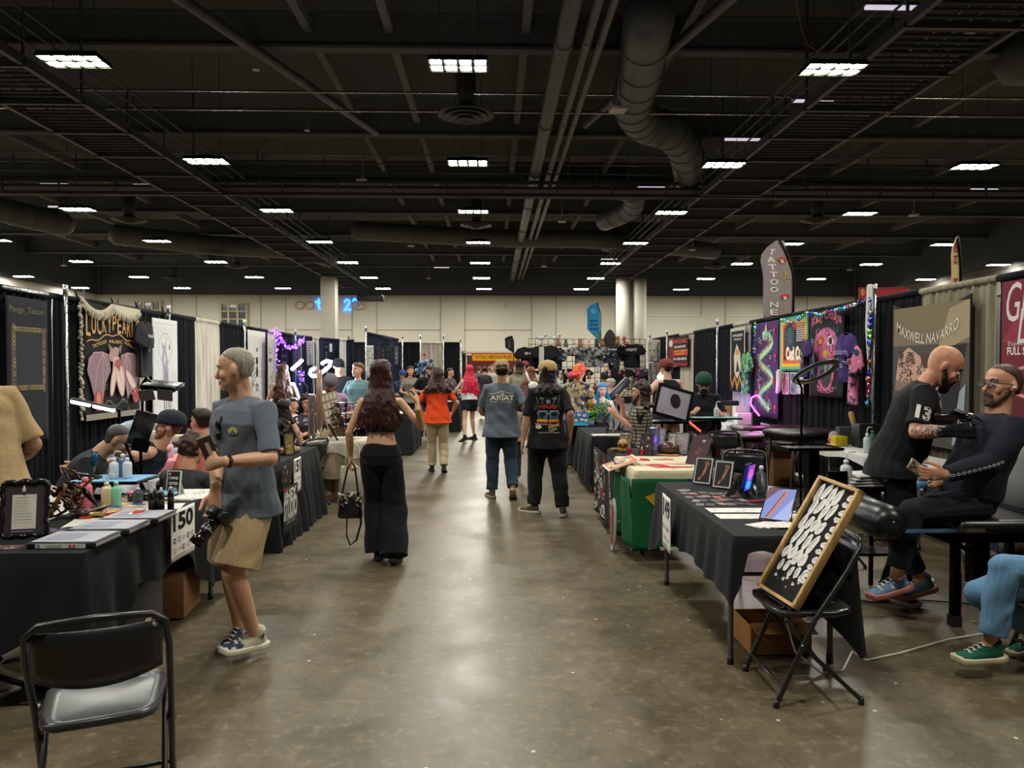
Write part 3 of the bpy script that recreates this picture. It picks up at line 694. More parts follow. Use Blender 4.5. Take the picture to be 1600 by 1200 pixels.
        if ln:
            wd = hair.get('w', 1.0); M3 = HM.to_3x3().normalized(); crown = HM@V((0, -.05, .03)); bk = -fw
            for i in range(hair.get('n', 26)):
                a = (i/(hair.get('n', 26)-1)-.5)*2; sx = a*.082*wd; depth = -.095*math.cos(a*1.35)
                if hair.get('front') and abs(a) > .7: depth = .03
                p1 = HM@V((a*.06, -.03-.05*math.cos(a*1.4), .06)); p2 = HM@V((a*.082, depth, -.03)); p3 = HM@V((sx, depth-.005, -.13)); ll = ln*rr.uniform(.85, 1.0)
                wv = hair.get('wave', .012); pts = [p1, p2, p3]; base = p3; cc = bk*.02+S*(a*.05*wd)
                side_ = S*(a*hair.get('spread', .06)); nseg = 7
                for q in range(1, nseg):
                    f_ = q/(nseg-1); cz = V((0, 0, -(ll-.14)*f_)); pts.append(base+(cz+side_*f_+bk*(.045*min(f_*2.5, 1))+up*0+(N-HC)*0)*s+S*rr.uniform(-wv, wv)+fw*rr.uniform(-wv, wv))
                r0 = hair.get('r', .021); e.tube(pts, [r0*s*.8]+[r0*s]*(len(pts)-3)+[r0*s*.75, r0*.3*s], n=7)
        fuse(e, 'hair', .0085 if det >= 1 else .013, 1, hc, 'hair', t, wr=.004 if k not in ('buzz',) else .0, wf=(45, 30))
        if hair.get('col2'):
            e = MB(hair['col2'], 'hair')
            for i in range(14):
                a = rr.uniform(-.9, .9); p3 = HM@V((a*.09, -.10*math.cos(a*1.3)-.012, rr.uniform(-.05, .09))); ll = max(ln, .1)*rr.uniform(.3, .9)
                e.tube([p3, p3+V((a*.02, 0, -ll*.5))+bk_(fw)*.02, p3+V((a*.03, 0, -ll))], [.012*s, .014*s, .005*s], n=7)
            e.obj('coloured_streaks', t)
    if cap:
        e = MB(cap['col'], 'cloth'); cf = cap.get('rot', 0); M2 = HM@Matrix.Rotation(math.radians(cf), 4, 'Z')
        e.rings([[M2@V((a*math.cos(2*PI*j/24), -.008+b_*math.sin(2*PI*j/24), z_)) for j in range(24)] for z_, a, b_ in ((.006 if cf > 90 else .02, .098, .122), (.045, .101, .124), (.085, .096, .115), (.115, .078, .094), (.135, .050, .060), (.143, .012, .014))])
        e.ball(M2@V((0, -.008, .144)), .007*s)
        co = e.obj('cap', t)
        if cap.get('brim', True):
            e = MB(cap.get('brimcol', cap['col']), 'cloth'); rr_ = []
            for lay in (0, .006):
                pts = [M2@V((.09*math.cos(a), .06+.13*math.sin(a), .034+lay-.018*math.cos(a)**2)) for a in [PI*i/14 for i in range(15)]]; rr_.append(pts)
            e.rings(rr_, closed=False); e.obj('brim', co)
    # --- clothes ---
    out = {}
    if top:
        c = top['col']; k = top['k']; inf = top.get('inf', .016); mb = MB(c); hem = top.get('hem', -.10)
        t1 = .5 if k in ('tee', 'long', 'hoodie') else .40 if k == 'crop' else .455
        torso(mb, inf, hem, t1)

        if k in ('tee', 'long', 'hoodie'):
            sl = top.get('sl', .72 if k == 'tee' else 1.94)
            for A in (aR, aL): armtube(mb, A, -.3, sl, .011 if k != 'hoodie' else .022, 1.18 if k == 'tee' else 1)
            mb.tube([N-up*.06*s, N-up*.02*s, N+up*.012*s+fw*.005], [(.125*s, .085*s), (.105*s, .072*s), (.072*s, .064*s)], side=S, n=16)
            for sh in (shR, shL): mb.tube([N-up*.03*s, sh.lerp(N, .4)+up*.006*s, sh+up*.004*s], [.046*s, .048*s, .048*s], n=10)
            if k == 'hoodie': mb.tube([N+up*.0*s-S*.06*s-fw*.03*s, N-fw*.09*s-up*.02*s, N+S*.06*s-fw*.03*s], .045*s, n=10)
        elif k == 'tank':
            for q in (-1, 1): mb.tube([N-up*.16*s+S*q*.08*s+fw*.10*s, N-up*.05*s+S*q*.075*s+fw*.05*s, N-up*.012*s+S*q*.075*s, N-up*.05*s+S*q*.075*s-fw*.06*s, N-up*.16*s+S*q*.08*s-fw*.09*s], [(.035*s, .014*s)]*5, n=8)
        tp = fuse(mb, top.get('name', {'tee': 'shirt', 'long': 'shirt', 'hoodie': 'hoodie', 'tank': 'tank_top', 'crop': 'crop_top'}[k]), vx, 2, c, top.get('mt', 'cloth'), t, wr=top.get('wr', .006), wf=top.get('wf', (9, 13))); out['top'] = tp
    if bot:
        c = bot['col']; k = bot['k']; inf = bot.get('inf', .018); mb = MB(c); wst = bot.get('waist', .06)
        pr = {'trousers': [(0, .105), (.3, .096), (.7, .082), (1, .072), (1.25, .070), (1.5, .066), (1.8, .062), (1.94, .062)], 'wide': [(0, .11), (.3, .115), (.7, .112), (1, .115), (1.3, .125), (1.6, .132), (1.85, .137), (2.08, .14)],
              'shorts': [(0, .112), (.3, .118), (.6, .125), (.92, .132)], 'brief': [(0, .10), (.2, .098), (.35, .094)]}[k]
        k1 = bot.get('len', pr[-1][0]); pr = [(a, r*bot.get('w', 1)) for a, r in pr]
        mb.tube([p0-V((0, 0, .08*s)), p0, p0+up*wst*.5*s, p0+up*wst*s], [((.14+F*.04)*s, (.115+F*.05)*s), ((.180+F*.05)*s, (.130 if fem else .122+F*.04)*s), ((.172+F*.05)*s, (.120+F*.04)*s), (((.158 if not fem or wst < .1 else .14)+F*.04)*s, (.108+F*.04)*s)], side=sd(.1), n=20)
        for Lg in (lR, lL): legtube(mb, Lg, k1, pr)
        out['bot'] = fuse(mb, {'trousers': 'trousers', 'wide': 'trousers', 'shorts': 'shorts', 'brief': 'shorts'}[k], vx, 2, c, bot.get('mt', 'cloth'), t, wr=bot.get('wr', .006), wf=bot.get('wf', (7, 15)))
    if shoes:
        for Lg, sp in ((lR, RF), (lL, LF)): shoe(t, Lg[2]-V((0, 0, .0)), math.radians(sp.get('yaw', 0)), math.radians(sp.get('pit', 0)), s, shoes[0], shoes[1], det >= 2)
    out.update(t=t, N=N, S=S, up=up, fw=fw, HM=HM, HC=HC, aR=aR, aL=aL, lR=lR, lL=lL, p0=p0, s=s, body=body); return out
def bk_(v): return -v
def decal(target, art_fn, o, u, v, n, parent, name, lift=.003, mt='print'):
    """lay flat artwork onto a garment: every point is dropped along -n onto the cloth"""
    me = target.data; bvh = BVHTree.FromPolygons([x.co.copy() for x in me.vertices], [tuple(p.vertices) for p in me.polygons])
    o, u, v, n = V(o), V(u).normalized(), V(v).normalized(), V(n).normalized()
    def fn(a, b, L=0):
        q = o+u*a+v*b; hit = bvh.ray_cast(q+n*.4, -n)
        return (hit[0] if hit[0] is not None else q)+n*(lift+L)
    a = Art(fn, mt=mt, step=.0008); art_fn(a); return a.mb.obj(name, parent)
# ---- the man with the camera, foreground left ----
m = person('grey-haired man in blue-grey t-shirt and khaki shorts, looking left and holding a camera low', -1.40, 4.22, 148, h=1.74, det=2, skin='#d2a182', fat=.12,
    lean=(.0, .02), head=(-54, -6, 0), neck=(0, .045, .185), pel=(0, 0, .94),
    L=dict(p=('P', 343, 722, 3.92), pole=(-.6, .1, -1), f=(.95, .1, -.15), n=(0, -1, 0), c=.7),
    R=dict(p=('P', 336, 772, 4.0), pole=(.6, -.5, .2), f=(.05, .1, -1), n=(-.6, .8, 0), c=.75),
    LF=dict(p=('P', 398, 992, 4.18), yaw=-12, pit=6), RF=dict(p=('P', 374, 982, 4.42), yaw=18, pit=-4),
    top=dict(k='tee', col='#626a74', inf=.028, hem=-.135, sl=.9, wr=.008), bot=dict(k='shorts', col='#a8906c', len=.92, inf=.03, w=1.0, wr=.007), hair=dict(k='buzz', col='#8f8378'), shoes=('#c4bfa2*', '#d9d4bc'))
def shirtfront(a):
    a.disc(0, 0, .030, '#c3cc6b', ry=.022); a.disc(.0, -.012, .018, '#5f6873', ry=.010); a.rect(-.003, -.022, .003, .01, '#5f6873'); a.text('Smoky Mountains', 0, -.038, .007, '#c3cc6b', wd=.075); a.text('national park', 0, -.048, .004, '#c3cc6b', wd=.05)
decal(m['top'], shirtfront, m['N']-m['up']*.15*m['s']-m['S']*.085, m['S'], m['up'], m['fw'], m['top'], 'chest_print')
# sunglasses on the collar, watch, notebook, camera
o = m['N']-m['up']*.10+m['fw']*.16+m['S']*.0
b = MB('#0d0d0f', 'gloss')
for k in (-1, 1):
    b.ball(o+m['S']*.012+m['up']*(.03*k-.05), (.018, .012, .026)); b.tube([o+m['up']*(.03*k-.05), o+m['up']*.03+m['fw']*-.015+m['S']*.006*k], .003, n=6)
tag(b.obj('sunglasses'), 'black sunglasses hooked on the collar of the man in the blue-grey shirt', 'sunglasses').matrix_world = m['t'].matrix_basis.copy()
Mt = Matrix.Translation(m['t'].location)@Matrix.Rotation(m['t'].rotation_euler.z, 4, 'Z')
wv = m['aL'][2]; wd = (m['aL'][2]-m['aL'][1]).normalized(); w0 = Mt@(wv-wd*.045); wdw = Mt.to_3x3()@wd
t = thing('wrist_watch', 'black sports watch on the wrist of the camera man', 'watch')
b = MB('#121214', 'leather'); q = wdw.orthogonal().normalized(); q2 = wdw.cross(q)
b.rings([[w0+wdw*(.012*e)+(q*math.cos(a)+q2*math.sin(a))*rr for a in [2*PI*i/20 for i in range(20)]] for e, rr in ((-1, .029), (-1, .034), (1, .034), (1, .029))], cap=False); b.obj('strap', t)
b = MB('#1a1a1c', 'gloss'); fc = V((.1, -1, .25)); fc = (fc-wdw*fc.dot(wdw)).normalized(); b.cyl(w0+fc*.028, w0+fc*.042, .024, n=18); b.obj('case', t)
h0 = Mt@m['aR'][2]; cen = P(342, 806, 3.97)
t = thing('camera', 'black camera with long lens held low by the grey-haired man, lens pointing down', 'camera')
ld = (P(322, 832, 3.9)-P(348, 800, 3.97)).normalized(); R3 = V((0, -1, 0)).rotation_difference(ld).to_matrix()
b = MB('#101012', 'leather'); b.box(cen, (.125, .06, .09), R=R3, bev=.015); b.box(cen+R3@V((0, 0, .055)), (.05, .05, .03), R=R3, bev=.01); b.obj('camera_body', t)
b = MB('#0e0e10', 'gloss'); p0 = cen+ld*.03
b.lathe(p0, [(.034, 0), (.036, .02), (.033, .025), (.034, .05), (.037, .055), (.037, .10), (.035, .105), (.040, .115), (.041, .15), (.036, .15), (.03, .145)], ax=ld, n=22); b.obj('lens', t)
b = MB('#8e8e88', 'paint'); b.lathe(p0, [(.0372, .06), (.0375, .062), (.0375, .064), (.0372, .066)], ax=ld, n=22); b.obj('lens_ring', t)
t = thing('notebook', 'brown notebook tucked in the crossed arm of the grey-haired man', 'notebook')
b = MB('#3a2c27', 'paint'); R3 = Euler((.25, -.35, .3)).to_matrix(); c0 = P(326, 703, 3.95); b.box(c0, (.07, .02, .155), R=R3); b.obj('cover', t)
b = MB('#c9b79d', 'print'); b.box(c0+R3@V((.004, -.011, .0)), (.02, .002, .09), R=R3); b.obj('cover_lettering', t)

# ---- woman in black ----
wm = person('woman with long dark auburn hair, black crop top and wide black trousers, walking away', -.93, 6.2, 0, h=1.69, fem=True, det=2, skin='#cf9f7c',
    lean=(0, .0), head=(-6, 0, 0), neck=(0, .02, .2), htw=5, R=dict(p=('P', 652, 633, 6.05), pole=(.9, -.2, -.8), f=(-.1, .4, .9), n=(-.8, .2, 0), c=.6), L=dict(p=('P', 548, 716, 6.28), pole=(-.6, -.7, 0), f=(-.1, .1, -1), n=(1, 0, 0), c=1.25),
    LF=dict(p=('P', 592, 858, 6.25), yaw=4), RF=dict(p=('P', 616, 864, 6.1), yaw=-4, pit=-8, pole=(0, 1, 0)),
    top=dict(k='crop', col='#141416', hem=.185, inf=.008, mt='leather', wr=.002), bot=dict(k='wide', col='#161517', waist=.075, inf=.02, wr=.012, wf=(5, 9), w=.88, len=2.06), hair=dict(k='long', col='#341712', len=.50, n=40, w=1.15, spread=.10, wave=.012, r=.019), shoes=('#15151a', '#101012'))
t = thing('handbag', 'black floral handbag with looping strap hanging from the hand of the woman in black', 'handbag')
c0 = P(547, 790, 6.2); b = MB('#151316', 'leather')
b.rings([[c0+V((math.cos(a)*w_*.13, math.sin(a)*d_*.07, z_)) for a in [2*PI*i/20 for i in range(20)]] for z_, w_, d_ in ((-.1, .75, .7), (-.095, .8, .8), (0, .72, .9), (.07, .62, .8), (.11, .45, .5))]); b.obj('bag_body', t)
b = MB('#1c1a1c', 'print'); rr = random.Random(3)
for i in range(46):
    a = rr.uniform(0, 2*PI); zz = rr.uniform(.0, .10); c_ = c0+V((math.cos(a)*.70*.13, math.sin(a)*.07*.88, zz)); b.ball(c_, (.011, .011, .009), col=rr.choice(['#c9b877', '#a05a58', '#d8d2c0', '#6d7b4f', '#3f6d8c']), n=7, m=4)
b.obj('floral_panel', t)
b = MB('#1b191b', 'leather'); hp = P(549, 725, 6.2)
b.tube([c0+V((-.07, 0, .08)), hp+V((-.03, 0, -.03)), hp+V((0, 0, .02)), hp+V((.03, 0, -.03)), c0+V((.07, 0, .08))], [(.008, .004)]*5, n=6)
b.tube([c0+V((.075, 0, .0)), c0+V((.09, 0, -.15)), c0+V((.05, 0, -.29)), c0+V((-.0, 0, -.33)), c0+V((-.03, 0, -.25)), c0+V((-.025, 0, -.08))], [(.009, .004)]*6, n=6); b.obj('strap', t)

# ---- two men walking away ----
a1 = person('stocky man in slate-blue western print t-shirt, jeans and tan cap walking away', .11, 9.2, 3, h=1.72, det=1, fat=.45, skin='#a87a60', R=dict(p=('P', 829, 663, 9.2), pole=(.2, -1, 0), c=.6), L=dict(p=(-.17, .30, 1.02), pole=(-.6, -.6, -.4), c=.6),
    LF=dict(p=(-.12, .03, .08), yaw=14), RF=dict(p=(.13, -.16, .15), yaw=-8, pit=-38), top=dict(k='tee', col='#5b636d', inf=.03, hem=-.15, sl=.85, wr=.011), bot=dict(k='trousers', col='#2b3a4c', mt='denim', w=1.18, inf=.02, wr=.012),
    hair=dict(k='short', col='#17110f'), cap=dict(col='#9a8263', rot=180), shoes=('#5e4a3a', '#8d7a5e'))
def arti(a):
    a.text('ARIAT', 0, 0, .06, '#d9d2bd', wd=.30, bold=.03); a.text('SINCE 1993', .01, -.053, .016, '#c9c2ad', wd=.2, bold=.01); a.line([(-.15, .045), (-.05, .062), (0, .085), (.05, .062), (.15, .05)], .007, '#c9c2ad'); a.poly([(-.03, .02), (0, .08), (.035, .025)], '#a8a392'); a.line([(-.14, -.045), (-.09, -.05)], .006, '#c9c2ad')
decal(a1['top'], arti, a1['N']-a1['up']*.15, -V((-1, 0, 0)), (0, 0, 1), (0, -1, 0), a1['top'], 'back_print')
a2 = person('man in black racing print t-shirt, black trousers and tan cap, long dark hair, walking away', .60, 8.15, 0, h=1.70, det=1, fat=.2, skin='#b5846a', head=(18, 0, 0), L=dict(p=('P', 817, 690, 8.1), pole=(-.2, -1, 0), c=.7), R=dict(p=('P', 891, 676, 8.1), pole=(.2, -1, 0), c=.6),
    LF=dict(p=(-.15, .10, .08), yaw=55), RF=dict(p=(.17, -.08, .08), yaw=-6), top=dict(k='tee', col='#1a191b', inf=.032, hem=-.17, sl=.95, wr=.011), bot=dict(k='trousers', col='#191a1c', w=1.28, inf=.02, wr=.012),
    hair=dict(k='long', col='#191413', len=.30, n=20, w=1.2, spread=.09, wave=.02), cap=dict(col='#b2966a', rot=18), shoes=('#4a4238', '#b5aa94'))
def race(a):
    a.disc(0, .075, .022, '#b9c6cf'); a.disc(0, .075, .016, '#1a191b'); a.text('P', 0, .075, .02, '#b9c6cf', bold=.02)
    for q in (-1, 1):
        a.line([(q*.13, .14), (q*.11, .06), (q*.145, -.02)], .009, '#4e6b6a'); a.line([(q*.05, .12), (q*.07, .07), (q*.03, .03)], .007, '#7f8c55'); a.poly([(q*.05, .10), (q*.08, .13), (q*.10, .10), (q*.08, .105)], '#7f8c55')
    a.text('PIARE', 0, .02, .035, '#c33a32', wd=.21, bold=.03, sh=.2)
    for q in (-1, 1):
        u = q*.062
        a.poly([(u-.055, -.06), (u-.04, -.025), (u+.045, -.025), (u+.058, -.06), (u+.05, -.11), (u-.05, -.11)], '#3f5f74'); a.poly([(u-.03, -.06), (u-.02, -.045), (u+.028, -.045), (u+.032, -.06), (u+.02, -.075), (u-.02, -.075)], '#14161a'); a.line([(u-.055, -.06), (u-.04, -.025), (u+.045, -.025), (u+.058, -.06)], .007, '#c7d2d8')
        a.poly([(u-.052, -.115), (u+.052, -.115), (u+.058, -.14), (u-.062, -.14)], '#e0a33a'); a.poly([(u-.052, -.135), (u+.055, -.135), (u+.06, -.15), (u-.064, -.15)], '#c8502e')
    for i in range(12): a.rect(-.14+i*.011, -.167-(i % 2)*.008, -.132+i*.011, -.159-(i % 2)*.008, '#dedbd2')
    a.text('Dassic', .06, -.175, .04, '#d8c48c', wd=.13, bold=.02, rot=.12, sh=.3); a.disc(-.105, -.195, .032, '#d9d4c8', ry=.02); a.text('SLS', -.105, -.195, .018, '#b23a32', bold=.03); a.text('Coast', .05, -.212, .028, '#d8c48c', wd=.09, bold=.01, sh=.3)
    a.rect(-.11, -.262, .12, -.256, '#b9b4a8'); a.rect(0, -.243, .06, -.236, '#b9b4a8')
decal(a2['top'], race, a2['N']-a2['up']*.21, (1, 0, 0), (0, 0, 1), (0, -1, 0), a2['top'], 'back_print')
# ---- orange shirt ----
a3 = person('person with curly brown hair, orange t-shirt and khaki trousers walking away', -.86, 11.5, 3, h=1.63, det=1, fem=True, fat=.25, skin='#c99a80', R=dict(p=(.25, .18, .98), pole=(.8, -.6, 0)), L=dict(p=(-.25, .2, .98), pole=(-.8, -.6, 0)),
    LF=dict(p=(-.09, .12, .08), yaw=8), RF=dict(p=(.11, -.05, .1), yaw=-6, pit=-20), top=dict(k='tee', col='#d9481c', inf=.035, hem=-.10, sl=.8, wr=.012), bot=dict(k='trousers', col='#b9a583', w=1.1, waist=.04, wr=.012), hair=dict(k='curly', col='#382119', len=.32, n=18, w=1.5, spread=.1, wave=.03, r=.03), shoes=('#1b1b1d', '#141414'))
# ---- red hair ----
person('woman with long bright red hair, white top, black shorts and sandals walking left', -.52, 16.6, 28, h=1.70, det=0, fem=True, skin='#c9977a', R=dict(p=(.12, .32, 1.15), pole=(.8, -.6, -.3)), L=dict(p=(-.2, .2, 1.05), pole=(-.8, -.6, 0)), LF=dict(p=(-.25, -.25, .1), yaw=30, pit=-20), RF=dict(p=(.18, .12, .08), yaw=20),
    top=dict(k='tank', col='#d5d3d3', inf=.03, hem=-.06), bot=dict(k='brief', col='#17171a', len=.5, w=1.15), hair=dict(k='long', col='#c21f3c', len=.62, n=26, w=1.5, spread=.09, wave=.02), shoes=('#2a2220', '#1a1614'))
# ================= pipe and drape =================
DB = '#141519'; DW = '#b9b1a0'
def drape(label, p, q, z1=2.40, z0=.03, col=DB, wave=9, amp=.03, group=None, name='pleated_curtain', mt='drape'):
    p, q = V((p[0], p[1], 0)), V((q[0], q[1], 0)); L = (q-p).length; d = (q-p).normalized(); n = V((-d.y, d.x, 0)); rr = random.Random(int(p.y*91+p.x*13)); ph = rr.uniform(0, 6)
    def fn(u, v):
        k = wave*L; w_ = math.sin(k*2*PI*u+ph+1.2*math.sin(5*u+ph))*(1-.35*v)+.4*math.sin(k*3.7*u+2*ph); g = amp if v < .97 else amp*.4
        return p+d*(L*u)+n*(w_*g)+V((0, 0, z0+(z1-z0)*v+(.012*math.sin(k*6*u) if v > .97 else 0)))
    b = MB(col, mt); nu = max(int(L*wave*7), 8); b.grid(fn, nu, 10)
    b.tube([p+V((0, 0, z1)), q+V((0, 0, z1))], .035, n=8)
    return tag(b.obj(name), label, 'drape', group)
def pole(label, x, y, h=2.55, cap=True, skirt=None):
    t = thing('drape_pole', label, 'pole', (x, y, 0), 0, 'silver drape poles'); b = MB('#b9b9b8', 'metal'); b.cyl((0, 0, 0), (0, 0, h), .021, n=12); b.cyl((0, 0, h-.12), (0, 0, h), .028, n=12); b.obj('upright', t)
    b = MB('#8d8d8c', 'metal'); b.box((0, 0, .008), (.42, .42, .012)); b.obj('base_plate', t); return t
# right backdrop: x = 4.62, list of (y_near, y_far, colour, label)
XR = 4.62
R_SEG = [(2.2, 6.2, DB, 'behind the seated client at the right edge'), (6.2, 6.68, DB, 'between the red poster and the khaki curtain'), (6.68, 7.9, '#8b8471', 'khaki'), (7.9, 9.15, DB, 'between khaki curtain and shiny discs'), (9.15, 10.2, DB, 'behind the string of shiny discs'), (10.2, 11.3, '#17181c', 'behind the pink skull tapestry'),
         (11.3, 12.5, DB, 'behind the rainbow edged banner'), (12.5, 13.2, DB, 'behind the purple dragon tapestry'), (13.2, 14.1, '#a9a294', 'pale'), (14.1, 15.6, DB, 'behind the white edged pennant'), (15.6, 16.9, DB, 'just beyond the pennant'), (16.9, 18.2, '#b5ad9f', 'pale2'), (18.2, 19.0, DB, 'right of the red psychic banner'), (19.0, 20.2, DB, 'behind the red psychic banner'), (20.2, 21.3, DB, 'at the far end beside the striped shirts')]
nmz = {'khaki': 'khaki pleated curtain hanging beside the large tattoo photo banner', 'pale': 'pale grey curtain strip beside the green tie-dye shirt', 'pale2': 'cream pleated curtain right of the big man in the green cap'}
for y0, y1, c, l in R_SEG:
    drape(nmz.get(l) or 'black pleated curtain on the right backdrop, '+l, (XR, y1), (XR, y0), 2.44, col=c)
for i, (y, l) in enumerate(((8.75, 'with a white cloth twisted round it, right of the shiny discs'), (14.95, 'left of the white edged pennant'), (19.3, 'right of the psychic banner'), (21.4, 'at the far end of the right backdrop'), (5.2, 'behind the right edge of the photo'))):
    pole('silver upright drape pole '+l, XR-.07, y, 2.62)
b = MB('#cfcdc8', 'cloth'); b.tube([V((XR-.13, 8.75, 2.6)), V((XR-.13, 8.75, 2.1)), V((XR-.12, 8.74, 1.6)), V((XR-.12, 8.72, 1.22))], [(.035, .03), (.05, .04), (.028, .02), (.008, .006)], n=10); tag(b.obj('hanging_cloth'), 'white cloth twisted down the drape pole right of the shiny discs', 'cloth')
def rail(label, p, q, z=2.5):
    b = MB('#a9a9a6', 'metal'); b.tube([(p[0], p[1], z), (q[0], q[1], z)], .019, n=8); return tag(b.obj('drape_rail'), label, 'rail')
# left backdrop: x = -5.0
XL = -5.0
L_SEG = [(2.5, 7.2, DB, 'off the left edge of the photo'), (7.2, 7.48, DW, 'cream curtain strip at the left edge of the photo'), (7.48, 8.6, DB, 'behind the banner with the golden frame'), (8.6, 9.3, DB, 'between the framed banner and the winged figure tapestry'), (9.3, 11.3, DB, 'behind the winged figure tapestry and the black t-shirt'), (11.3, 12.6, DB, 'right of the fox drawing banner'), (12.6, 13.7, '#b5ad9a', 'cream curtain above the head of the grey-haired man'),
         (13.7, 15.2, DB, 'right of the cream curtain'), (15.2, 16.6, DB, 'behind the white insect banner'), (16.6, 17.2, '#b8b2a6', 'pale curtain strip beside the white insect banner'), (17.2, 18.6, DB, 'behind the bird banner')]
for y0, y1, c, l in L_SEG:
    drape(l if 'cream' in l or 'pale' in l else 'black pleated curtain on the left backdrop, '+l, (XL, y0), (XL, y1), 2.44, col=c)
for y, l in ((8.72, 'between the framed banner and the winged tapestry'), (11.45, 'right of the fox drawing banner'), (14.9, 'right of the cream curtain'), (18.7, 'at the purple fairy lights')):
    pole('silver upright drape pole on the left, '+l, XL+.07, y, 2.58)
# farther left: backdrop angles inward
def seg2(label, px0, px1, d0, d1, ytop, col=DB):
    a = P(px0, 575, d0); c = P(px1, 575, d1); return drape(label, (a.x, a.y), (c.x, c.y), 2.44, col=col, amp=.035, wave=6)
seg2('deep blue curtain behind the purple fairy lights', 433, 470, 17.8, 19.5, 0, '#2a3f7d')
seg2('dark curtain right of the purple fairy lights', 470, 505, 19.5, 21, 0, '#1d2238')
seg2('cream curtain strip left of the square column', 488, 498, 20.2, 20.6, 0, '#b9b3a8')
seg2('dark curtain below the square column', 505, 536, 21, 22.2, 0, '#1a1f33')
seg2('cream pleated curtain right of the square column', 532, 541, 21.5, 21.8, 0, '#bbb5ab')
seg2('dark curtain end panel just before the wide far curtain', 541, 553, 22.2, 22.4, 0, '#181c2b')
for a, c, col, l in ((545, 594, '#20242e', 'wide dark far curtain, leftmost part'), (594, 629, '#232936', 'dark far curtain under the bright spot lamp'), (629, 657, DB, 'black far curtain left of the cream one'), (657, 692, '#b4ad9d', 'wide cream far curtain between two black ones'), (693, 719, DB, 'black far curtain, rightmost before the open hall')):
    seg2(l, a, c, 24.5, 24.5, 0, col)
    pole('silver pole at the left edge of the '+l, P(a, 575, 24.4).x, 24.4, 2.7)
pole('silver pole closing the far curtain wall on the right', P(719.5, 575, 24.4).x, 24.4, 2.6)
seg2('short dark return curtain with small hanging cards, left of the far curtain', 572, 622, 17.5, 21.5, 0, '#1b2030')
pole('silver pole at the near end of the short return curtain', P(572, 575, 17.4).x, 17.4, 2.6)
# ================= generic furniture =================
def ftable(label, x0, x1, y0, y1, h=.73, col='#b9b7b0', grp='folding display tables', legs=True):
    t = thing('folding_table', label, 'table', ((x0+x1)/2, (y0+y1)/2, 0), 0, grp); X, Y = (x1-x0)/2, (y1-y0)/2
    b = MB(col, 'paint'); b.box((0, 0, h-.025), (2*X-.01, 2*Y-.01, .045), bev=.015); b.obj('tabletop', t)
    if legs:
        for sy in (-1, 1):
            for sx in (-1, 1):
                b = MB('#5b5d60', 'paint'); a = sy*(Y-.22)
                b.tube([(sx*(X-.06), a, h-.05), (sx*(X-.06), a, h-.3), (sx*(X-.03), a+sy*.05, h-.42), (sx*(X-.03), a+sy*.05, .02)], .0155, n=10); b.cyl((sx*(X-.03), a+sy*.05, 0), (sx*(X-.03), a+sy*.05, .05), .019, n=10, col='#1a1a1a'); b.obj('leg', t)
            b = MB('#5b5d60', 'paint'); b.tube([(-(X-.06), sy*(Y-.22), h-.26), ((X-.06), sy*(Y-.22), h-.26)], .011, n=8); b.obj('cross_brace', t)
    return t
def tcloth(label, x0, x1, y0, y1, h, drop, col='#17181b', mt='cloth', name='tablecloth', flare=.06, rip=.018, seed=1, foldn=5, grp=None, z_off=0):
    """drop(side,f)->hang length; side 0:-y edge (x0->x1) 1:+x edge 2:+y edge 3:-x edge"""
    cx, cy_ = (x0+x1)/2, (y0+y1)/2; b = MB(col, mt); X, Y = (x1-x0)/2+.006, (y1-y0)/2+.006; rr = random.Random(seed); ph = [rr.uniform(0, 6) for _ in range(4)]
    per = []
    for sd, (a, c, L) in enumerate((((-X, -Y), (X, -Y), 2*X), ((X, -Y), (X, Y), 2*Y), ((X, Y), (-X, Y), 2*X), ((-X, Y), (-X, -Y), 2*Y))):
        n = max(int(L/.035), 8); nn = ((0, -1), (1, 0), (0, 1), (-1, 0))[sd]
        for i in range(n):
            f = i/n; e0 = max(0, 1-f*L/.16); e1 = max(0, 1-(1-f)*L/.16); pn = ((-1, 0), (0, -1), (1, 0), (0, 1))[sd]
            nx = nn[0]+pn[0]*e0*.9-pn[0]*e1*.9; ny = nn[1]+pn[1]*e0*.9-pn[1]*e1*.9; l = math.hypot(nx, ny)
            r_ = math.sin(f*L*foldn*2*PI/1.0+ph[sd])*.6+math.sin(f*L*foldn*4.6+ph[sd]*2)*.4
            per.append((a[0]+(c[0]-a[0])*f, a[1]+(c[1]-a[1])*f, nx/l, ny/l, max(drop(sd, f), .005), r_, 1+.15*max(e0, e1)))
    K = 9; rings = []
    for k in range(K+1):
        t = k/K; ring = []
        for px_, py_, nx, ny, d, r_, cm in per:
            o = .012*math.sin(min(t*8, 1)*PI/2)+flare*d*t*cm+rip*r_*min(t*1.6, 1)*min(d/.4, 1.3); zz = h-d*t if k else h+.001
            zz = max(zz, .004+.004*abs(r_)) ; o += max(0, .004-(h-d*t))*.9
            ring.append(V((cx+px_+nx*o, cy_+py_+ny*o, zz+z_off)))
        rings.append(ring)
    b.rings(rings, smooth=True, cap=False); b.add([V((p.x, p.y, h+.002+z_off)) for p in rings[0]], [tuple(range(len(per)))])
    return tag(b.obj(name), label, 'tablecloth', grp)
def corner(dr, cd_, L=.35, base=None):
    return lambda s_, f: 0
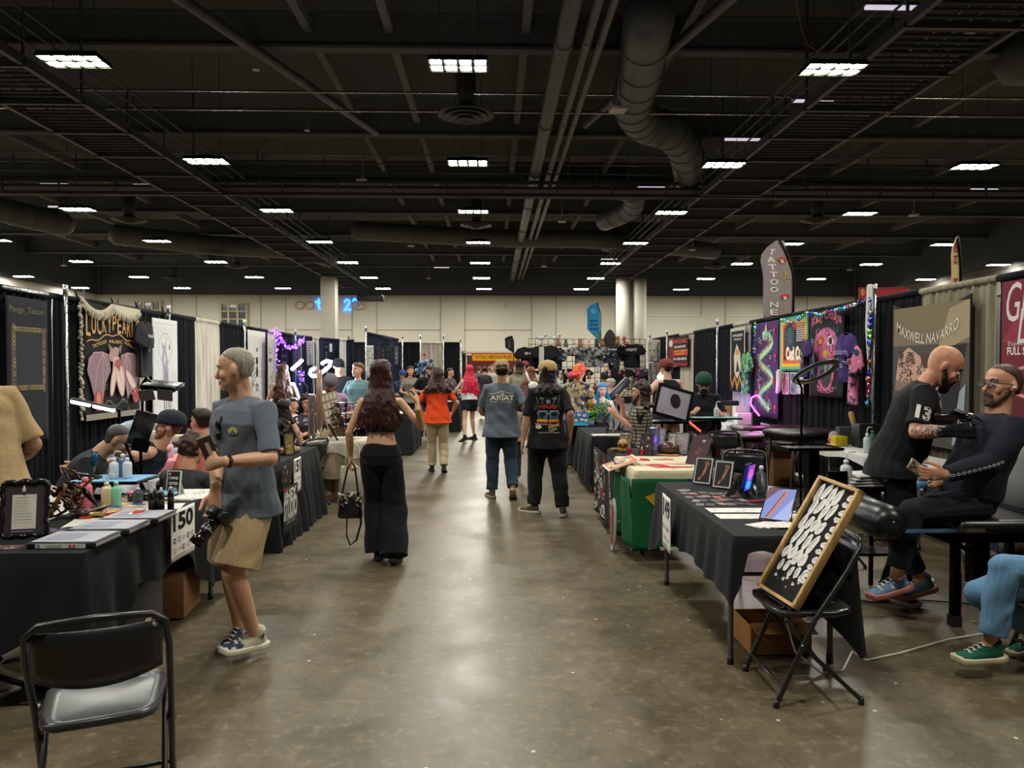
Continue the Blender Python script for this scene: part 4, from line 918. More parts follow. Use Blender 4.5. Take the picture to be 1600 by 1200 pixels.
def folding_chair(label, x, y, rz, col='#1b1c1e', seatcol=None, group=None):
    t = thing('folding_chair', label, 'chair', (x, y, 0), math.radians(rz), group); W = .215; sc = seatcol or col
    b = MB(sc, 'pvc')
    def outline(z, k):
        pts = []
        for yy, xx in ((.20, .0), (.20, .12), (.185, .175), (.14, .20), (-.10, .185), (-.17, .165), (-.195, .13), (-.20, 0)): pts.append((xx*k, yy*k))
        pts += [(-a, c) for a, c in reversed(pts[1:-1])]; return [V((a, c+.0, z+.012*(abs(c)/.2)**2)) for a, c in pts]
    b.rings([outline(.415, .96), outline(.42, 1), outline(.437, 1), outline(.444, .97), outline(.438, .75), outline(.434, .3)]); b.obj('seat', t)
    b = MB(col, 'pvc')
    def bk(u, v): a = (u-.5)*2; return V((a*.195, -.165-.03*v*1.0-.035*(1-a*a)*1.0, .60+.165*v+.0*a-.035*(1-v)*(1-a*a)))
    n = 12; A = [[bk(i/n, j/4) for i in range(n+1)] for j in range(5)]; B = [[p+V((0, -.012, 0)) for p in r] for r in A]
    b.rings([A[0]+B[0][::-1]]+[A[j]+B[j][::-1] for j in range(1, 5)]); b.obj('backrest', t)
    b = MB(col, 'pvc'); b.tube([(-W, .20, .02), (-W, .02, .42), (-W, -.14, .66), (-W+.01, -.195, .755), (-W+.05, -.215, .79), (0, -.225, .80), (W-.05, -.215, .79), (W-.01, -.195, .755), (W, -.14, .66), (W, .02, .42), (W, .20, .02)], .0125, n=10); b.obj('frame', t)
    for sx in (-1, 1):
        b = MB(col, 'pvc'); b.tube([(sx*(W-.022), .15, .415), (sx*(W-.022), .0, .22), (sx*(W-.022), -.22, .02)], .011, n=10); b.cyl((sx*(W-.022), -.22, 0), (sx*(W-.022), -.215, .035), .014, n=10); b.obj('rear_leg', t)
        b = MB(col, 'pvc'); b.cyl((sx*W, .205, 0), (sx*W, .2, .035), .0155, n=10); b.obj('foot_cap', t)
        b = MB('#a9a9a6', 'chrome'); b.box((sx*(W-.004), .04, .425), (.014, .05, .02)); b.ball((sx*(W+.012), .085, .3), .006); b.obj('hinge_bracket', t)
    b = MB(col, 'pvc'); b.tube([(-W+.02, -.15, .09), (W-.02, -.15, .09)], .009, n=8); b.tube([(-W, .17, .09), (W, .17, .09)], .009, n=8); b.obj('stretcher', t)
    return t
def bottle(name, label, p, r, h, col, capc='#e8e8e8', mt='gloss', lab=None, cap=True, group=None, spout=False):
    t = thing(name, label, 'bottle', p, 0, group); b = MB(col, mt)
    b.lathe((0, 0, 0), [(r*.9, 0), (r, .006), (r, h*.68), (r*.85, h*.76), (r*.38, h*.84), (r*.36, h*.88)], n=14); b.obj('bottle_body', t)
    b = MB(capc, 'paint'); b.lathe((0, 0, 0), [(r*.45, h*.86), (r*.45, h*.97), (r*.3, h)], n=12)
    if spout: b.tube([(0, 0, h*.95), (0, 0, h*1.2), (r*.5, 0, h*1.33), (r*1.6, 0, h*1.3)], r*.13, n=6)
    b.obj('cap', t)
    if lab: b = MB(lab, 'print'); b.lathe((0, 0, 0), [(r*1.015, h*.2), (r*1.015, h*.58)], n=14); b.obj('wrapper', t)
    return t
def tframe(name, label, cat, c, w_, h, tilt, rz, fc='#17181b', fw_=.018, pic=None, base='#d9d5cc', leg=True, th=.016, mt='paint'):
    """picture frame standing on a table, leaning back; c is the middle of its bottom edge"""
    t = thing(name, label, cat, c, math.radians(rz)); R3 = Euler((-tilt, 0, 0)).to_matrix(); q = lambda x, y, z: R3@V((x, y, z))
    b = MB(fc, mt)
    for x, z, a, e in ((0, fw_/2, w_, fw_), (0, h-fw_/2, w_, fw_), (-w_/2+fw_/2, h/2, fw_, h), (w_/2-fw_/2, h/2, fw_, h)): b.box(q(x, 0, z), (a, th, e), R=R3, bev=.003)
    b.obj('frame', t)
    o = q(-w_/2+fw_, -th*.2, fw_); A = Art(plane(o, q(1, 0, 0), q(0, 0, 1), q(0, -1, 0))); W, H = w_-2*fw_, h-2*fw_; A.step = .0005; A.rect(0, 0, W, H, base)
    if pic: pic(A, W, H)
    A.mb.obj('picture', t)
    if leg: b = MB(fc, 'paint'); b.prism([q(-.03, .01, h*.75), q(.03, .01, h*.75), V((.05, h*.38, .0)), V((-.05, h*.38, 0))], (0, .004, .002)); b.obj('easel_back', t)
    return t
def hang(name, label, cat, o, u, v, W, H, draw, thick=.006, sag=0, mtc='cloth', mtp='print', base='#eeeeee', wavy=.0, group=None, fringe=None):
    """sheet hung on a backdrop: o lower left corner, u right, v up"""
    o, u, v = V(o), V(u).normalized(), V(v).normalized(); n = u.cross(v).normalized()
    def fn(a, b, L=0):
        f = a/W; g = b/H; return o+u*a+v*(b-sag*4*f*(1-f)*g)+n*(L+thick+wavy*math.sin(f*11+g*2)*(1-.5*g))
    b = MB(base, mtc); nu, nv = 16, 12
    F = [[fn(W*i/nu, H*j/nv) for i in range(nu+1)] for j in range(nv+1)]; Bk = [[p-n*thick for p in r] for r in F]
    b.rings([F[j]+Bk[j][::-1] for j in range(nv+1)]); ob = b.obj(name); tag(ob, label, cat, group)
    if draw:
        A = Art(fn, mt=mtp, step=.0004); draw(A, W, H)
        if A.mb.v: A.mb.obj('printed_artwork' if cat not in ('shirt',) else 'shirt_print', ob)
    return ob
def shirt(label, o, u, W, H, col, mt='cloth', draw=None, name='hanging_shirt', sleeve=.3, side=0):
    o, u = V(o), V(u).normalized(); v = V((0, 0, 1)); n = u.cross(v).normalized()
    pts = [(-.36, 0), (.36, 0), (.35, .62), (.5+.08*sleeve, .52), (.62, .66), (.47, .90), (.20, .98), (.10, .94), (-.10, .94), (-.20, .98), (-.47, .90), (-.62, .66), (-.5-.08*sleeve, .52), (-.35, .62)]
    b = MB(col, mt); fl = lambda x, z: n*(.012*math.sin(x*16+1)*(1-z)+.03*(.5-abs(x))*1.0)
    fr = [o+u*(x*W)+v*(z*H)+fl(x, z) for x, z in pts]; ctr = o+v*(H*.5)+n*.035
    rg = []
    for k in (1, .98, .75, .45, .1):
        rg.append([ctr+(p-ctr)*k+n*(.028*(1-k**3))+n*.01*math.sin(i*2.3)*(k < 1) for i, p in enumerate(fr)])
    b.rings([[p-n*.02 for p in fr]]+rg); ob = b.obj(name); tag(ob, label, 'shirt')
    b = MB('#2a2a2c', 'paint'); tp = o+v*(H*.95); b.tube([tp-u*W*.2, tp+v*.03, tp+u*W*.2], .004, n=6); b.tube([tp+v*.03, tp+v*.07, tp+v*.10+u*.02, tp+v*.09+u*.03], .003, n=6); b.obj('hanger', ob)
    if draw: A = Art(lambda a, c, L=0: ctr+u*a+v*c+n*(.05+L)); draw(A, W, H); A.mb.obj('shirt_print', ob)
    return ob
# ================= left booths =================
TH = .74
ftable('folding table of booth 150 under black cloth, nearest to the camera on the left', -2.56, -1.95, 3.56, 5.4, TH, grp='folding display tables')
def dr150(s_, f):
    if s_ == 0: return .46+.05*math.sin(f*7)
    if s_ == 1: return .58*(1-min(f*4, 1))+.30+.0*f+(.33*max(0, min((f-.62)/.2, 1)))+.03*math.sin(f*20)
    if s_ == 3: return .5
    return .55
tcloth('black cloth draped over the booth 150 table, nearest on the left', -2.56, -1.95, 3.56, 5.4, TH, dr150, seed=3, foldn=4, rip=.022)
# booth number card
def numcard(label, o, u, W, H, num, rows=2, logos=True, seed=1, bend=.01):
    def draw(A, w, h):
        A.text(num, w*.5, h*.76, h*.36, '#141414', wd=w*.86, bold=.04); rr = random.Random(seed); cs = ['#7a3040', '#2a2a2a', '#555555', '#b9722e', '#2a2a2a', '#6a2f2a']
        for j in range(rows):
            for i in range(5):
                a, c = w*(.13+.185*i), h*(.40-.19*j)
                if (i+j) % 3 == 0: A.disc(a, c, w*.055, rr.choice(cs)); A.disc(a, c, w*.025, '#e9e5dc')
                elif (i+j) % 3 == 1: A.ring(a, c, w*.045, w*.015, rr.choice(cs), 10)
                else: A.line([(a-w*.05, c+h*.02), (a+w*.05, c+h*.02)], h*.015, '#333333'); A.line([(a-w*.04, c-h*.02), (a+w*.04, c-h*.02)], h*.02, rr.choice(cs))
        A.line([(w*.08, h*.10), (w*.9, h*.10)], h*.012, '#777777')
    return hang('booth_number_card', label, 'sign', o, u, (0, 0, 1), W, H, draw, thick=.002, mtc='print', base='#e6e3dc', wavy=.002)
o = P(266, 874, 4.42); e = P(300, 862, 4.95); numcard('white paper card reading 150 pinned to the black cloth on the left', V((-1.895, 4.40, .47)), (0.02, 1, 0), .33, .30, '150', 2)
# binders
for i, (x0, y0, rz, l) in enumerate(((-2.255, 3.64, 0, 'nearest'), (-2.235, 3.93, 0, 'middle'), (-2.21, 4.21, 0, 'farthest'))):
    t = thing('binder', 'black portfolio binder with white spine label, %s of three on the booth 150 table' % l, 'binder', (x0+.16, y0+.13, TH+.003), rz, 'portfolio binders')
    b = MB('#1b1b1f', 'vinyl'); b.box((0, -.125, .014), (.33, .014, .028), bev=.004); b.box((0, 0, .0035), (.33, .26, .004)); b.box((0, .0, .0265), (.33, .26, .004), bev=.001); b.obj('cover', t)
    b = MB('#d9d8d4', 'print'); b.box((.004, .004, .015), (.31, .24, .017)); b.obj('pages', t)
    A = Art(plane((-.165, -.13, .0292), (1, 0, 0), (0, 1, 0))); A.rect(.012, .012, .318, .25, '#a9a9b2'); A.rect(.05, .05, .2, .2, '#8f90a0'); A.mb.obj('cover_sheet', t)
    A = Art(plane((-.165, -.1325, 0), (1, 0, 0), (0, 0, 1), (0, -1, 0))); A.rect(.045, .003, .285, .025, '#d4d2ca'); A.rect(.052, .006, .066, .022, '#5b8f9c'); A.text('DURABLE VIEW', .135, .014, .009, '#3f7a4a', wd=.075, bold=.02); A.disc(.212, .014, .008, '#c84a44'); A.disc(.232, .014, .008, '#c84a44'); A.text('120 LTR', .262, .014, .007, '#555555', wd=.03); A.mb.obj('spine_label', t)
# ornate frame
t = thing('ornate_picture', 'ornate black picture frame holding a cream card at the left photo edge', 'picture frame', (-2.41, 3.86, TH+.006), math.radians(14))
R3 = Euler((-.16, 0, 0)).to_matrix(); q = lambda x, y, z: R3@V((x, y, z)); b = MB('#141416', 'gloss'); W, H = .205, .285
def orn(p0, p1):
    pts = []; n = 22; p0, p1 = V(p0), V(p1); nn = (p1-p0).normalized().cross(V((0, 1, 0)))
    for i in range(n+1): f = i/n; pts.append(p0.lerp(p1, f)+nn*(.004*math.cos(f*2*PI*3)+.003*math.cos(f*2*PI*7)))
    b.tube([R3@p for p in pts], [(.014, .012)]*len(pts), side=(0, 1, 0), n=8)
orn((-W/2, 0, .012), (W/2, 0, .012)); orn((W/2, 0, .012), (W/2, 0, H)); orn((W/2, 0, H), (-W/2, 0, H)); orn((-W/2, 0, H), (-W/2, 0, .012)); b.ball(q(0, 0, H+.008), (.03, .01, .012)); b.obj('frame', t)
A = Art(plane(q(-W/2, .002, .012), q(1, 0, 0), q(0, 0, 1), q(0, -1, 0))); A.rect(.0, .0, W, H-.01, '#3b383b'); A.rect(.045, .035, W-.05, H-.075, '#d2cec2'); rr = random.Random(4)
for i in range(9): A.line([(.055, H-.09-i*.014), (.055+.09*rr.uniform(.6, 1), H-.09-i*.014)], .0018, '#77736a')
A.poly([(.09, H-.05), (.10, H-.025), (.11, H-.05)], '#c9c6bc'); A.disc(.1, H-.055, .008, '#b9b6ac'); A.line([(.05, .024), (.15, .024)], .004, '#9a8fae'); A.mb.obj('card', t)
b = MB('#161616', 'paint'); b.prism([q(-.03, .008, .2), q(.03, .008, .2), V((.04, .13, 0)), V((-.04, .13, 0))], (0, .004, .002)); b.obj('easel_back', t)
# papers
def paper(name, label, c, w_, h_, rz, col='#dcdad2', draw=None, n=1, z=TH+.003, cat='paper', th=.0015, grp=None):
    t = MB(col, 'print'); M = Matrix.Rotation(math.radians(rz), 3, 'Z'); c = V((c[0], c[1], z))
    for i in range(n): t.box(c+M@V((.006*i, .004*i, th/2+i*th*1.3)), (w_, h_, th), R=M@Matrix.Rotation(.05*i, 3, 'Z'))
    o = t.obj(name); tag(o, label, cat, grp); zz = c.z+th*(1+1.3*(n-1))+.0006
    if draw: A = Art(plane(V((c.x, c.y, zz))-M@V((w_/2, h_/2, 0)), M@V((1, 0, 0)), M@V((0, 1, 0)), (0, 0, 1)), step=.0003); draw(A, w_, h_); A.mb.obj('drawing', o)
    return o
def ink(n, cols=('#555560', '#777788'), wd=.0022, seed=5):
    return lambda A, w, h: A.scribble(w*.05, h*.06, w*.95, h*.94, n, wd, cols, random.Random(seed))
def lines(n, col='#77756e'):
    def f(A, w, h):
        rr = random.Random(n)
        for i in range(n): A.line([(w*.08, h*(.08+.85*i/n)), (w*(.08+.8*rr.uniform(.6, 1)), h*(.08+.85*i/n))], .002, col)
    return f
paper('paper_stack', 'stack of white lined sheets beside the ornate frame', (-2.26, 4.25), .27, .22, 12, n=3, draw=lines(12), z=TH+.003)
paper('photo_print', 'strip of small dark photo prints at the near left corner of the booth 150 table', (-2.45, 3.67), .28, .09, 4, '#5a4744', draw=ink(10, ('#9c6f66', '#c9a79c', '#2a2226'), .008))
paper('photo_print', 'dark glossy print lying between the ornate frame and the binders', (-2.32, 4.05), .26, .10, -5, '#4a4358', draw=ink(10, ('#8f86ad', '#c6c2cf', '#2a2233'), .006))
def flash(cols, seed, base=None):
    def f(A, w, h):
        rr = random.Random(seed)
        for i in range(16):
            u, v = rr.uniform(.1, .9)*w, rr.uniform(.1, .9)*h; r = rr.uniform(.02, .05)
            A.poly([(min(max(u+r*rr.uniform(.5, 1.6)*math.cos(a), 0), w), min(max(v+r*rr.uniform(.3, 1)*math.sin(a), 0), h)) for a in [k*PI/4 for k in range(8)]], rr.choice(cols))
    return f
for i, (x, y, c, cs, l) in enumerate(((-2.30, 4.55, '#b5a6a8', ('#3f56a0', '#c26a3c', '#c9a24a', '#7c2f48', '#d8d4cc'), 'nearest, blue and orange'), (-2.28, 4.80, '#a9a0a2', ('#c75f32', '#34508f', '#d7b45a', '#e0d8cc'), 'middle, orange and blue'), (-2.30, 5.05, '#8a6a4a', ('#d98a2e', '#e3b95a', '#5a2f22', '#26202a'), 'farthest, orange and black'))):
    paper('art_print', 'colourful flash art print lying on the booth 150 table, '+l, (x, y), .40, .235, 6, c, draw=flash(cs, i+3), cat='art print')
paper('paper_stack', 'white drawn sheet in front of the five black bottles', (-2.07, 4.72), .2, .2, 10, n=2, draw=ink(10))
paper('paper_stack', 'pale paper sheets near the far end of the booth 150 table, beside the camera', (-2.10, 5.17), .28, .40, -8, n=4, draw=ink(34, seed=8))
# little boxes
for i, (x, y, z, c, l) in enumerate(((-2.36, 4.38, 0, '#b2382c', 'red, bottom left'), (-2.33, 4.41, .018, '#a58b32', 'gold, on the red one'), (-2.25, 4.40, 0, '#c79a33', 'gold, bottom middle'), (-2.24, 4.43, .018, '#d0622c', 'orange, on top'), (-2.10, 4.36, 0, '#a58b32', 'gold, right pile bottom left'), (-2.05, 4.37, 0, '#b79a3a', 'gold, right pile bottom right'), (-2.08, 4.39, .018, '#b0323c', 'crimson, on the right pile'))):
    b = MB(c, 'gloss'); R3 = Matrix.Rotation(.15+.2*(i % 3), 3, 'Z'); b.box((x, y, TH+.011+z), (.065, .11, .016), R=R3, bev=.002); b.box((x, y, TH+.0195+z), (.045, .09, .001), '#d9b45a' if i % 2 else '#c9483c', R=R3)
    tag(b.obj('small_box'), 'small foil box on the booth 150 table, '+l, 'box', 'small foil boxes')
for i, (x, y, l) in enumerate(((-2.02, 4.48, 'front left'), (-1.975, 4.50, 'front right'), (-2.0, 4.56, 'middle left'), (-1.955, 4.59, 'back right'), (-2.045, 4.57, 'back left'))):
    bottle('spray_bottle', 'black spray bottle with clear cap on the booth 150 table, %s of five' % l, (x-.02, y, TH+.004), .019, .15, '#18181a', '#c9ccd0', lab='#232326', group='five black spray bottles')
for (x, y, r, h, c, cc, l, sp) in ((-2.46, 4.78, .032, .15, '#d5c99a', '#d8d4c4', 'cream', True), (-2.38, 4.74, .03, .16, '#7fc2a6', '#8fd4bb', 'mint green', False), (-2.53, 4.66, .04, .2, '#d8687a', '#d88a96', 'pink', False), (-2.30, 4.86, .03, .1, '#3a4a4a', '#b9c4d0', 'dark', False)):
    bottle('soap_bottle', l+' soap bottle behind the metal sculpture', (x, y, TH+.004), r, h, c, cc, spout=sp)
for (x, y, r, h, c, cc, l) in ((-2.24, 4.93, .038, .05, '#2a2226', '#c96a72', 'pink lid'), (-2.16, 4.99, .05, .03, '#232527', '#1a1a1c', 'black lid'), (-2.1, 5.10, .07, .02, '#2a2c2e', '#8fb9d6', 'blue cloth on it')):
    t = thing('jar', 'round dark jar with %s between the bottles and the art prints' % l, 'jar', (x-.12, y, TH+.004)); b = MB(c, 'gloss'); b.lathe((0, 0, 0), [(r, 0), (r*1.02, h*.5), (r, h)], n=16); b.obj('jar_body', t); b = MB(cc, 'gloss'); b.lathe((0, 0, h), [(r*1.03, 0), (r*1.03, .012), (r*.9, .016)], n=16); b.obj('lid', t)
# metal biker sculpture
t = thing('metal_sculpture', 'bronze coloured scrap metal motorbike sculpture on the booth 150 table', 'sculpture', (-2.47, 4.40, TH+.004), math.radians(10))
b = MB('#4a3a2c', 'metal'); rr = random.Random(9)
for i in range(46):
    a = V((rr.uniform(-.10, .08), rr.uniform(-.04, .05), rr.uniform(.04, .18))); d = V((rr.uniform(-.05, .05), rr.uniform(-.03, .03), rr.uniform(-.05, .05))); b.tube([a, a+d*.6, a+d*1.2], rr.uniform(.004, .010), n=6, col=rr.choice(['#4a3a2c', '#6a5238', '#35291f', '#8a6c48']))
b.tube([(.0, 0, .18), (-.02, 0, .24), (-.05, .01, .29), (.02, 0, .27), (.05, .0, .22)], .008, n=6); b.obj('twisted_body', t)
b = MB('#b08a62', 'metal'); b.tube([(-.02, -.03, .2), (-.05, -.04, .12), (-.09, -.05, .05)], [(.014, .006)]*3, n=6); b.box((-.10, -.055, .035), (.05, .012, .05), bev=.004); b.obj('copper_arm', t)
b = MB('#3d2f24', 'metal'); b.tube([(.07, 0, .16), (.11, -.01, .11), (.15, -.02, .06)], [.02, .016, .003], n=8); b.obj('spike', t)
b = MB('#2e2620', 'leather'); b.tube([(-.13, 0, .012), (.06, .0, .012), (.13, .01, .03), (.2, .03, .06)], [(.006, .03)]*4, side=(0, 0, 1), n=8); b.cyl((.07, -.02, 0), (.07, -.02, .045), .04, n=14); b.obj('base', t)
b = MB('#8a847a', 'paint'); b.box((.13, -.01, .045), (.12, .05, .01), R=Matrix.Rotation(-.3, 3, 'Y'), bev=.004); b.obj('seat_pad', t)
# price card
def pcard(A, W, H):
    A.rect(0, 0, W, H, '#2b2529'); A.rect(W*.1, H*.86, W*.22, H*.94, '#ddd8cf')
    for i, s_ in enumerate(('100$', 'TATTOO', 'SPECIAL')): A.text(s_, W*.5, H*(.72-.23*i), H*.13, '#d8d4cc', wd=W*.74, bold=.03)
    A.rect(W*.1, H*.03, W*.3, H*.12, '#b9323c')
tframe('standing_card', 'dark standing price card with pale lettering on the booth 150 table, beside the boy', 'sign', (-2.19, 5.12, TH+.006), .10, .17, .18, -8, fc='#c9c5ba', fw_=.006, pic=pcard)
# storage bin and carton under the table
t = thing('storage_bin', 'black storage bin with a yellow label under the booth 150 table', 'bin', (-2.17, 4.22, 0)); b = MB('#16161a', 'vinyl'); b.box((0, 0, .21), (.40, .5, .42), bev=.02); b.obj('bin_body', t); b = MB('#1c1c20', 'vinyl'); b.box((0, 0, .435), (.43, .53, .03), bev=.01); b.obj('lid', t)
A = Art(plane((.2005, .0, .08), (0, 1, 0), (0, 0, 1), (1, 0, 0))); A.rect(0, 0, .08, .12, '#c9a93a'); A.rect(.005, .08, .075, .115, '#ddd8cc'); A.scribble(.01, .01, .07, .07, 5, .004, ['#5a4a2a'], random.Random(2)); A.mb.obj('yellow_label', t)
b = MB('#8a6038', 'card'); b.box((-2.15, 4.95, .16), (.3, .35, .3), R=Matrix.Rotation(.1, 3, 'Z'), bev=.004); b.box((-2.15, 4.95, .312), (.05, .35, .002), '#a9864f', R=Matrix.Rotation(.1, 3, 'Z')); tag(b.obj('carton'), 'brown carton under the far end of the booth 150 table', 'box')
b = MB('#121214', 'metal')
for a, c in (((-2.52, 3.50, .30), (-2.52, 3.50, .02)), ((-2.52, 3.50, .24), (-2.1, 3.6, .05)), ((-2.3, 3.5, .26), (-2.62, 3.6, .24))): b.tube([a, c], .014, n=8)
b.box((-2.52, 3.50, .26), (.08, .06, .05)); tag(b.obj('folded_stand'), 'folded black metal stand leaning under the near end of the booth 150 table', 'stand')

# ---- people of booth 150 ----
person('man in tan short-sleeved shirt and dark trousers with his back turned at the left edge', -2.78, 4.12, 42, h=1.84, lean=(-.12, .16), det=1, fat=.35, skin='#a57a62', R=dict(p=(.20, .28, 1.02), pole=(.4, -1, -.3)), L=dict(p=(-.2, .3, .95)), top=dict(k='tee', col='#a98f68', inf=.03, hem=-.14, sl=.9, wr=.012), bot=dict(k='trousers', col='#17181b', w=1.15), hair=dict(k='short', col='#2a1c16'), ink=(('R', .9, 1.9),))
art = person('tattoo artist in dark shirt and black-framed glasses bent over his work, black gloves', P(88, 600, 5.75).x, 5.75, -72, h=1.75, det=2, skin='#c09070', pel=(0, 0, .52), lean=(0, .62), neck=(0, .07, .175), head=(0, -30, 0), R=dict(p=('P', 128, 744, 5.45), pole=(1, -.2, -1), f=(.1, 1, -.1), n=(0, 0, -1), c=.9), L=dict(p=('P', 139, 741, 5.72), pole=(-1, -.2, -1), f=(.2, 1, -.1), n=(0, 0, -1), c=.9),
    RF=dict(p=(.2, .4, .08)), LF=dict(p=(-.2, .4, .08)), top=dict(k='tee', col='#2c2e31', inf=.02, hem=-.05), bot=dict(k='trousers', col='#1b1c1f'), hair=dict(k='buzz', col='#4a4642'), glasses='#0e0e10', gloves='#17171a', ink=(('R', .9, 1.9), ('L', .9, 1.9)))
person('person in white tank top with tattooed shoulder leaning forward behind the metal sculpture', P(100, 600, 5.05).x, 5.05, 75, h=1.7, det=1, skin='#c79478', pel=(0, 0, .45), lean=(0, 1.0), neck=(0, .05, .19), head=(0, -35, 0), R=dict(p=(.2, .4, .5), pole=(.6, -.6, -1)), L=dict(p=(-.2, .4, .5), pole=(-.6, -.6, -1)),
    RF=dict(p=(.2, .4, .08)), LF=dict(p=(-.2, .4, .08)), top=dict(k='tank', col='#cfcbc4', inf=.014, hem=-.05), bot=dict(k='trousers', col='#1d1d20'), hair=dict(k='short', col='#231a16'), ink=(('R', -.1, 1.6), ('L', -.1, 1.6)))
cl = person('bearded man in dark cap and vest lying back with tattooed arm under the bar lamp', P(176, 600, 6.3).x, 6.35, 92, h=1.76, det=2, skin='#d9a58c', pel=(0, -.05, .55), lean=(0, -.75), neck=(0, .03, .19), head=(8, 10, 0), R=dict(p=(.25, .5, .72), pole=(.5, -.5, -.6), c=.5), L=dict(p=(-.28, .32, .78), pole=(-.6, -.4, -.4), c=.6), RF=dict(p=(.12, .88, .5), pole=(0, .3, 1)), LF=dict(p=(-.12, .88, .5), pole=(0, .3, 1)),
    top=dict(k='tank', col='#1b2430', inf=.02, hem=-.04), bot=dict(k='trousers', col='#26282c'), hair=dict(k='buzz', col='#6a4430'), beard='#8a4f30', cap=dict(col='#2b2f38', rot=0), ink=(('R', .1, 1.9), ('L', .1, 1.9)), shoes=('#2a2a2a', '#888888'))
person('boy with short curly brown hair and dark grey t-shirt sitting low with his back turned', P(281, 600, 5.75).x, 5.75, -14, h=1.66, det=2, skin='#c68d6c', pel=(0, 0, .36), lean=(.02, .12), neck=(0, .05, .19), head=(-8, -8, 0), R=dict(p=(.2, .35, .35)), L=dict(p=(-.2, .35, .35)), RF=dict(p=(.15, .5, .08)), LF=dict(p=(-.15, .5, .08)), top=dict(k='tee', col='#35373a', inf=.02, hem=-.05), bot=dict(k='trousers', col='#1c1d20'), hair=dict(k='curlyshort', col='#3b2418'))
person('person in coral pink top and dark vest, half hidden behind the grey-haired man', P(324, 600, 6.6).x, 6.6, 60, h=1.7, det=0, skin='#d79a86', pel=(0, 0, .5), lean=(0, .1), L=dict(p=(-.3, .3, .6)), R=dict(p=(.2, .35, .6)), RF=dict(p=(.15, .5, .08)), LF=dict(p=(-.15, .5, .08)), top=dict(k='long', col='#d9776e', inf=.03, hem=-.05), bot=dict(k='trousers', col='#1c1d20'), hair=dict(k='short', col='#2a1c16'))
# seats and couches
def stool(label, p, h=.48, r=.17, col='#161618'):
    t = thing('stool', label, 'stool', (p[0], p[1], 0)); b = MB(col, 'leather'); b.lathe((0, 0, h-.09), [(r*.9, 0), (r, .02), (r, .07), (r*.9, .09), (.02, .092)], n=22); b.obj('seat', t)
    b = MB('#77787a', 'chrome'); b.cyl((0, 0, .1), (0, 0, h-.09), .025, n=12); b.obj('column', t)
    for i in range(5):
        a = 2*PI*i/5; b = MB('#77787a', 'chrome'); b.tube([(0, 0, .12), (.25*math.cos(a), .25*math.sin(a), .07)], .014, n=8); b.ball((.25*math.cos(a), .25*math.sin(a), .03), .03, col='#111111', mt='paint', n=8, m=5); b.obj('leg', t)
    return t
stool('black round stool under the bent tattoo artist on the left', (P(88, 600, 5.75).x, 5.75), .44)
stool('black stool under the person in the white tank top', (P(100, 600, 5.05).x, 5.05), .37)
stool('low black stool under the boy', (P(281, 600, 5.75).x, 5.75), .28)
def couch(label, c, L, W_, h, rz, col='#3a2326', tilt=0, hd=.35, sheet=None, legs=True, name='massage_table'):
    t = thing(name, label, 'massage table', (c[0], c[1], 0), math.radians(rz)); b = MB(col, 'leather'); b.box((0, 0, h-.035), (L-hd, W_, .07), bev=.03); b.obj('padded_top', t)
    b = MB(col, 'leather'); M = Matrix.Rotation(-tilt, 3, 'Y'); p = V(((L-hd)/2, 0, h-.035)); b.box(p+M@V((hd/2+.01, 0, 0)), (hd, W_, .07), R=M, bev=.03); b.obj('head_section', t)
    if legs:
        b = MB('#1d1d20', 'metal')
        for sy in (-1, 1): b.box((0, sy*(W_/2-.05), h-.085), (L-hd-.05, .03, .035))
        b.obj('rail_frame', t)
        for sx in (-1, 1):
            for sy in (-1, 1): b = MB('#2a1e20', 'paint'); b.tube([(sx*((L-hd)/2-.1), sy*(W_/2-.06), h-.08), (sx*((L-hd)/2-.04), sy*(W_/2-.04), 0)], .018, n=8); b.obj('leg', t)
            b = MB('#4a3424', 'wood'); b.tube([(sx*((L-hd)/2-.06), -(W_/2-.06), h*.45), (sx*.1, -(W_/2-.06), h-.09)], .012, n=6); b.obj('strut', t)
    if sheet: b = MB(sheet, 'cloth'); b.grid(lambda u, v: V(((u-.5)*(L-hd)*.96, (v-.5)*W_*1.12, h+.004-.10*max(0, abs(v-.5)*2-.86)*6+.004*math.sin(u*40+v*9))), 40, 16); o = b.obj('cover_sheet', t)
    return t
couch('tattoo couch under the reclining man in the cap', (P(176, 600, 6.3).x-.25, 6.38), 1.7, .5, .47, 180, '#2c2e33', tilt=.0)
couch('massage table with pink cover behind the boy', (-3.15, 7.0), 1.1, .62, .78, 0, '#33282b', sheet='#d58a92', hd=.3)
couch('massage table covered with crumpled white paper behind the boy', (-3.12, 6.30), 1.05, .6, .70, 8, '#2b2b2e', sheet='#d4d5d8', hd=.3)
b = MB('#bcd3e2', 'bag'); c = P(190, 700, 6.35); b.ball(c, (.13, .22, .26), n=18, m=12, R=Matrix.Rotation(.5, 3, 'Y')); o = tag(b.obj('covered_pillow'), 'pillow in pale blue plastic behind the reclining man in the cap', 'pillow'); wrinkle(o.data, .02, (10, 14))
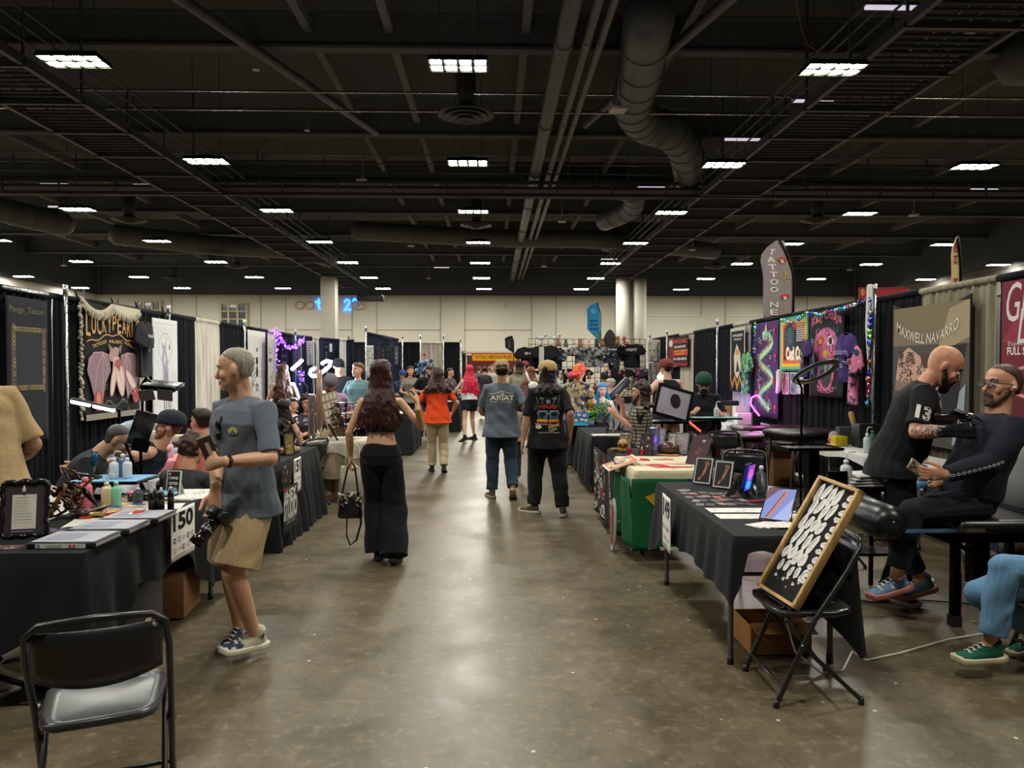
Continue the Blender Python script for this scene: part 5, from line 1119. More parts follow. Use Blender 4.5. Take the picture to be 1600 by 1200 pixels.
# tray with bottles
t = thing('tray_table', 'black tray table with blue cover sheet behind the booth 150 table', 'tray table', (P(178, 745, 5.5).x, 5.5, 0)); b = MB('#161618', 'metal'); b.box((0, 0, .80), (.5, .36, .02), bev=.01); b.obj('tray', t); b = MB('#7fb2d6', 'cloth'); b.box((0, 0, .813), (.47, .33, .004)); b.obj('cover_sheet', t); b = MB('#161618', 'metal'); b.cyl((0, 0, .03), (0, 0, .79), .02); b.box((0, 0, .02), (.5, .35, .03), bev=.01); b.obj('stand', t)
for i, (px, dz, h, c, cc, l) in enumerate(((178, -.05, .15, '#d4dde4', '#e4e8ec', 'left'), (192, .04, .17, '#4a6a8f', '#dfe6ec', 'dark blue'), (199, -.03, .15, '#d8dee2', '#e8ebee', 'right'))):
    p = P(px, 745, 5.5+dz); bottle('squeeze_bottle', 'plastic squeeze bottle on the blue tray, the %s one' % l, (p.x, 5.5+dz, .817), .032, h, c, cc, spout=(i == 0), group='bottles on the blue tray')
b = MB('#1c4a66', 'gloss'); p = P(147, 716, 5.55); b.cyl(p-V((0, 0, .05)), p+V((.005, 0, .05)), .024, n=14); b.cyl(p-V((0, 0, .10)), p-V((0, 0, .05)), .008, n=8, col='#888888'); tag(b.obj('tattoo_machine'), 'blue tattoo machine in the gloved hand on the left', 'tattoo machine')
# tablet arm
t = thing('tablet_holder', 'dark tablet on a clamp stand beside the reclining man', 'tablet holder', (P(206, 700, 5.6).x, 5.72, 0)); R3 = Euler((.25, .28, .5)).to_matrix(); b = MB('#17181b', 'gloss'); b.box((.02, 0, 1.16), (.15, .012, .27), R=R3, bev=.008); b.obj('tablet', t)
b = MB('#141414', 'metal'); b.tube([(0, .02, 0), (0, .02, .85), (.0, .02, 1.05)], .012, n=8); b.box((0, .02, 1.03), (.12, .03, .1), R=R3, bev=.01); b.tube([(0, .02, .75), (-.09, -.03, 1.05)], .01, n=8); b.tube([(0, .02, .75), (.07, 0, .6), (.1, 0, .5)], .01, n=8); b.box((0, .02, .01), (.3, .3, .02)); b.obj('clamp_stand', t)
# bar lamp
def barlamp(label, a, c, mid, base, r=.016, col='#f4f7ff'):
    t = thing('bar_lamp', label, 'lamp'); b = MB('#1b1b1d', 'paint'); a, c = V(a), V(c); up = V((0, 0, .02)); b.tube([a+up, c+up], [(.028, .012)]*2, side=(0, 1, 0), n=8); b.obj('lamp_head', t)
    b = MB(col, 'glow'); m_ = (a+c)/2; d = (c-a); b.tube([a, a+d*.42], r, n=8); b.tube([a+d*.52, c], r, n=8); b.obj('light_tube', t); b = MB('#141416', 'metal'); b.tube([m_+up, V(mid), V((base[0], base[1], .02))], .014, n=8); b.box((base[0], base[1], .015), (.4, .4, .03), bev=.01); b.obj('stand', t); return t
barlamp('bright twin bar lamp on a boom over the reclining man in the cap', P(112, 627, 6.1), P(178, 641, 6.25), P(186, 640, 6.6), (P(192, 640, 6.7).x, 6.7))
t = thing('led_panel_lamp', 'black panel lamp with barn door flaps on a curved stand', 'lamp', (0, 0, 0)); c = P(254, 603, 7.6); b = MB('#1a1a1c', 'metal'); b.box(c, (.34, .26, .05), R=Euler((.2, .1, 0)).to_matrix(), bev=.01); b.obj('lamp_head', t)
b = MB('#f0eaff', 'glow'); b.box(c-V((.05, .02, .03)), (.16, .1, .006), R=Euler((.2, .1, 0)).to_matrix()); b.obj('light_panel', t)
for s_ in (-1, 1): b = MB('#3a3b3e', 'paint'); b.box(c+V((s_*.09-.01, -.13, -.09)), (.15, .008, .11), R=Euler((.3, s_*.12, 0)).to_matrix()); b.obj('barn_door', t)
b = MB('#141416', 'metal'); g = P(222, 600, 7.7); b.tube([c+V((-.12, 0, .03)), g+V((.05, 0, .07)), g, V((g.x, g.y, 1.2)), V((g.x, g.y, .02))], .014, n=8); b.box((g.x, g.y, .015), (.45, .45, .03)); b.obj('stand', t)
# supply table at the back of the booth
ftable('folding table with supplies against the left backdrop', -3.95, -2.95, 7.7, 8.3, .80); tcloth('crumpled white sheet over the supply table at the left backdrop', -3.95, -2.95, 7.7, 8.3, .80, lambda s_, f: .22+.05*math.sin(f*14), col='#c9cdd2', seed=8)
SZ = .806
def box_(label, px, d, z, w_, dp, h, col, rz=0, name='supply_box', cat='box', deco=None, mt='card', grp=None):
    p = P(px, 600, d); b = MB(col, mt); R3 = Matrix.Rotation(rz, 3, 'Z'); b.box((p.x, d, z+h/2), (w_, dp, h), R=R3, bev=min(.004, h*.2)); o = tag(b.obj(name), label, cat, grp)
    if deco: A = Art(plane(V((p.x, d, z))+R3@V((-w_/2, -dp/2-.001, 0)), R3@V((1, 0, 0)), (0, 0, 1), R3@V((0, -1, 0)))); deco(A, w_, h); A.mb.obj('box_print', o)
    return o
def gbox(A, w, h):
    for i in range(4): A.line([(w*.08, h*(.7-.12*i)), (w*.7, h*(.7-.12*i))], h*.04, '#8a8078')
    A.rect(w*.78, h*.25, w*.97, h*.75, '#c23a5a')
box_('white glove box with pink mark on the left supply table', 241, 7.9, SZ, .12, .1, .15, '#cfc6b8', deco=gbox); box_('tall cream paper box on the left supply table', 251, 8.1, SZ, .14, .1, .24, '#cbc3a6')
box_('pale yellow note card box on the left supply table', 284, 7.9, SZ+.02, .19, .1, .09, '#cfc9a4', deco=lines(4))
for px, c, cc, l, sp in ((249, '#c9a274', '#b9c0d0', 'amber', False), (264, '#c6b4d4', '#e4dfe8', 'lilac spray', True)): p = P(px, 600, 7.0); bottle('squeeze_bottle', l+' bottle standing on the pink massage table', (p.x, 7.0, .79), .033, .15, c, cc, spout=sp)
for px, l in ((307, 'left'), (316, 'right')): p = P(px, 600, 8.0); bottle('squeeze_bottle', 'clear white-capped bottle on the left supply table, the %s one' % l, (p.x, 8.0, SZ), .035, .17, '#b9c2b4', '#e0e0dc')
b = MB('#a08a7c', 'chrome'); p = P(303, 655, 8.2); b.box((p.x, 8.22, SZ+.13), (.17, .02, .26), bev=.004); tag(b.obj('mirror'), 'small upright mirror on the left supply table', 'mirror')
t = thing('supply_case', 'open black case with copper coloured tools beside the spray bottle', 'case', (P(283, 600, 7.75).x, 7.78, SZ)); b = MB('#17171a', 'leather'); b.box((0, 0, .03), (.3, .14, .02)); b.box((0, .06, .01), (.3, .02, .02)); b.obj('case_body', t); b = MB('#a0624a', 'metal')
for i in range(6): b.box((-.11+.045*i, -.01, -.005+.02), (.03, .1, .02))
b.obj('tools', t)
# ================= things hung on the backdrops =================
def HR(name, label, cat, px0, px1, y0, y1, draw, x=XR-.09, base='#eeeeee', **k):
    """right backdrop sheet between photo columns px0<px1 and rows y0 (top) y1 (bottom)"""
    a = PX(px0, y0, x); c = PX(px1, y0, x); ym = (a.y+c.y)/2; pm = P((px0+px1)/2, y0, ym); pb = P((px0+px1)/2, y1, ym)
    return hang(name, label, cat, (x, a.y, pb.z), (0, -1, 0), (0, 0, 1), a.y-c.y, pm.z-pb.z, draw, base=base, **k)
def HL(name, label, cat, px0, px1, y0, y1, draw, x=XL+.09, base='#eeeeee', **k):
    a = PX(px0, y0, x); c = PX(px1, y0, x); ym = (a.y+c.y)/2; pm = P((px0+px1)/2, y0, ym); pb = P((px0+px1)/2, y1, ym)
    return hang(name, label, cat, (x, a.y, pb.z), (0, 1, 0), (0, 0, 1), c.y-a.y, pm.z-pb.z, draw, base=base, **k)
def el(u, v, a, b_, n=12, r=0): return [(u+a*math.cos(2*PI*i/n)*math.cos(r)-b_*math.sin(2*PI*i/n)*math.sin(r), v+a*math.cos(2*PI*i/n)*math.sin(r)+b_*math.sin(2*PI*i/n)*math.cos(r)) for i in range(n)]
def pango(A, W, H):
    A.text('Pango_Tattoo', W*.5, H*.91, H*.055, '#6e6443', wd=W*.84); a, c, e, f = W*.1, H*.36, W*.92, H*.80
    A.rect(a, c, e, f, '#4b3f28'); A.rect(a+.05, c+.06, e-.05, f-.06, '#0f0f12'); rr = random.Random(2)
    for i in range(60):
        t = i/60*4; k = int(t); g = t-k; u, v = ((a+(e-a)*g, c), (e, c+(f-c)*g), (e-(e-a)*g, f), (a, f-(f-c)*g))[k]; A.ring(u+(.02 if k == 3 else -.02 if k == 1 else 0), v+(.025 if k == 0 else -.025 if k == 2 else 0), .02, .006, rr.choice(['#a38b55', '#7d6b42', '#bba36a']), 7)
HL('vertical_banner', 'charcoal vertical banner reading Pango_Tattoo with an ornate golden frame', 'banner', 8, 72, 466, 690, pango, base='#26262a')
b = MB('#b9b9b8', 'metal'); a = PX(6, 464, XL+.1); c = PX(74, 466, XL+.1); b.tube([(a.x, a.y, 2.43), (c.x, c.y, 2.43)], .02, n=8); tag(b.obj('banner_rod'), 'thin silver rod holding the top of the Pango_Tattoo banner', 'rod')
def pearls(A, W, H):
    G = '#c79a55'; rr = random.Random(6)
    for i in range(16): u, v = rr.uniform(.05, .95)*W, rr.uniform(.04, .62)*H; [A.poly(el(u, v, .06, .018, 8, k*PI/4), rr.choice(['#33352f', '#3d4238', '#2b2d2a'])) for k in range(4)]
    for i, ch in enumerate('LUCKYPEARLS'):
        f = (i-5)/5; A.text(ch, W*(.5+.43*f), H*(.845-.045*abs(f)+.01*(i % 2)), H*(.13+.06*abs(f)), G, wd=W*.068, bold=.01)
    pts = [(W*(.04+.92*i/24), H*(.70+.05*math.cos((i/24-.5)*5.5)+.012*math.sin(i))) for i in range(25)]; A.line(pts, .014, G)
    for t_, u, r in (('TATTOOS', .24, .28), ('MUSIC', .52, 0), ('ILLUSTRATION', .79, -.35)): A.text(t_, W*u, H*(.69-abs(u-.5)*.14), H*.03, G, wd=W*.24, bold=.02, rot=r)
    wg, wl = '#8a6a70', '#b98f92'
    for sx in (-1, 1):
        q = lambda x, y: (W*(.5+sx*x), H*y)
        A.poly([q(.10, .56), q(.22, .585), q(.34, .58), q(.44, .52), q(.46, .40), q(.42, .34), q(.36, .20), q(.30, .24), q(.22, .16), q(.16, .33), q(.08, .42)], wg)
        for pts in (((.10, .56), (.22, .585), (.36, .57), (.46, .42)), ((.2, .58), (.30, .45), (.36, .20)), ((.2, .58), (.21, .4), (.22, .16)), ((.2, .58), (.14, .45), (.16, .33))): A.line([q(*p_) for p_ in pts], .014, wl)
        A.poly([q(.05, .63), q(.12, .67), q(.09, .58)], '#8d6a62')
    A.poly(el(W*.5, H*.595, W*.06, H*.045), '#d1b0a0'); A.poly(el(W*.47, H*.57, W*.09, H*.06, 12, .4), '#a98278'); A.poly([(W*.46, H*.55), (W*.56, H*.55), (W*.62, H*.40), (W*.44, H*.38)], '#c9a193'); A.poly(el(W*.55, H*.46, W*.08, H*.07), '#9c4a44')
    for a_, c_ in (((.48, .42), (.43, .24)), ((.60, .42), (.62, .24)), ((.70, .40), (.86, .24)), ((.52, .42), (.60, .22))):
        d = math.atan2((c_[1]-a_[1])*H, (c_[0]-a_[0])*W); A.poly(el(W*(a_[0]+c_[0])/2, H*(a_[1]+c_[1])/2, .21, .065, 14, d), '#cba898')
        A.poly(el(W*(a_[0]+c_[0])/2, H*(a_[1]+c_[1])/2, .17, .035, 12, d), '#dbbfae')
    A.poly(el(W*.2, H*.16, .11, .13), '#a23f34'); A.poly(el(W*.2, H*.17, .05, .10), '#c9805f'); A.poly(el(W*.86, H*.19, .09, .11), '#9e3836'); A.scribble(W*.75, H*.12, W*.95, H*.28, 8, .008, ['#d98a80'], rr)
    A.line([(W*(.3+.05*i), H*(.13+.03*math.sin(i*1.2))) for i in range(9)], .02, '#56584c'); A.rect(0, 0, W, H*.05, '#8a8474')
HL('tapestry', 'dark tapestry reading LUCKYPEARLS in gold with a bat-winged figure', 'tapestry', 126, 216, 474, 652, pearls, base='#1c1c1c', sag=.05)
t = thing('fringe_trim', 'cream tasselled garland draped along the top and side of the winged tapestry', 'garland'); b = MB('#bdb39c', 'cloth'); rr = random.Random(5); pa = PX(127, 474, XL+.12); pb_ = PX(175, 485, XL+.12); pc = PX(217, 493, XL+.12)
for A_, B_, n, dr in ((pa, pb_, 46, .12), (pb_, pc, 40, .08)):
    for i in range(n): f = i/n; p = A_.lerp(B_, f)+V((0, 0, .07-dr*4*f*(1-f))); b.tube([p, p+V((rr.uniform(0, .03), rr.uniform(-.02, .02), -.05)), p+V((rr.uniform(0, .03), rr.uniform(-.03, .03), -.11))], [.022, .02, .008], n=6)
for i in range(60): p = pa+V((rr.uniform(.0, .03), -.04+rr.uniform(-.02, .02), .02-1.42*i/60)); b.ball(p, rr.uniform(.015, .03), n=6, m=4)
b.obj('tassels', t); b = MB('#c9c0aa', 'cloth'); p = pb_.lerp(pc, .5); b.grid(lambda u, v: pb_.lerp(pc, u)+V((.02, 0, .08-v*.09*4*u*(1-u)-.02*v)), 16, 4); b.obj('cream_swag', t)
for i, (px, py, l) in enumerate(((124, 466, 'above the left corner of the winged tapestry'), (180, 478, 'above the middle of the winged tapestry'), (217, 483, 'above the hanging black t-shirt'), (258, 490, 'above the fox drawing banner'))):
    b = MB('#141416', 'vinyl'); c = PX(px, py, XL+.04)
    for s_ in (-1, 1): b.tube([c+V((.02*s_, -.05*s_, -.10)), c+V((.02*s_, .0, -.0)), c+V((.02*s_, .06*s_, .10))], [(.012, .016)]*3, n=6)
    b.ball(c, .02); tag(b.obj('spring_clamp'), 'black spring clamp gripping the rail '+l, 'clamp', 'black clamps on the left rail')
def tee1(A, W, H): A.text('White Rose', -.0, H*.22, .05, '#c9c7c2', wd=.2, bold=.02); A.scribble(.08, 0, .2, H*.32, 14, .012, ['#c9c7c2'], random.Random(3)); A.scribble(-.12, -H*.05, 0, H*.02, 4, .01, ['#a9a7a2'], random.Random(3))
a = PX(220, 600, XL+.2); shirt('black printed t-shirt hanging right of the winged tapestry', (XL+.2, 10.4, 1.50), (0, 1, 0), .47, .78, '#26262a', draw=tee1)
def fox(A, W, H):
    A.ring(W*.5, H*.72, W*.26, .01, '#8f8a80', 24); g, d = '#9b98a2', '#6d6a78'
    A.poly([(W*.38, H*.30), (W*.40, H*.50), (W*.36, H*.62), (W*.40, H*.70), (W*.34, H*.79), (W*.44, H*.74), (W*.52, H*.79), (W*.52, H*.70), (W*.58, H*.62), (W*.62, H*.46), (W*.66, H*.30), (W*.58, H*.24), (W*.44, H*.24)], g)
    A.poly([(W*.42, H*.62), (W*.47, H*.55), (W*.52, H*.62), (W*.47, H*.68)], '#c9c6c8'); A.poly(el(W*.52, H*.42, .05, .16), '#86838f'); A.poly([(W*.52, H*.80), (W*.56, H*.84), (W*.54, H*.78)], d); A.poly([(W*.66, H*.78), (W*.70, H*.72), (W*.63, H*.70)], d)
    for u in (.42, .5, .6, .68): A.line([(W*u, H*.28), (W*(u+.02), H*.14), (W*(u+.06), H*.03)], .022, d)
    A.scribble(W*.38, H*.25, W*.64, H*.68, 26, .005, [d, '#55525f'], random.Random(7)); A.line([(W*.08, H*.95), (W*.08, H*.9)], .004, d); A.line([(W*.1, H*.955), (W*.9, H*.955)], .004, d)
    for i in range(8): A.line([(W*(.72+.03*i), H*.5), (W*(.72+.03*i), H*.38)], .003, d)
HL('vertical_banner', 'white banner with a grey ink drawing of a fox and birds', 'banner', 237, 276, 499, 660, fox, base='#cfccc4')
HL('vertical_banner', 'small pale lettered sign below the hanging black t-shirt', 'banner', 217, 226, 590, 690, None, base='#b9b4a6')
def insect(A, W, H):
    d = '#25252a'; A.poly(el(W*.5, H*.62, .06, .09), d); A.poly(el(W*.5, H*.48, .05, .12), d); A.poly(el(W*.5, H*.76, .035, .05), d)
    for s_ in (-1, 1):
        for k in range(5): A.line([(W*.5, H*(.66-.05*k)), (W*(.5+s_*.25), H*(.64-.08*k)), (W*(.5+s_*.33), H*(.50-.09*k))], .012, d)
    A.scribble(W*.2, H*.1, W*.8, H*.5, 30, .007, [d, '#66666c'], random.Random(9))
HL('vertical_banner', 'white banner with a black ink insect drawing', 'banner', 386, 414, 517, 640, insect, base='#d2cfc8', wavy=.015)
def bird(A, W, H): A.text('Cat', W*.5, H*.80, H*.07, '#3a3034', wd=W*.35, sh=.2); A.text('BIRD', W*.5, H*.68, H*.05, '#3a3034', wd=W*.5, bold=.02); A.poly([(W*.5, H*.12), (W*.3, H*.35), (W*.55, H*.38), (W*.9, H*.62), (W*.75, H*.3), (W*.6, H*.15)], '#7c7680'); A.poly([(W*.45, H*.3), (W*.6, H*.5), (W*.62, H*.12)], '#3d3a44'); A.scribble(W*.3, H*.1, W*.8, H*.5, 12, .01, ['#3a3740'], random.Random(1))
HL('vertical_banner', 'greyish banner with a bird drawing left of the purple fairy lights', 'banner', 417, 427, 524, 645, bird, base='#bcb6ae', x=XL+.2, wavy=.02)
def farsheet(name, label, cat, px0, px1, y0, y1, d, draw, base, **k):
    a = P(px0, y1, d); c = P(px1, y1, d); tz = P(px0, y0, d).z; return hang(name, label, cat, a, (1, 0, 0), (0, 0, 1), c.x-a.x, tz-a.z, draw, base=base, **k)
def glyphs(col, n=8, rows=8, seed=1):
    def f(A, W, H):
        rr = random.Random(seed)
        for j in range(rows):
            for i in range(n):
                if rr.random() < .8: u, v = W*(i+.6)/(n+.2), H*(j+.6)/(rows+.2); A.line([(u-W*.03, v-H*.03), (u+W*.02, v+H*.03), (u+W*.04, v-H*.01)], W/n*.25, col)
    return f
farsheet('wall_hanging', 'white scarf of black letter shapes hung right of the purple lights', 'banner', 479, 490, 533, 571, 19.3, glyphs('#25252a', 4, 9), '#c9c6c2', wavy=.01)
farsheet('wall_hanging', 'dark cloth with pale skull shapes inside the purple lit booth', 'banner', 440, 449, 530, 582, 17.2, glyphs('#a9a4b4', 2, 5, 3), '#2a2638')
farsheet('wall_hanging', 'mauve scarf hanging inside the purple lit booth', 'banner', 462, 468, 534, 575, 18.5, None, '#7a5f78', wavy=.02)
farsheet('wall_hanging', 'narrow dark banner with white signs beside the square column', 'banner', 507, 513, 535, 562, 20.2, glyphs('#b9bcc6', 1, 6, 5), '#22242c')
farsheet('wall_hanging', 'small white vertical sign with a dot right of the square column', 'banner', 515, 519, 537, 550, 20.6, None, '#d6d6d2')
farsheet('wall_hanging', 'long white patterned scarf on the short return curtain', 'banner', 573, 584, 540, 590, 17.2, glyphs('#55565c', 3, 9, 8), '#c2beb2', wavy=.01)
for i, px in enumerate((589, 596, 603, 610, 617)): farsheet('wall_hanging', 'small dark card hung on the short return curtain, %s from the left' % ('first', 'second', 'third', 'fourth', 'fifth')[i], 'card', px, px+5, 541+3*(i % 2), 566+5*(i % 3), 18+.7*i, glyphs('#9c9ea6', 2, 4, i), ('#34363d', '#4a3a3e', '#2b3a44', '#26262c', '#3d3d32')[i])
# purple fairy lights
t = thing('fairy_lights', 'string of glowing purple fairy lights framing a booth on the left', 'fairy lights'); b = MB('#7a3cff', 'neon'); w_ = MB('#1a1420', 'paint'); rr = random.Random(4)
def run(pts, n, j=.06):
    for i in range(n):
        f = i/n*(len(pts)-1); k = int(f); g = f-k; a, c = pts[k], pts[k+1]; p = P(a[0]+(c[0]-a[0])*g, a[1]+(c[1]-a[1])*g, 16.6+1.8*(a[0]-430)/45)+V((rr.uniform(-j, j), 0, rr.uniform(-j, j))); b.ball(p, rr.uniform(.016, .026), col=rr.choice(['#6a35ff', '#8f4dff', '#c05aff', '#4f38ff']), n=6, m=4)
    w_.tube([P(x_, y_, 16.6+1.8*(x_-430)/45) for x_, y_ in pts], .006, n=5)
run([(430, 512), (433, 525), (433, 560), (437, 600)], 34, .04); run([(433, 518), (439, 534), (450, 545), (462, 543), (470, 534), (473, 530)], 80); run([(471, 580), (472, 600)], 16); b.obj('bulbs', t); w_.obj('wire', t)
# ---------- right backdrop ----------
def penn(A, W, H):
    for a_, c_ in ((0, .06), (.94, 1)): A.rect(W*a_, H*.25, W*c_, H, '#b9b4a8')
    A.rect(0, H*.95, W, H, '#b9b4a8'); A.text('WICKED', W*.5, H*.88, H*.04, '#cfcabd', wd=W*.7, bold=.03); A.text('STUDIO', W*.5, H*.82, H*.03, '#cfcabd', wd=W*.5, bold=.03)
    A.poly([(W*.3, H*.30), (W*.25, H*.55), (W*.45, H*.75), (W*.7, H*.6), (W*.72, H*.35), (W*.5, H*.2)], '#cbbfa2'); A.poly([(W*.4, H*.3), (W*.5, H*.5), (W*.65, H*.32)], '#2a2320'); A.poly(el(W*.5, H*.62, W*.12, H*.05), '#c48a3d')
    for i in range(3): u = W*(i+.5)/3; A.poly([(W*i/3, H*.20), (u, H*(.0 if i == 1 else .04)), (W*(i+1)/3, H*.20), (W*(i+1)/3, H*.28), (u, H*.12), (W*i/3, H*.28)], '#b8812f')
HR('pennant_banner', 'black pennant banner with pale edges and golden zigzag tips', 'banner', 1142, 1165, 512, 612, penn, base='#16161a')
A_ = PX(1171, 600, XR-.2); shirt('green and yellow tie-dye shirt hanging left of the purple dragon tapestry', (XR-.2, 12.85, 1.17), (0, -1, 0), .5, .74, '#57a05a', mt='tie', name='tie_dye_shirt')
def disc_string(label, pts, n, r=.045, x=XR-.16):
    t = thing('shiny_disc_garland', label, 'garland'); cs = ['#3ad0c8', '#5b6ff0', '#d85aa0', '#69d86a', '#8c93a0', '#e0714a', '#3f54e8', '#a8b6c4']; w_ = MB('#777777', 'paint'); q = [PX(a, c, x) for a, c in pts]; w_.tube(q, .003, n=5); w_.obj('string', t); rr = random.Random(n)
    L = [0]
    for i in range(1, len(q)): L.append(L[-1]+(q[i]-q[i-1]).length)
    for i in range(n):
        s_ = L[-1]*(i+.5)/n; k = max(j for j in range(len(L)) if L[j] <= s_+1e-9); k = min(k, len(q)-2); p = q[k].lerp(q[k+1], (s_-L[k])/max(L[k+1]-L[k], 1e-6)); b = MB(rr.choice(cs), 'chrome'); a_ = rr.uniform(-.5, .5); d = V((-math.cos(a_), math.sin(a_), rr.uniform(-.2, .2))).normalized(); b.cyl(p, p+d*.004, r*rr.uniform(.85, 1), n=16); b.obj('disc', t)
    return t
disc_string('string of shiny iridescent discs hanging down the black curtain', [(1361, 475), (1358, 560), (1355, 635)], 17)
disc_string('long swag of shiny iridescent discs along the top of the right backdrop', [(1218, 500), (1240, 505), (1262, 488), (1282, 493), (1300, 485), (1320, 482), (1345, 472), (1362, 468)], 40, .036)
disc_string('short string of shiny discs left of the purple dragon tapestry', [(1180, 503), (1179, 540), (1178, 555)], 8, .04)
def dragon(A, W, H):
    rr = random.Random(12); bod = [(W*(.5+.26*math.sin(i*.55)), H*(.88-.033*i)) for i in range(25)]
    A.line(bod, .16, '#2e5a4a'); A.line(bod, .13, '#6fae8c'); A.line([(x_+.02, y_) for x_, y_ in bod], .05, '#bcd6a8')
    for x_, y_ in bod[::1]: A.poly([(x_-.10, y_+.03), (x_-.17, y_+.01+rr.uniform(-.03, .05)), (x_-.09, y_-.03)], '#b34a5a')
    A.poly(el(W*.5, H*.86, .13, .09), '#7fbf9a'); A.poly(el(W*.44, H*.88, .025, .025), '#e9e2c0'); A.poly([(W*.5, H*.92), (W*.55, H*.99), (W*.58, H*.91)], '#d9c48a')
    for i in range(7): u, v = W*(.12 if i % 2 else .88)+rr.uniform(-.04, .04), H*(.12+.13*i); A.poly(el(u, v, .05, .035), '#c23a44'); A.line([(u, v-.04), (u, v-.1)], .012, '#d8824a'); A.line([(u, v+.035), (u, v+.09)], .008, '#c23a44')
    A.scribble(W*.2, H*.1, W*.8, H*.9, 40, .012, ['#d9b0a0', '#2a4a40', '#c24a55', '#8fd0a8'], rr)
HR('tapestry', 'purple tapestry with a green dragon and red lanterns', 'tapestry', 1179, 1217, 503, 652, dragon, base='#4d2a5c')
def cud(A, W, H):
    for i, c in enumerate(('#6fae62', '#d8b23c', '#d2622e', '#a8322e')): m_ = .035+.045*i; A.rect(m_, m_*.9, W-m_, H-m_*.9, c)
    A.rect(.20, .18, W-.20, H-.20, '#17181b'); A.poly(el(W*.35, H*.62, .2, .22), '#2a3a44'); A.poly(el(W*.38, H*.66, .11, .12), '#34505c'); A.scribble(W*.22, H*.45, W*.5, H*.8, 14, .01, ['#55707a', '#7a4a44'], random.Random(3))
    for dx, c in ((.03, '#d2622e'), (.015, '#d8b23c'), (0, '#e4dfd2')): A.text('Cud Co', W*.52+dx, H*.33-dx, .2, c, wd=W*.55, bold=.04)
    A.text('TATTOO', W*.55, H*.22, .05, '#d8d3c6', wd=W*.3, bold=.03)
    for i in range(8): A.line([(W*.62, H*(.83-.04*i)), (W*.86, H*(.83-.04*i))], .018, '#b9b5aa')
HR('tapestry', 'square black banner with rainbow border and bubble lettering', 'banner', 1219, 1264, 494, 580, cud, base='#3f8a8a')
def skull(A, W, H):
    P1, P2, T = '#c9658c', '#8e3a5e', '#2f6f7c'
    A.text('King Oddys', W*.5, H*.86, .17, P1, wd=W*.85, bold=.03, arc=.08); A.text('King Oddys', W*.5, H*.855, .15, '#7a2442', wd=W*.8, bold=.0, arc=.08)
    for s_ in (-1, 1):
        A.poly([(W*.5+s_*W*.22, H*.88), (W*.5+s_*W*.30, H*.98), (W*.5+s_*W*.27, H*.86)], '#d08a50'); A.line([(W*.5+s_*W*(.40+.03*math.sin(i)), H*(.68-.06*i)) for i in range(8)], .07, T)
    A.poly(el(W*.5, H*.60, W*.36, H*.20, 18), P2); A.poly(el(W*.5, H*.60, W*.33, H*.185, 18), P1); A.poly(el(W*.5, H*.30, W*.24, H*.24, 16), P1); A.poly(el(W*.5, H*.27, W*.18, H*.17, 14), '#2a3438')
    A.poly(el(W*.35, H*.64, W*.10, H*.055, 12, .3), '#a5352e'); A.poly(el(W*.35, H*.64, W*.06, H*.035), '#d88a3a'); A.poly(el(W*.64, H*.64, W*.09, H*.06), '#e9e6df'); A.poly(el(W*.64, H*.64, W*.05, H*.045), '#151518')
    A.poly([(W*.36, H*.49), (W*.5, H*.56), (W*.64, H*.49), (W*.5, H*.45)], '#d89a34'); A.poly([(W*.45, H*.36), (W*.5, H*.40), (W*.55, H*.36), (W*.5, H*.22)], '#6f9a58'); A.poly(el(W*.38, H*.33, W*.05, H*.04), '#6a5a9a'); A.poly(el(W*.62, H*.33, W*.05, H*.04), '#6a5a9a')
    A.text('TATTOO', W*.5, H*.10, .07, P1, wd=W*.5, bold=.04, arc=-.04); A.scribble(W*.15, H*.1, W*.85, H*.8, 34, .012, [P2, '#1f2a30', '#d98aa8', T], random.Random(8))
HR('tapestry', 'black tapestry with a big pink skull face', 'tapestry', 1266, 1320, 484, 620, skull, base='#1d1e22', sag=.0)
def pr(c1, c2, s_):
    def f(A, W, H): A.rect(W*.08, H*.04, W*.92, H*.96, c1); A.scribble(W*.1, H*.06, W*.9, H*.94, 14, .014, [c2, '#2a2430', '#d9c9c4'], random.Random(s_))
    return f
for i, (a_, c1, c2) in enumerate(((1223, '#a06a78', '#c23a4a'), (1235, '#5f6f86', '#b04a6a'), (1246, '#b9c2c6', '#4a6a7a'))): HR('art_print', 'small colour print pinned below the rainbow banner, %s of three' % ('left', 'middle', 'right')[i], 'art print', a_, a_+10, 582, 616, pr(c1, c2, i), base='#d0cbc6', x=XR-.12)
b = MB('#cbc8c2', 'cloth'); p = PX(1218, 580, XR-.2); b.tube([p, p+V((0, 0, -.15)), p+V((0, .03, -.28)), p+V((0, .08, -.33))], [.05, .05, .045, .03], n=10); tag(b.obj('sock'), 'white sock hanging left of the small prints', 'sock')
def tg(c): return lambda A, W, H: (A.text('ODDYS', 0, H*.1, .05, c, wd=.2, bold=.02), A.scribble(-.12, -H*.2, .12, H*.05, 10, .01, [c], random.Random(2)))
shirt('purple t-shirt with green print hanging left of the pink skull tapestry', (XR-.24, 10.3, 1.49), (0, -1, 0), .30, .54, '#43315f', draw=tg('#8fae6a'))
shirt('purple t-shirt hanging edge-on right of the pink skull tapestry', (XR-.25, 9.08, 1.44), (.35, -.94, 0), .30, .62, '#4a3a78', draw=tg('#a9a2c4'))
shirt('pink and navy tie-dye long shirt hanging beside the string of discs', (XR-.2, 8.98, 1.17), (.1, -1, 0), .28, .74, '#d4769a', mt='tie', name='tie_dye_shirt')
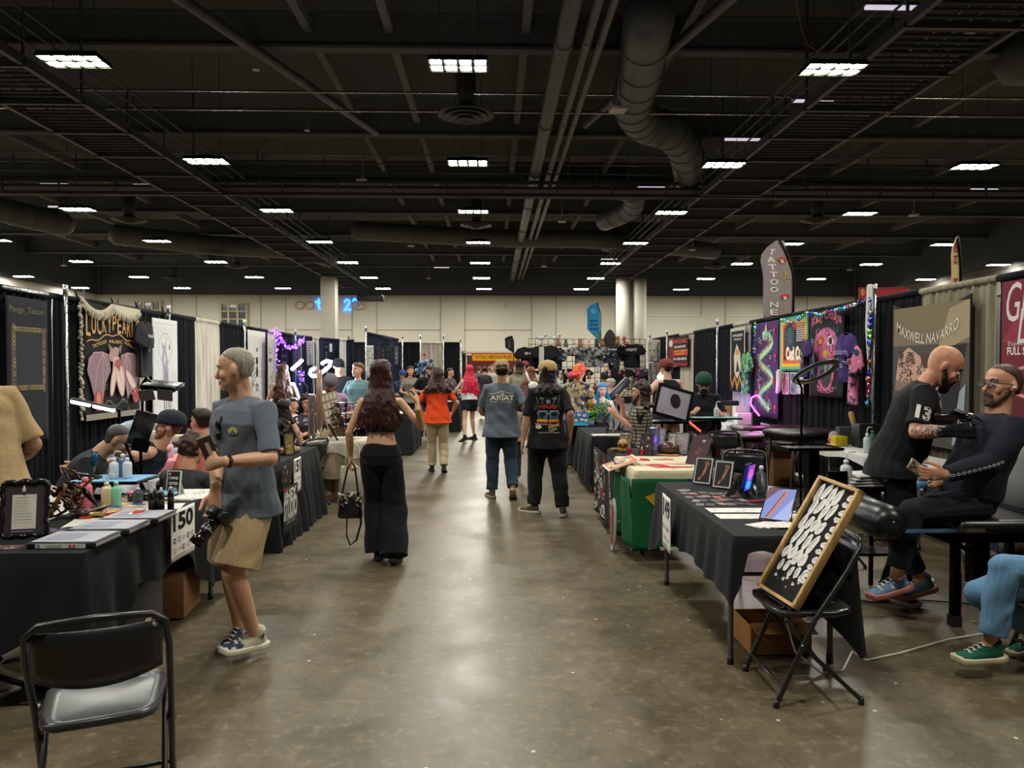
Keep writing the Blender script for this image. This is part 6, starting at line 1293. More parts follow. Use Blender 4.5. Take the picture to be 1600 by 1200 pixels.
def psy(A, W, H):
    A.rect(0, 0, W*.28, H, '#6a2a2c'); A.poly(el(W*.13, H*.8, W*.10, H*.12), '#cfc9c4'); A.text('PSYCHIC', W*.6, H*.84, H*.14, '#c5372f', wd=W*.72, bold=.05); A.text('READINGS', W*.6, H*.66, H*.08, '#d9d5cb', wd=W*.56, bold=.03); A.rect(W*.24, H*.36, W*.98, H*.57, '#b32c22')
    A.text('TAROT CARDS', W*.6, H*.52, H*.06, '#d9a33a', wd=W*.6, bold=.03); A.text('PALMISTRY', W*.6, H*.43, H*.06, '#d9a33a', wd=W*.5, bold=.03); A.text('34-100-0815', W*.6, H*.26, H*.09, '#d9d5cb', wd=W*.66, bold=.04); A.text('SPECIALS', W*.55, H*.08, H*.10, '#c5372f', wd=W*.8, bold=.05); A.rect(0, H*.155, W, H*.165, '#8a1f1c')
HR('poster', 'red and black banner reading PSYCHIC READINGS', 'banner', 1045, 1076, 526, 573, psy, base='#1b1618')
def marq(A, W, H):
    A.rect(W*.02, H*.02, W*.98, H*.97, '#4a4742'); A.poly([(W*.02, H*.7), (W*.98, H*.7), (W*.98, H*.97), (W*.02, H*.97)], '#7a6b52'); A.poly([(W*.6, H*.66), (W*.98, H*.74), (W*.98, H*.97), (W*.75, H*.97)], '#a08f72'); A.poly([(W*.62, H*.10), (W*.80, H*.10), (W*.95, H*.70), (W*.72, H*.72)], '#1c1d22'); A.poly([(W*.4, H*.55), (W*.72, H*.55), (W*.72, H*.66), (W*.4, H*.68)], '#4f3b2c')
    A.poly([(W*.06, H*.46), (W*.10, H*.64), (W*.24, H*.72), (W*.40, H*.66), (W*.46, H*.54), (W*.52, H*.47), (W*.36, H*.44), (W*.16, H*.42)], '#c49a86'); A.poly([(W*.10, H*.10), (W*.08, H*.30), (W*.16, H*.38), (W*.28, H*.34), (W*.28, H*.2), (W*.24, H*.08)], '#b97f6e')
    A.scribble(W*.11, H*.46, W*.42, H*.68, 46, .014, ['#4a3a36', '#2c2422'], random.Random(5)); A.scribble(W*.10, H*.12, W*.26, H*.34, 18, .012, ['#5a322c'], random.Random(6)); A.poly([(W*.05, H*.38), (W*.5, H*.42), (W*.42, H*.46), (W*.06, H*.46)], '#8a6f62'); A.poly([(W*.30, H*.12), (W*.34, H*.36), (W*.40, H*.36), (W*.36, H*.1)], '#1f1d1e')
    A.poly(el(W*.60, H*.45, W*.07, H*.035), '#a49a94'); A.poly([(W*.80, H*.05), (W*.92, H*.05), (W*.95, H*.45), (W*.88, H*.4)], '#8f97a4'); A.rect(W*.40, H*.56, W*.72, H*.572, '#b9a684')
    A.text('MAXWELL NAVARRO', W*.47, H*.855, H*.075, '#d2ccbe', wd=W*.80, bold=.01, arc=-.10, sh=.1)
HR('photo_banner', 'large photo banner of a tattooed shoulder with pale lettering', 'banner', 1396, 1520, 468, 700, marq, base='#1c1b1c', sag=.10)
def gla(A, W, H):
    A.rect(0, 0, W, H, '#74202e'); A.poly([(0, H*.2), (W*.5, H*.4), (W, H*.3), (W, 0), (0, 0)], '#5a2024'); A.poly([(0, H*.6), (W*.3, H*.9), (W*.7, H*.7), (W, H), (W, H*.5)], '#8c3040'); A.text('Gla', W*.20, H*.86, .34, '#d8cfcb', wd=.34, sh=.25); A.text('Li', W*.26, H*.70, .30, '#d8cfcb', wd=.2, sh=.25); A.text('Especialista', W*.24, H*.585, .05, '#c9bcb8', wd=.38); A.text('FULL STYLE', W*.24, H*.54, .07, '#d9d0cc', wd=.40, bold=.03)
    A.line([(W*.5+W*.46*math.cos(a), H*.34+H*.11*math.sin(a)) for a in [i*PI/16 for i in range(33)]], .03, '#c98c84')
a = PX(1567, 470, XR-.09); hang('poster', 'dark red poster with white script lettering at the right edge', 'banner', (XR-.09, a.y, 1.05), (0, -1, 0), (0, 0, 1), 1.15, 1.33, gla, base='#7a2432')
# ---------- feather flags ----------
def feather(label, x, y, z0, hgt, wd, col, edge, lean, draw, rz=0, gp='#222222'):
    t = thing('feather_flag', label, 'flag', (x, y, 0), rz); ctr = lambda f: V((lean*(1-f)**2*0+lean*max(0, f-.6)**2*-2.2, 0, z0+hgt*f)); b = MB(gp, 'metal'); b.tube([(wd*.5, 0, 0), (wd*.5, 0, z0)]+[ctr(i/10)+V((wd*.5*(1 if i < 8 else 1-(i-7)*.12), 0, 0)) for i in range(11)], .02, n=8); b.box((wd*.5, 0, .02), (.5, .5, .03)); b.obj('pole', t)
    def sh(f): return wd*(.12+.88*min(1, f*3.2))*(1 if f < .8 else max(.25, 1-((f-.8)/.2)**2*.75))
    def fn(u, v, L=0): f = v; R_ = ctr(f).x+wd*.5*(1 if f < .7 else 1-(f-.7)*.4); return V((R_-sh(f)*(1-u), -.012-L+.03*math.sin(u*3), z0+hgt*f))
    b = MB(col, 'cloth'); F = [[fn(i/6, j/16) for i in range(7)] for j in range(17)]; b.rings([r+[p+V((0, .02, 0)) for p in r[::-1]] for r in F]); fo = b.obj('flag_cloth', t)
    A = Art(fn); A.line([(.97, i/20) for i in range(20)], .05, edge); draw(A); A.mb.obj('flag_print', fo)
def f1(A):
    for i, s_ in enumerate(('BODY', 'JEWEL', 'BOOTH')): A.text(s_, .5, .52-.1*i, .06, '#15161a', wd=.6, bold=.03)
    A.poly(el(.5, .78, .2, .06), '#4fa0c0'); A.poly([(.3, .12), (.5, .26), (.72, .12), (.5, .06)], '#4f9a3a')
p = P(928, 575, 30); feather('blue feather flag with white edge and dark lettering, far behind the shirt racks', p.x, 30, P(925, 533, 30).z, (533-473)*30/1160, .55, '#2f7fae', '#d8dcdc', .15, f1)
def f2(A):
    for i, ch in enumerate('TATTOO NEEDLE'): A.text(ch, .36, .90-.068*i, .05, '#d9d2cc', wd=.28, bold=.02) if ch != ' ' else None
    for v in (.83, .50): A.poly(el(.72, v, .14, .022), '#b53a34'); A.rect(.67, v-.03, .76, v, '#d8cfc8')
    for v in (.67, .33):
        for k in range(7): A.poly(el(.75+.09*math.cos(k*.9), v+.012*math.sin(k*.9), .10, .005, 6, k*.9), '#b9a246')
p = P(1220, 575, 12.6); feather('tall grey feather flag with cannabis leaves and mushrooms behind the right backdrop', p.x-.05, 12.6, 1.9, P(1200, 376, 12.6).z-1.9, .52, '#8b807e', '#2a2628', .42, f2)
def f3(A):
    for i, ch in enumerate('EZ TUSH'): A.text(ch, .5, .9-.11*i, .07, '#9c2f3c', wd=.5, bold=.05) if ch != ' ' else None
p = P(1492, 575, 10.4); feather('narrow cream feather flag with red letters behind the right backdrop', p.x, 10.4, 2.0, P(1490, 370, 10.4).z-2.0, .13, '#bba878', '#8a7a52', .06, f3)
def f4(A): A.text('TATTOO', .5, .5, .08, '#a9a9a4', wd=.4, rot=PI/2)
p = P(796, 575, 34); feather('small black feather flag beside the red and yellow project banner', p.x, 34, P(796, 551, 34).z, 26*34/1160, .4, '#1d1e22', '#8a8a86', .1, f4)
farsheet('tent_banner', 'red canopy banner with pale shapes rising behind the string of discs', 'banner', 1341, 1420, 449, 480, 9.6, lambda A, W, H: (A.rect(0, H*.93, W, H, '#8f2c36'), A.poly(el(W*.08, H*.75, .03, .05), '#b98a5a'), A.poly(el(W*.14, H*.3, .03, .04), '#b98a5a'), A.rect(W*.2, H*.62, W*.32, H*.7, '#2a1a1c')), '#a83440')
tag(bpy.data.objects['tent_banner'], 'red canopy banner with pale shapes rising behind the string of discs', 'banner')
p = P(1380, 575, 9.6); b = MB('#9a9a98', 'metal'); b.cyl((p.x-.3, 9.63, 0), (p.x-.3, 9.63, 2.5), .02); b.cyl((p.x+.25, 9.63, 0), (p.x+.25, 9.63, 2.5), .02); tag(b.obj('banner_stand'), 'pair of silver uprights carrying the red canopy banner', 'stand')
# ================= right booths =================
ftable('folding table of booth 149 under short black cloth, nearest on the right', 1.27, 1.88, 3.83, 5.66, TH)
def dr149(s_, f):
    if s_ == 3: return .30+.24*max(0, 1-f*4)+.06*max(0, f*6-5)+.02*math.sin(f*18)
    if s_ == 0: return (.36 if f < .03 else .36-(f-.03)*3.6 if f < .11 else .08 if f < .35 else .08+(f-.35)*.9)+.01*math.sin(f*22)
    if s_ == 1: return .62-.35*min(f*3, 1)
    return .3
tcloth('black cloth with drooping corners over the booth 149 table', 1.27, 1.88, 3.83, 5.66, TH, dr149, seed=5, foldn=5, flare=.10)
numcard('white paper card reading 149 pinned to the black cloth on the right', V((1.175, 5.08, .40)), (-.05, -1, .0), .27, .36, '149', 2, seed=4)
folding_chair('black folding chair turned away, seen from behind at the lower left corner', -1.385, 2.66, 22, seatcol='#2b2c2e')  # lighter seat colour paints in the light falling on its top
ch = folding_chair('black folding chair on the right carrying the wooden framed display', 1.555, 3.69, 90)
# wooden display with cut-out stickers, leaning on the chair
t = thing('display_board', 'pale wood framed black board of white flash stickers leaning on the right folding chair', 'display board')
A0 = V((1.375, 3.80, .49)); B0 = V((1.46, 3.50, .455)); U = (B0-A0); W = .29; U = U.normalized(); Vv = V((.47, -.02, .76)); Vv = (Vv-U*Vv.dot(U)).normalized(); N_ = U.cross(Vv).normalized(); H = .66
R3 = Matrix((U, Vv, N_)).transposed(); q = lambda a, c, e=0: A0+U*a+Vv*c+N_*e
b = MB('#c9a268', 'wood')
for a, c, e, g in ((W/2, .009, W, .018), (W/2, H-.009, W, .018), (.009, H/2, .018, H), (W-.009, H/2, .018, H)): b.box(q(a, c, -.012), (e, g, .045), R=R3, bev=.002)
b.obj('wooden_frame', t); b = MB('#191919', 'matte'); b.box(q(W/2, H/2, -.02), (W-.03, H-.03, .012), R=R3); b.obj('backing_board', t)
A = Art(lambda u, v, L=0: q(u, v, -.0135+L), step=.0004); rr = random.Random(14)
def sticker(u, v, a, b_, r):
    pts = [(x+rr.uniform(-.003, .003), y+rr.uniform(-.003, .003)) for x, y in el(u, v, a, b_, 12, r)]; A.L = .001+.0002*rr.randint(0, 4); A.poly(pts, '#e4e3df')
    for _ in range(3):
        k = rr.uniform(.15, .6); A.line([(u+(x-u)*k+rr.uniform(-.003, .003), v+(y-v)*k) for x, y in pts[:rr.randint(4, 9)]], .0016, '#8a8a8c')
for j, (v, n, a, b_) in enumerate(((.585, 5, .056, .015), (.50, 5, .050, .014), (.41, 5, .040, .017), (.32, 5, .055, .015), (.235, 5, .042, .018), (.16, 6, .034, .013))):
    for i in range(n):
        if i == n-1: sticker(.245, v+.02, .022, .017, .3); sticker(.235, v-.02, .019, .015, -.2)
        else: sticker(.045+.042*i+(.01 if j % 2 else 0), v+rr.uniform(-.012, .012), a*rr.uniform(.9, 1.15), b_*rr.uniform(1.1, 1.35), 1.35+rr.uniform(-.15, .15))
for u, v in ((.06, .10), (.085, .085), (.12, .10), (.16, .07), (.19, .10), (.22, .12), (.14, .115)): sticker(u, v, .010 if v > .09 else .004, .009 if v > .09 else .004, .3)
A.mb.obj('sticker_sheet', t)
t = thing('easel', 'small black easel foot with a bead chain under the wooden framed display', 'easel'); b = MB('#101012', 'paint'); b.tube([q(.02, -.012, -.01), q(W-.02, -.012, -.01)], .009, n=8); b.tube([q(W*.8, -.01, -.01), V((1.40, 3.55, .452))], .006, n=6); b.obj('ledge', t)
b = MB('#a58a4a', 'metal')
for i in range(30): b.ball(V((1.45, 3.66, .475)).lerp(V((1.70, 3.62, .455)), i/29), .0035, n=6, m=4)
b.obj('bead_chain', t)
# items on table 149
def darkarm(A, W, H): A.rect(0, 0, W, H, '#2a2c30'); A.poly([(W*.2, H*.1), (W*.45, H*.35), (W*.7, H*.85), (W*.85, H*.8), (W*.62, H*.3), (W*.3, H*.05)], '#a9785c'); A.poly(el(W*.72, H*.8, W*.18, H*.12), '#8f624c'); A.scribble(W*.3, H*.2, W*.8, H*.85, 10, .004, ['#4a342c'], random.Random(3))
def fr2(A, W, H): A.rect(0, 0, W, H, '#d9d7d2'); B = W*.07; sub = Art(lambda u, v, L=0: A.fn(u+B, v+B, L+.002), A.mb); darkarm(sub, W-2*B, H-2*B)
for i, (px, py, d, l) in enumerate(((1096, 754, 5.52, 'left'), (1127, 762, 5.32, 'right'))):
    p = P(px, py, d); tframe('framed_photo', 'framed photo of a tattooed arm on the booth 149 table, %s one' % l, 'picture frame', (p.x, d, TH+.006), .15, .21, .32, -42, fw_=.008, pic=fr2, fc='#141416')
def kstand(label, c, rz, glow=True):
    t = thing('phone_stand', label, 'stand', c, math.radians(rz)); b = MB('#141416', 'paint')
    for sx in (-.035, .035):
        b.prism([V((sx, -.075, 0)), V((sx, -.04, 0)), V((sx, .025, .10)), V((sx, .06, .16)), V((sx, .03, .165))], (.008, 0, 0)); b.prism([V((sx, .085, 0)), V((sx, .055, 0)), V((sx, -.005, .085)), V((sx, .01, .12))], (.008, 0, 0))
    b.box((0, .02, .11), (.08, .008, .05)); b.obj('stand_legs', t)
    if glow:
        R3 = Euler((-.2, 0, 0)).to_matrix(); b = MB('#151518', 'gloss'); b.box((0, .055, .14), (.14, .01, .19), R=R3); b.obj('screen_frame', t)
        A = Art(plane(V((.07, .061, .045)), (-1, 0, 0), R3@V((0, 0, 1)), R3@V((0, 1, 0))), mt='screen'); A.rect(.008, .01, .132, .185, '#3558d8'); A.rect(.008, .10, .132, .185, '#9a3fc0'); A.poly(el(.07, .12, .04, .04), '#e06ad0'); A.poly(el(.06, .05, .045, .03), '#4fb0e8'); A.mb.obj('screen', t)
kstand('black angled stand holding a glowing colourful picture on the booth 149 table', (1.66, 4.98, TH+.004), -128); kstand('black angled empty stand beside the water bottle', (1.80, 5.12, TH+.004), -150, False)
t = bottle('water_bottle', 'clear ribbed plastic water bottle on the booth 149 table', (1.83, 5.0, TH+.004), .033, .21, '#c6d3dc', '#dfe6ea', mt='glass')
b = MB('#c23a30', 'gloss'); b.tube([(1.66, 4.76, TH+.012), (1.79, 4.80, TH+.012)], .007, n=8); tag(b.obj('marker_pen'), 'red marker pen lying in front of the angled stands', 'pen')
rr = random.Random(2)
for i in range(26):
    cn_ = rr.choice([('#6f6763', 'brownish'), ('#8d7f78', 'beige'), ('#4a4546', 'charcoal'), ('#a3635f', 'reddish'), ('#5f6468', 'grey')]); b = MB(cn_[0], 'print'); x = 1.34+.06*(i % 6)+rr.uniform(-.015, .015); y = 4.72+.14*(i//6)+rr.uniform(-.03, .03); b.box((x, y, TH+.0045+.0006*(i % 3)), (.052, .085, .0008), R=Matrix.Rotation(rr.uniform(-.4, .4), 3, 'Z'))
    tag(b.obj('business_card'), 'small %s card on the booth 149 table, %s from aisle, %s row' % (cn_[1], ORD[i % 6], ORD[i//6]), 'card', 'business cards on the booth 149 table')
for i, (y, l) in enumerate(((4.52, 'farther'), (4.33, 'nearer'))): paper('drawing_strip', 'long white strip of pale drawings on the booth 149 table, the %s one' % l, (1.585, y), .52, .14, -1, '#dddcd6', draw=ink(24, seed=i+3), cat='paper')
for i in range(7):
    o = paper('art_print', 'pale print fanned at the booth 149 table front, %s from aisle' % ORD[i], (1.50+.022*i, 4.09-.006*i), .11, .15, -60+13*i, '#ddd5cd', draw=ink(7, ('#c98a70', '#b9b0c0', '#a06a5a'), .004, i), z=TH+.003+.0016*i, cat='art print', grp='fanned art prints')
t = thing('tablet', 'tablet showing a tattooed arm photo leaning on the booth 149 table', 'tablet', (1.60, 4.17, TH+.004), math.radians(-40)); R3 = Euler((-.75, 0, 0)).to_matrix(); qq = lambda x, y, z: R3@V((x, y, z)); b = MB('#121214', 'gloss'); b.box(qq(0, 0, .12), (.18, .010, .245), R=R3, bev=.006); b.obj('tablet_body', t)
A = Art(plane(qq(-.08, -.0058, .012), qq(1, 0, 0), qq(0, 0, 1), qq(0, -1, 0)), mt='screen', step=.0005); A.rect(0, 0, .16, .215, '#5a68a0'); A.poly([(0, .12), (.06, .2), (.10, .215), (0, .215)], '#4a3038'); A.poly([(.02, 0), (.05, 0), (.13, .2), (.09, .2)], '#8a5f66'); A.poly([(.07, 0), (.16, 0), (.16, .16)], '#7d84b0'); A.line([(.03, .01), (.10, .19)], .006, '#3a2a32'); A.mb.obj('screen', t)
b = MB('#1a1a1c', 'paint'); b.prism([qq(-.04, .008, .16), qq(.04, .008, .16), V((.05, .16, 0)), V((-.05, .16, 0))], (0, .004, .004)); b.obj('tablet_stand', t)
paper('paper_stack', 'small white papers tucked behind the tablet', (1.76, 4.28), .12, .16, 30, n=3, draw=lines(6))
b = MB('#96662f', 'card'); c = V((1.62, 4.25, .09)); 
for sx, sy, w_, d_ in ((-.17, 0, .008, .3), (.17, 0, .008, .3), (0, -.15, .34, .008), (0, .15, .34, .008)): b.box(c+V((sx, sy, 0)), (w_, d_, .16))
b.box(c+V((0, 0, -.075)), (.34, .3, .008)); b.box(c+V((0, -.19, .08)), (.34, .10, .006), R=Matrix.Rotation(.3, 3, 'X')); tag(b.obj('open_carton'), 'open brown carton on the floor under the booth 149 table', 'box')
b = MB('#d9d6cc', 'vinyl'); b.tube([(1.55, 3.9, .5), (1.55, 3.88, .3), (1.60, 3.86, .12), (1.72, 3.82, .02), (1.85, 3.85, .015), (1.95, 3.95, .08), (2.05, 4.0, .012), (2.3, 4.1, .012), (2.7, 4.3, .012), (3.0, 4.4, .012)], .005, n=6); tag(b.obj('power_cord'), 'thin white power cord trailing from the booth 149 table along the floor', 'cord')
b = MB('#e3e1dc', 'gloss'); b.box((3.03, 4.42, .02), (.07, .03, .035), bev=.006); tag(b.obj('charger'), 'white charger plug on the floor under the tattoo chair', 'charger')
b = MB('#121214', 'vinyl'); b.tube([(2.35, 5.2, .012), (2.6, 5.0, .012), (2.9, 5.05, .012), (3.1, 5.0, .012), (3.4, 4.9, .012), (3.8, 4.6, .012)], .006, n=6); b.tube([(2.9, 4.0, .012), (3.1, 3.9, .012), (3.5, 4.0, .012)], .006, n=6); tag(b.obj('floor_cable'), 'black cable lying on the floor beneath the tattoo chair', 'cable')
# ---- booth 148 with the green flag ----
ftable('folding table of booth 148 under cream cloth and green flag', 1.27, 1.88, 6.25, 8.1, TH); tcloth('black undercloth on the booth 148 table', 1.27, 1.88, 6.25, 8.1, TH, lambda s_, f: .28, seed=9)
def creamart(A, W, H):
    rr = random.Random(4); sh = lambda u, v, a, b_: [(u+a*math.cos(k*PI/6)*rr.uniform(.6, 1.2), v+b_*math.sin(k*PI/6)*rr.uniform(.6, 1.2)) for k in range(12)]
    A.poly(sh(.25, .35, .12, .10), '#b8443f'); A.poly(sh(.38, .22, .16, .06), '#b3262c'); A.poly(sh(.2, .75, .11, .12), '#b01f30'); A.poly(sh(.42, .75, .12, .05), '#c05a60'); A.poly(sh(.45, .45, .12, .06), '#d89a90'); A.scribble(.05, .05, W-.05, H*.5, 10, .008, ['#8a5a4a', '#3a2a2a'], rr)
c = tcloth('cream cloth printed with red shapes laid across the booth 148 table', 1.20, 1.92, 6.18, 7.2, TH+.016, lambda s_, f: .17+.03*math.sin(f*9) if s_ in (0, 3) else .02, col='#cfc4a6', seed=6, rip=.01, foldn=2)
A = Art(plane((1.20, 6.18, TH+.019), (1, 0, 0), (0, 1, 0), (0, 0, 1)), step=.0004, mt='cloth'); creamart(A, .7, 1.0); A.mb.obj('red_print', c)
def brz(A, W, H): A.rect(0, 0, W, .03, '#b9b2a0'); A.poly([(W*.14, H*.75), (W*.62, H*1.0), (W*.98, H*.5), (W*.62, H*.12)], '#b8921f'); A.poly(el(W*.60, H*.80, .13, .12), '#1d3a7a')
hang('green_flag', 'green flag with yellow diamond hanging from the end of the booth 148 table', 'flag', (1.15, 6.12, .10), (1, 0, 0), (0, 0, 1), .8, .60, brz, base='#14532f', wavy=.02)
hang('green_flag', 'green cloth side of the flag hanging toward the aisle on booth 148', 'flag', (1.13, 6.75, .12), (0.03, -1, 0), (0, 0, 1), .6, .56, None, base='#14532f', wavy=.03)
def graf(s_, cs):
    def f(A, W, H): A.scribble(W*.03, H*.05, W*.97, H*.95, 46, .02, cs, random.Random(s_))
    return f
hang('cloth_banner', 'black banner with white and red lettering scrawls on the aisle side of booth 148', 'banner', (1.12, 8.1, .08), (0, -1, 0), (0, 0, 1), .75, .68, graf(2, ['#b9b4aa', '#d8d4cc', '#8f3038']), base='#1c1719', wavy=.01)
def uni(A, W, H): A.text('INKED UP STUDIO', W*.6, H*.5, .09, '#c9c4b8', wd=H*.9, bold=.04, rot=-1.15); A.poly([(0, 0), (W*.2, 0), (W*.1, H), (0, H)], '#3d2620')
hang('cloth_banner', 'dark brown banner with slanted white lettering next to the green flag', 'banner', (1.12, 7.33, .06), (0, -1, 0), (0, 0, 1), .58, .70, uni, base='#171417', wavy=.01)
t = thing('oval_board', 'small oval silver framed board leaning below the green flag', 'board', (1.12, 6.5, 0)); b = MB('#b9b6ae', 'gloss'); b.cyl((-.04, 0, .26), (-.0, -.0, .262), .01); b.prism([V((-.05+.03*(z_-.3), y_, z_)) for y_, z_ in el(0, .24, .13, .23, 20)], (-.015, 0, 0)); b.obj('rim', t); b = MB('#7a4a34', 'print'); b.prism([V((-.068+.03*(z_-.3), y_, z_)) for y_, z_ in el(0, .24, .09, .18, 20)], (-.003, 0, 0)); b.obj('picture', t)
b = MB('#d9d2c8', 'print'); M_ = lambda u, v, L=0: V((1.02+u*.95+v*.0, 6.5+v, TH-.03+u*.34+L)); F = [[M_(.3*i/6, .42*j/6) for i in range(7)] for j in range(7)]; b.rings([r+[p-V((0, 0, .002)) for p in r[::-1]] for r in F]); o = tag(b.obj('art_print'), 'bright orange swirl print lying over the aisle edge of booth 148', 'art print'); A = Art(M_); A.rect(.02, .02, .28, .40, '#c8684a')
for r_, c_ in ((.12, '#e0b04a'), (.09, '#c9c4b8'), (.06, '#3a2a2a'), (.035, '#c84a3a')): A.poly(el(.14, .2, r_, r_*1.2), c_)
A.line([(.03+.02*i, .1+.25*math.sin(i*.5)**2) for i in range(12)], .02, '#8fa0b0'); A.mb.obj('print_image', o)
def mini(name, label, cat, x, y, w_, h, fc, pc, rz=-30, tilt=.25, z=TH+.022, seed=1, mt='paint'):
    return tframe(name, label, cat, (x, y, z), w_, h, tilt, rz, fc=fc, fw_=.012, base=pc, pic=lambda A, W, H: A.scribble(W*.1, H*.1, W*.9, H*.9, 9, .008, ['#c9c2b4', '#8a4a40', '#5a6a8a', '#2a2a30'], random.Random(seed)), mt=mt)
mini('framed_photo', 'dark framed print leaning at the back edge of the cream cloth on booth 148', 'picture frame', 1.80, 6.55, .2, .27, '#1a181a', '#4a3038', -50, .5, seed=1)
for i, (x, y, h, fc, pc, l) in enumerate(((1.50, 7.25, .22, '#1c1a1c', '#3a2a2a', 'dark, left of the glowing purple case'), (1.86, 7.3, .22, '#6a6a6c', '#9a8f98', 'grey, right of the brown bag'), (1.84, 7.55, .2, '#2a2628', '#b0a8a0', 'pale, behind the brown bag'), (1.70, 7.6, .25, '#3a3a3c', '#8a8a98', 'tall grey, behind the purple case'), (1.40, 7.85, .16, '#6a5236', '#7a6a4a', 'small golden, near the far end'))): mini('framed_photo', 'framed print on booth 148, '+l, 'picture frame', x, y, .14, h, fc, pc, -35, .3, seed=i+4)
t = thing('display_case', 'clear case glowing purple at its base on booth 148', 'case', (1.60, 7.35, TH+.004)); b = MB('#b9b6d0', 'glass'); b.box((0, 0, .15), (.11, .09, .26)); b.obj('case_glass', t); b = MB('#5a34ff', 'neon'); b.box((0, 0, .165), (.06, .05, .06), bev=.02); b.obj('glowing_piece', t)
t = thing('hand_bag', 'brown leather bag lying behind the cream cloth on booth 148', 'bag', (1.74, 7.30, TH+.006), -.3); b = MB('#4a2c22', 'leather'); b.ball((0, 0, .075), (.11, .09, .075), n=16, m=10); b.obj('bag_body', t); b = MB('#a8743c', 'leather'); b.tube([(-.14, -.04, .01), (-.08, -.1, .02), (.02, -.11, .02), (.1, -.08, .02)], [(.02, .012)]*4, n=8); b.obj('strap', t)
for i, (px, d, l) in enumerate(((984, 7.35, 'left'), (1003, 7.25, 'right'))): p = P(px, 700, d); bottle('small_bottle', 'small red bottle at the edge of the cream cloth, the %s one' % l, (p.x, d, TH+.006), .016, .10, '#b01f2c', '#c9b890')
t = thing('carved_skull', 'golden carved wooden skull at the aisle edge of booth 148', 'carving', (1.36, 7.72, TH+.006)); b = MB('#a87b3a', 'wood'); b.ball((0, 0, .075), (.055, .065, .055), n=16, m=10); b.box((-.01, -.03, .02), (.07, .07, .04), bev=.01); b.obj('skull', t); b = MB('#2a1a10', 'matte')
for s_ in (-1, 1): b.ball((-.03*s_-.012, -.058, .075), .014)
b.obj('eye_socket', t); b = MB('#8a6430', 'wood'); b.box((-.05, .06, .015), (.12, .08, .03), bev=.004); b.obj('base', t)
# ---- booth 147 / 146 ----
ftable('folding table of booth 147 under black cloth with drawings display', 1.27, 1.93, 9.45, 11.0, TH); tcloth('black cloth with deep folds over the booth 147 table', 1.27, 1.93, 9.45, 11.0, TH, lambda s_, f: .52-.0*f+(.1 if s_ == 3 else 0)-.3*(s_ == 0)*max(0, f-.4), seed=12, rip=.03)
ftable('folding table of booth 146 under black cloth with laptop and flowers', 1.2, 1.9, 11.9, 13.5, TH); tcloth('black cloth over the booth 146 table', 1.2, 1.9, 11.9, 13.5, TH, lambda s_, f: .62, seed=13)
paper('paper_stack', 'stack of white sheets on the near end of booth 147', (1.55, 9.65), .5, .25, 0, n=4, draw=lines(8), z=TH+.003)
t = thing('laptop', 'open blue laptop lid covered in cream stickers', 'laptop', (1.30, 11.15, TH+.004), 0); b = MB('#3a62b0', 'gloss'); b.box((0, 0, .105), (.30, .01, .21), R=Euler((-.15, 0, 0)).to_matrix(), bev=.006); b.box((0, .13, .008), (.3, .22, .015), col='#77777a'); b.obj('laptop_shell', t)
A = Art(plane(V((-.14, -.022, .01)), (1, 0, 0), V((0, .15, 1)).normalized(), (0, -1, 0))); A.rect(0, 0, .28, .06, '#3aa0c8')
for u, v in ((.05, .15), (.14, .16), (.22, .15), (.09, .08), (.18, .09), (.24, .08)): A.poly(el(u, v, .03, .022), '#d2cdb0'); A.poly(el(u, v, .012, .01), '#8f8a6a')
A.mb.obj('stickers', t)
def plant(label, p, cols, n, r, h, leaf=True, flower=None):
    t = thing('potted_flowers', label, 'plant', p); rr = random.Random(len(label)); b = MB('#8a8f90', 'glass' if flower else 'paint'); b.lathe((0, 0, 0), [(.04, 0), (.05, .01), (.045, .10), (.04, .10)], n=14); b.obj('vase', t); b = MB(cols[0], 'cloth')
    for i in range(n):
        a = rr.uniform(0, 6.3); q1 = V((math.cos(a)*r*rr.uniform(.2, 1), math.sin(a)*r*rr.uniform(.2, 1)*.8, rr.uniform(.5, 1)*h)); b.tube([(0, 0, .08), q1*.5+V((0, 0, .05)), q1], [(.003, .003), (.012, .004), (.002, .002)], n=5, col=rr.choice(cols)); b.ball(q1*.85, (.02, .02, .012), col=rr.choice(cols), n=6, m=4)
    b.obj('foliage', t)
    if flower:
        for i in range(6):
            b = MB(flower, 'cloth'); a = rr.uniform(0, 6.3); c = V((math.cos(a)*r*.8, math.sin(a)*r*.6, h*rr.uniform(.7, 1.1)))
            for k in range(12): a_ = k*.9; b.ball(c+V((math.cos(a_)*.022, math.sin(a_)*.022, .006*k-.03)), .016, n=6, m=4)
            b.obj('bloom', t)
    return t
plant('fresh green leafy plant beside the stickered laptop', (1.50, 11.3, TH+.006), ['#4f8a35', '#6aa544', '#3a6a28'], 50, .12, .24)
plant('bunch of yellow flowers beside the green plant', (1.66, 11.9, TH+.006), ['#56783a', '#7a8f4a'], 26, .12, .30, flower='#c9b02e'); plant('bunch of white flowers behind the yellow ones', (1.82, 12.0, TH+.006), ['#56783a', '#8a9a7a'], 26, .11, .34, flower='#c9c6b0')
for i, (x, y, h, l) in enumerate(((1.78, 10.6, .42, 'tall, tilted back'), (1.66, 10.35, .30, 'lower, in front'), (1.86, 10.2, .40, 'tall, right of the drawings'))): mini('drawing_display', 'black display panel of drawings on booth 147, '+l, 'display', x, y, .24, h, '#161618', '#6a6468', -60, .55, TH+.006, 20+i)
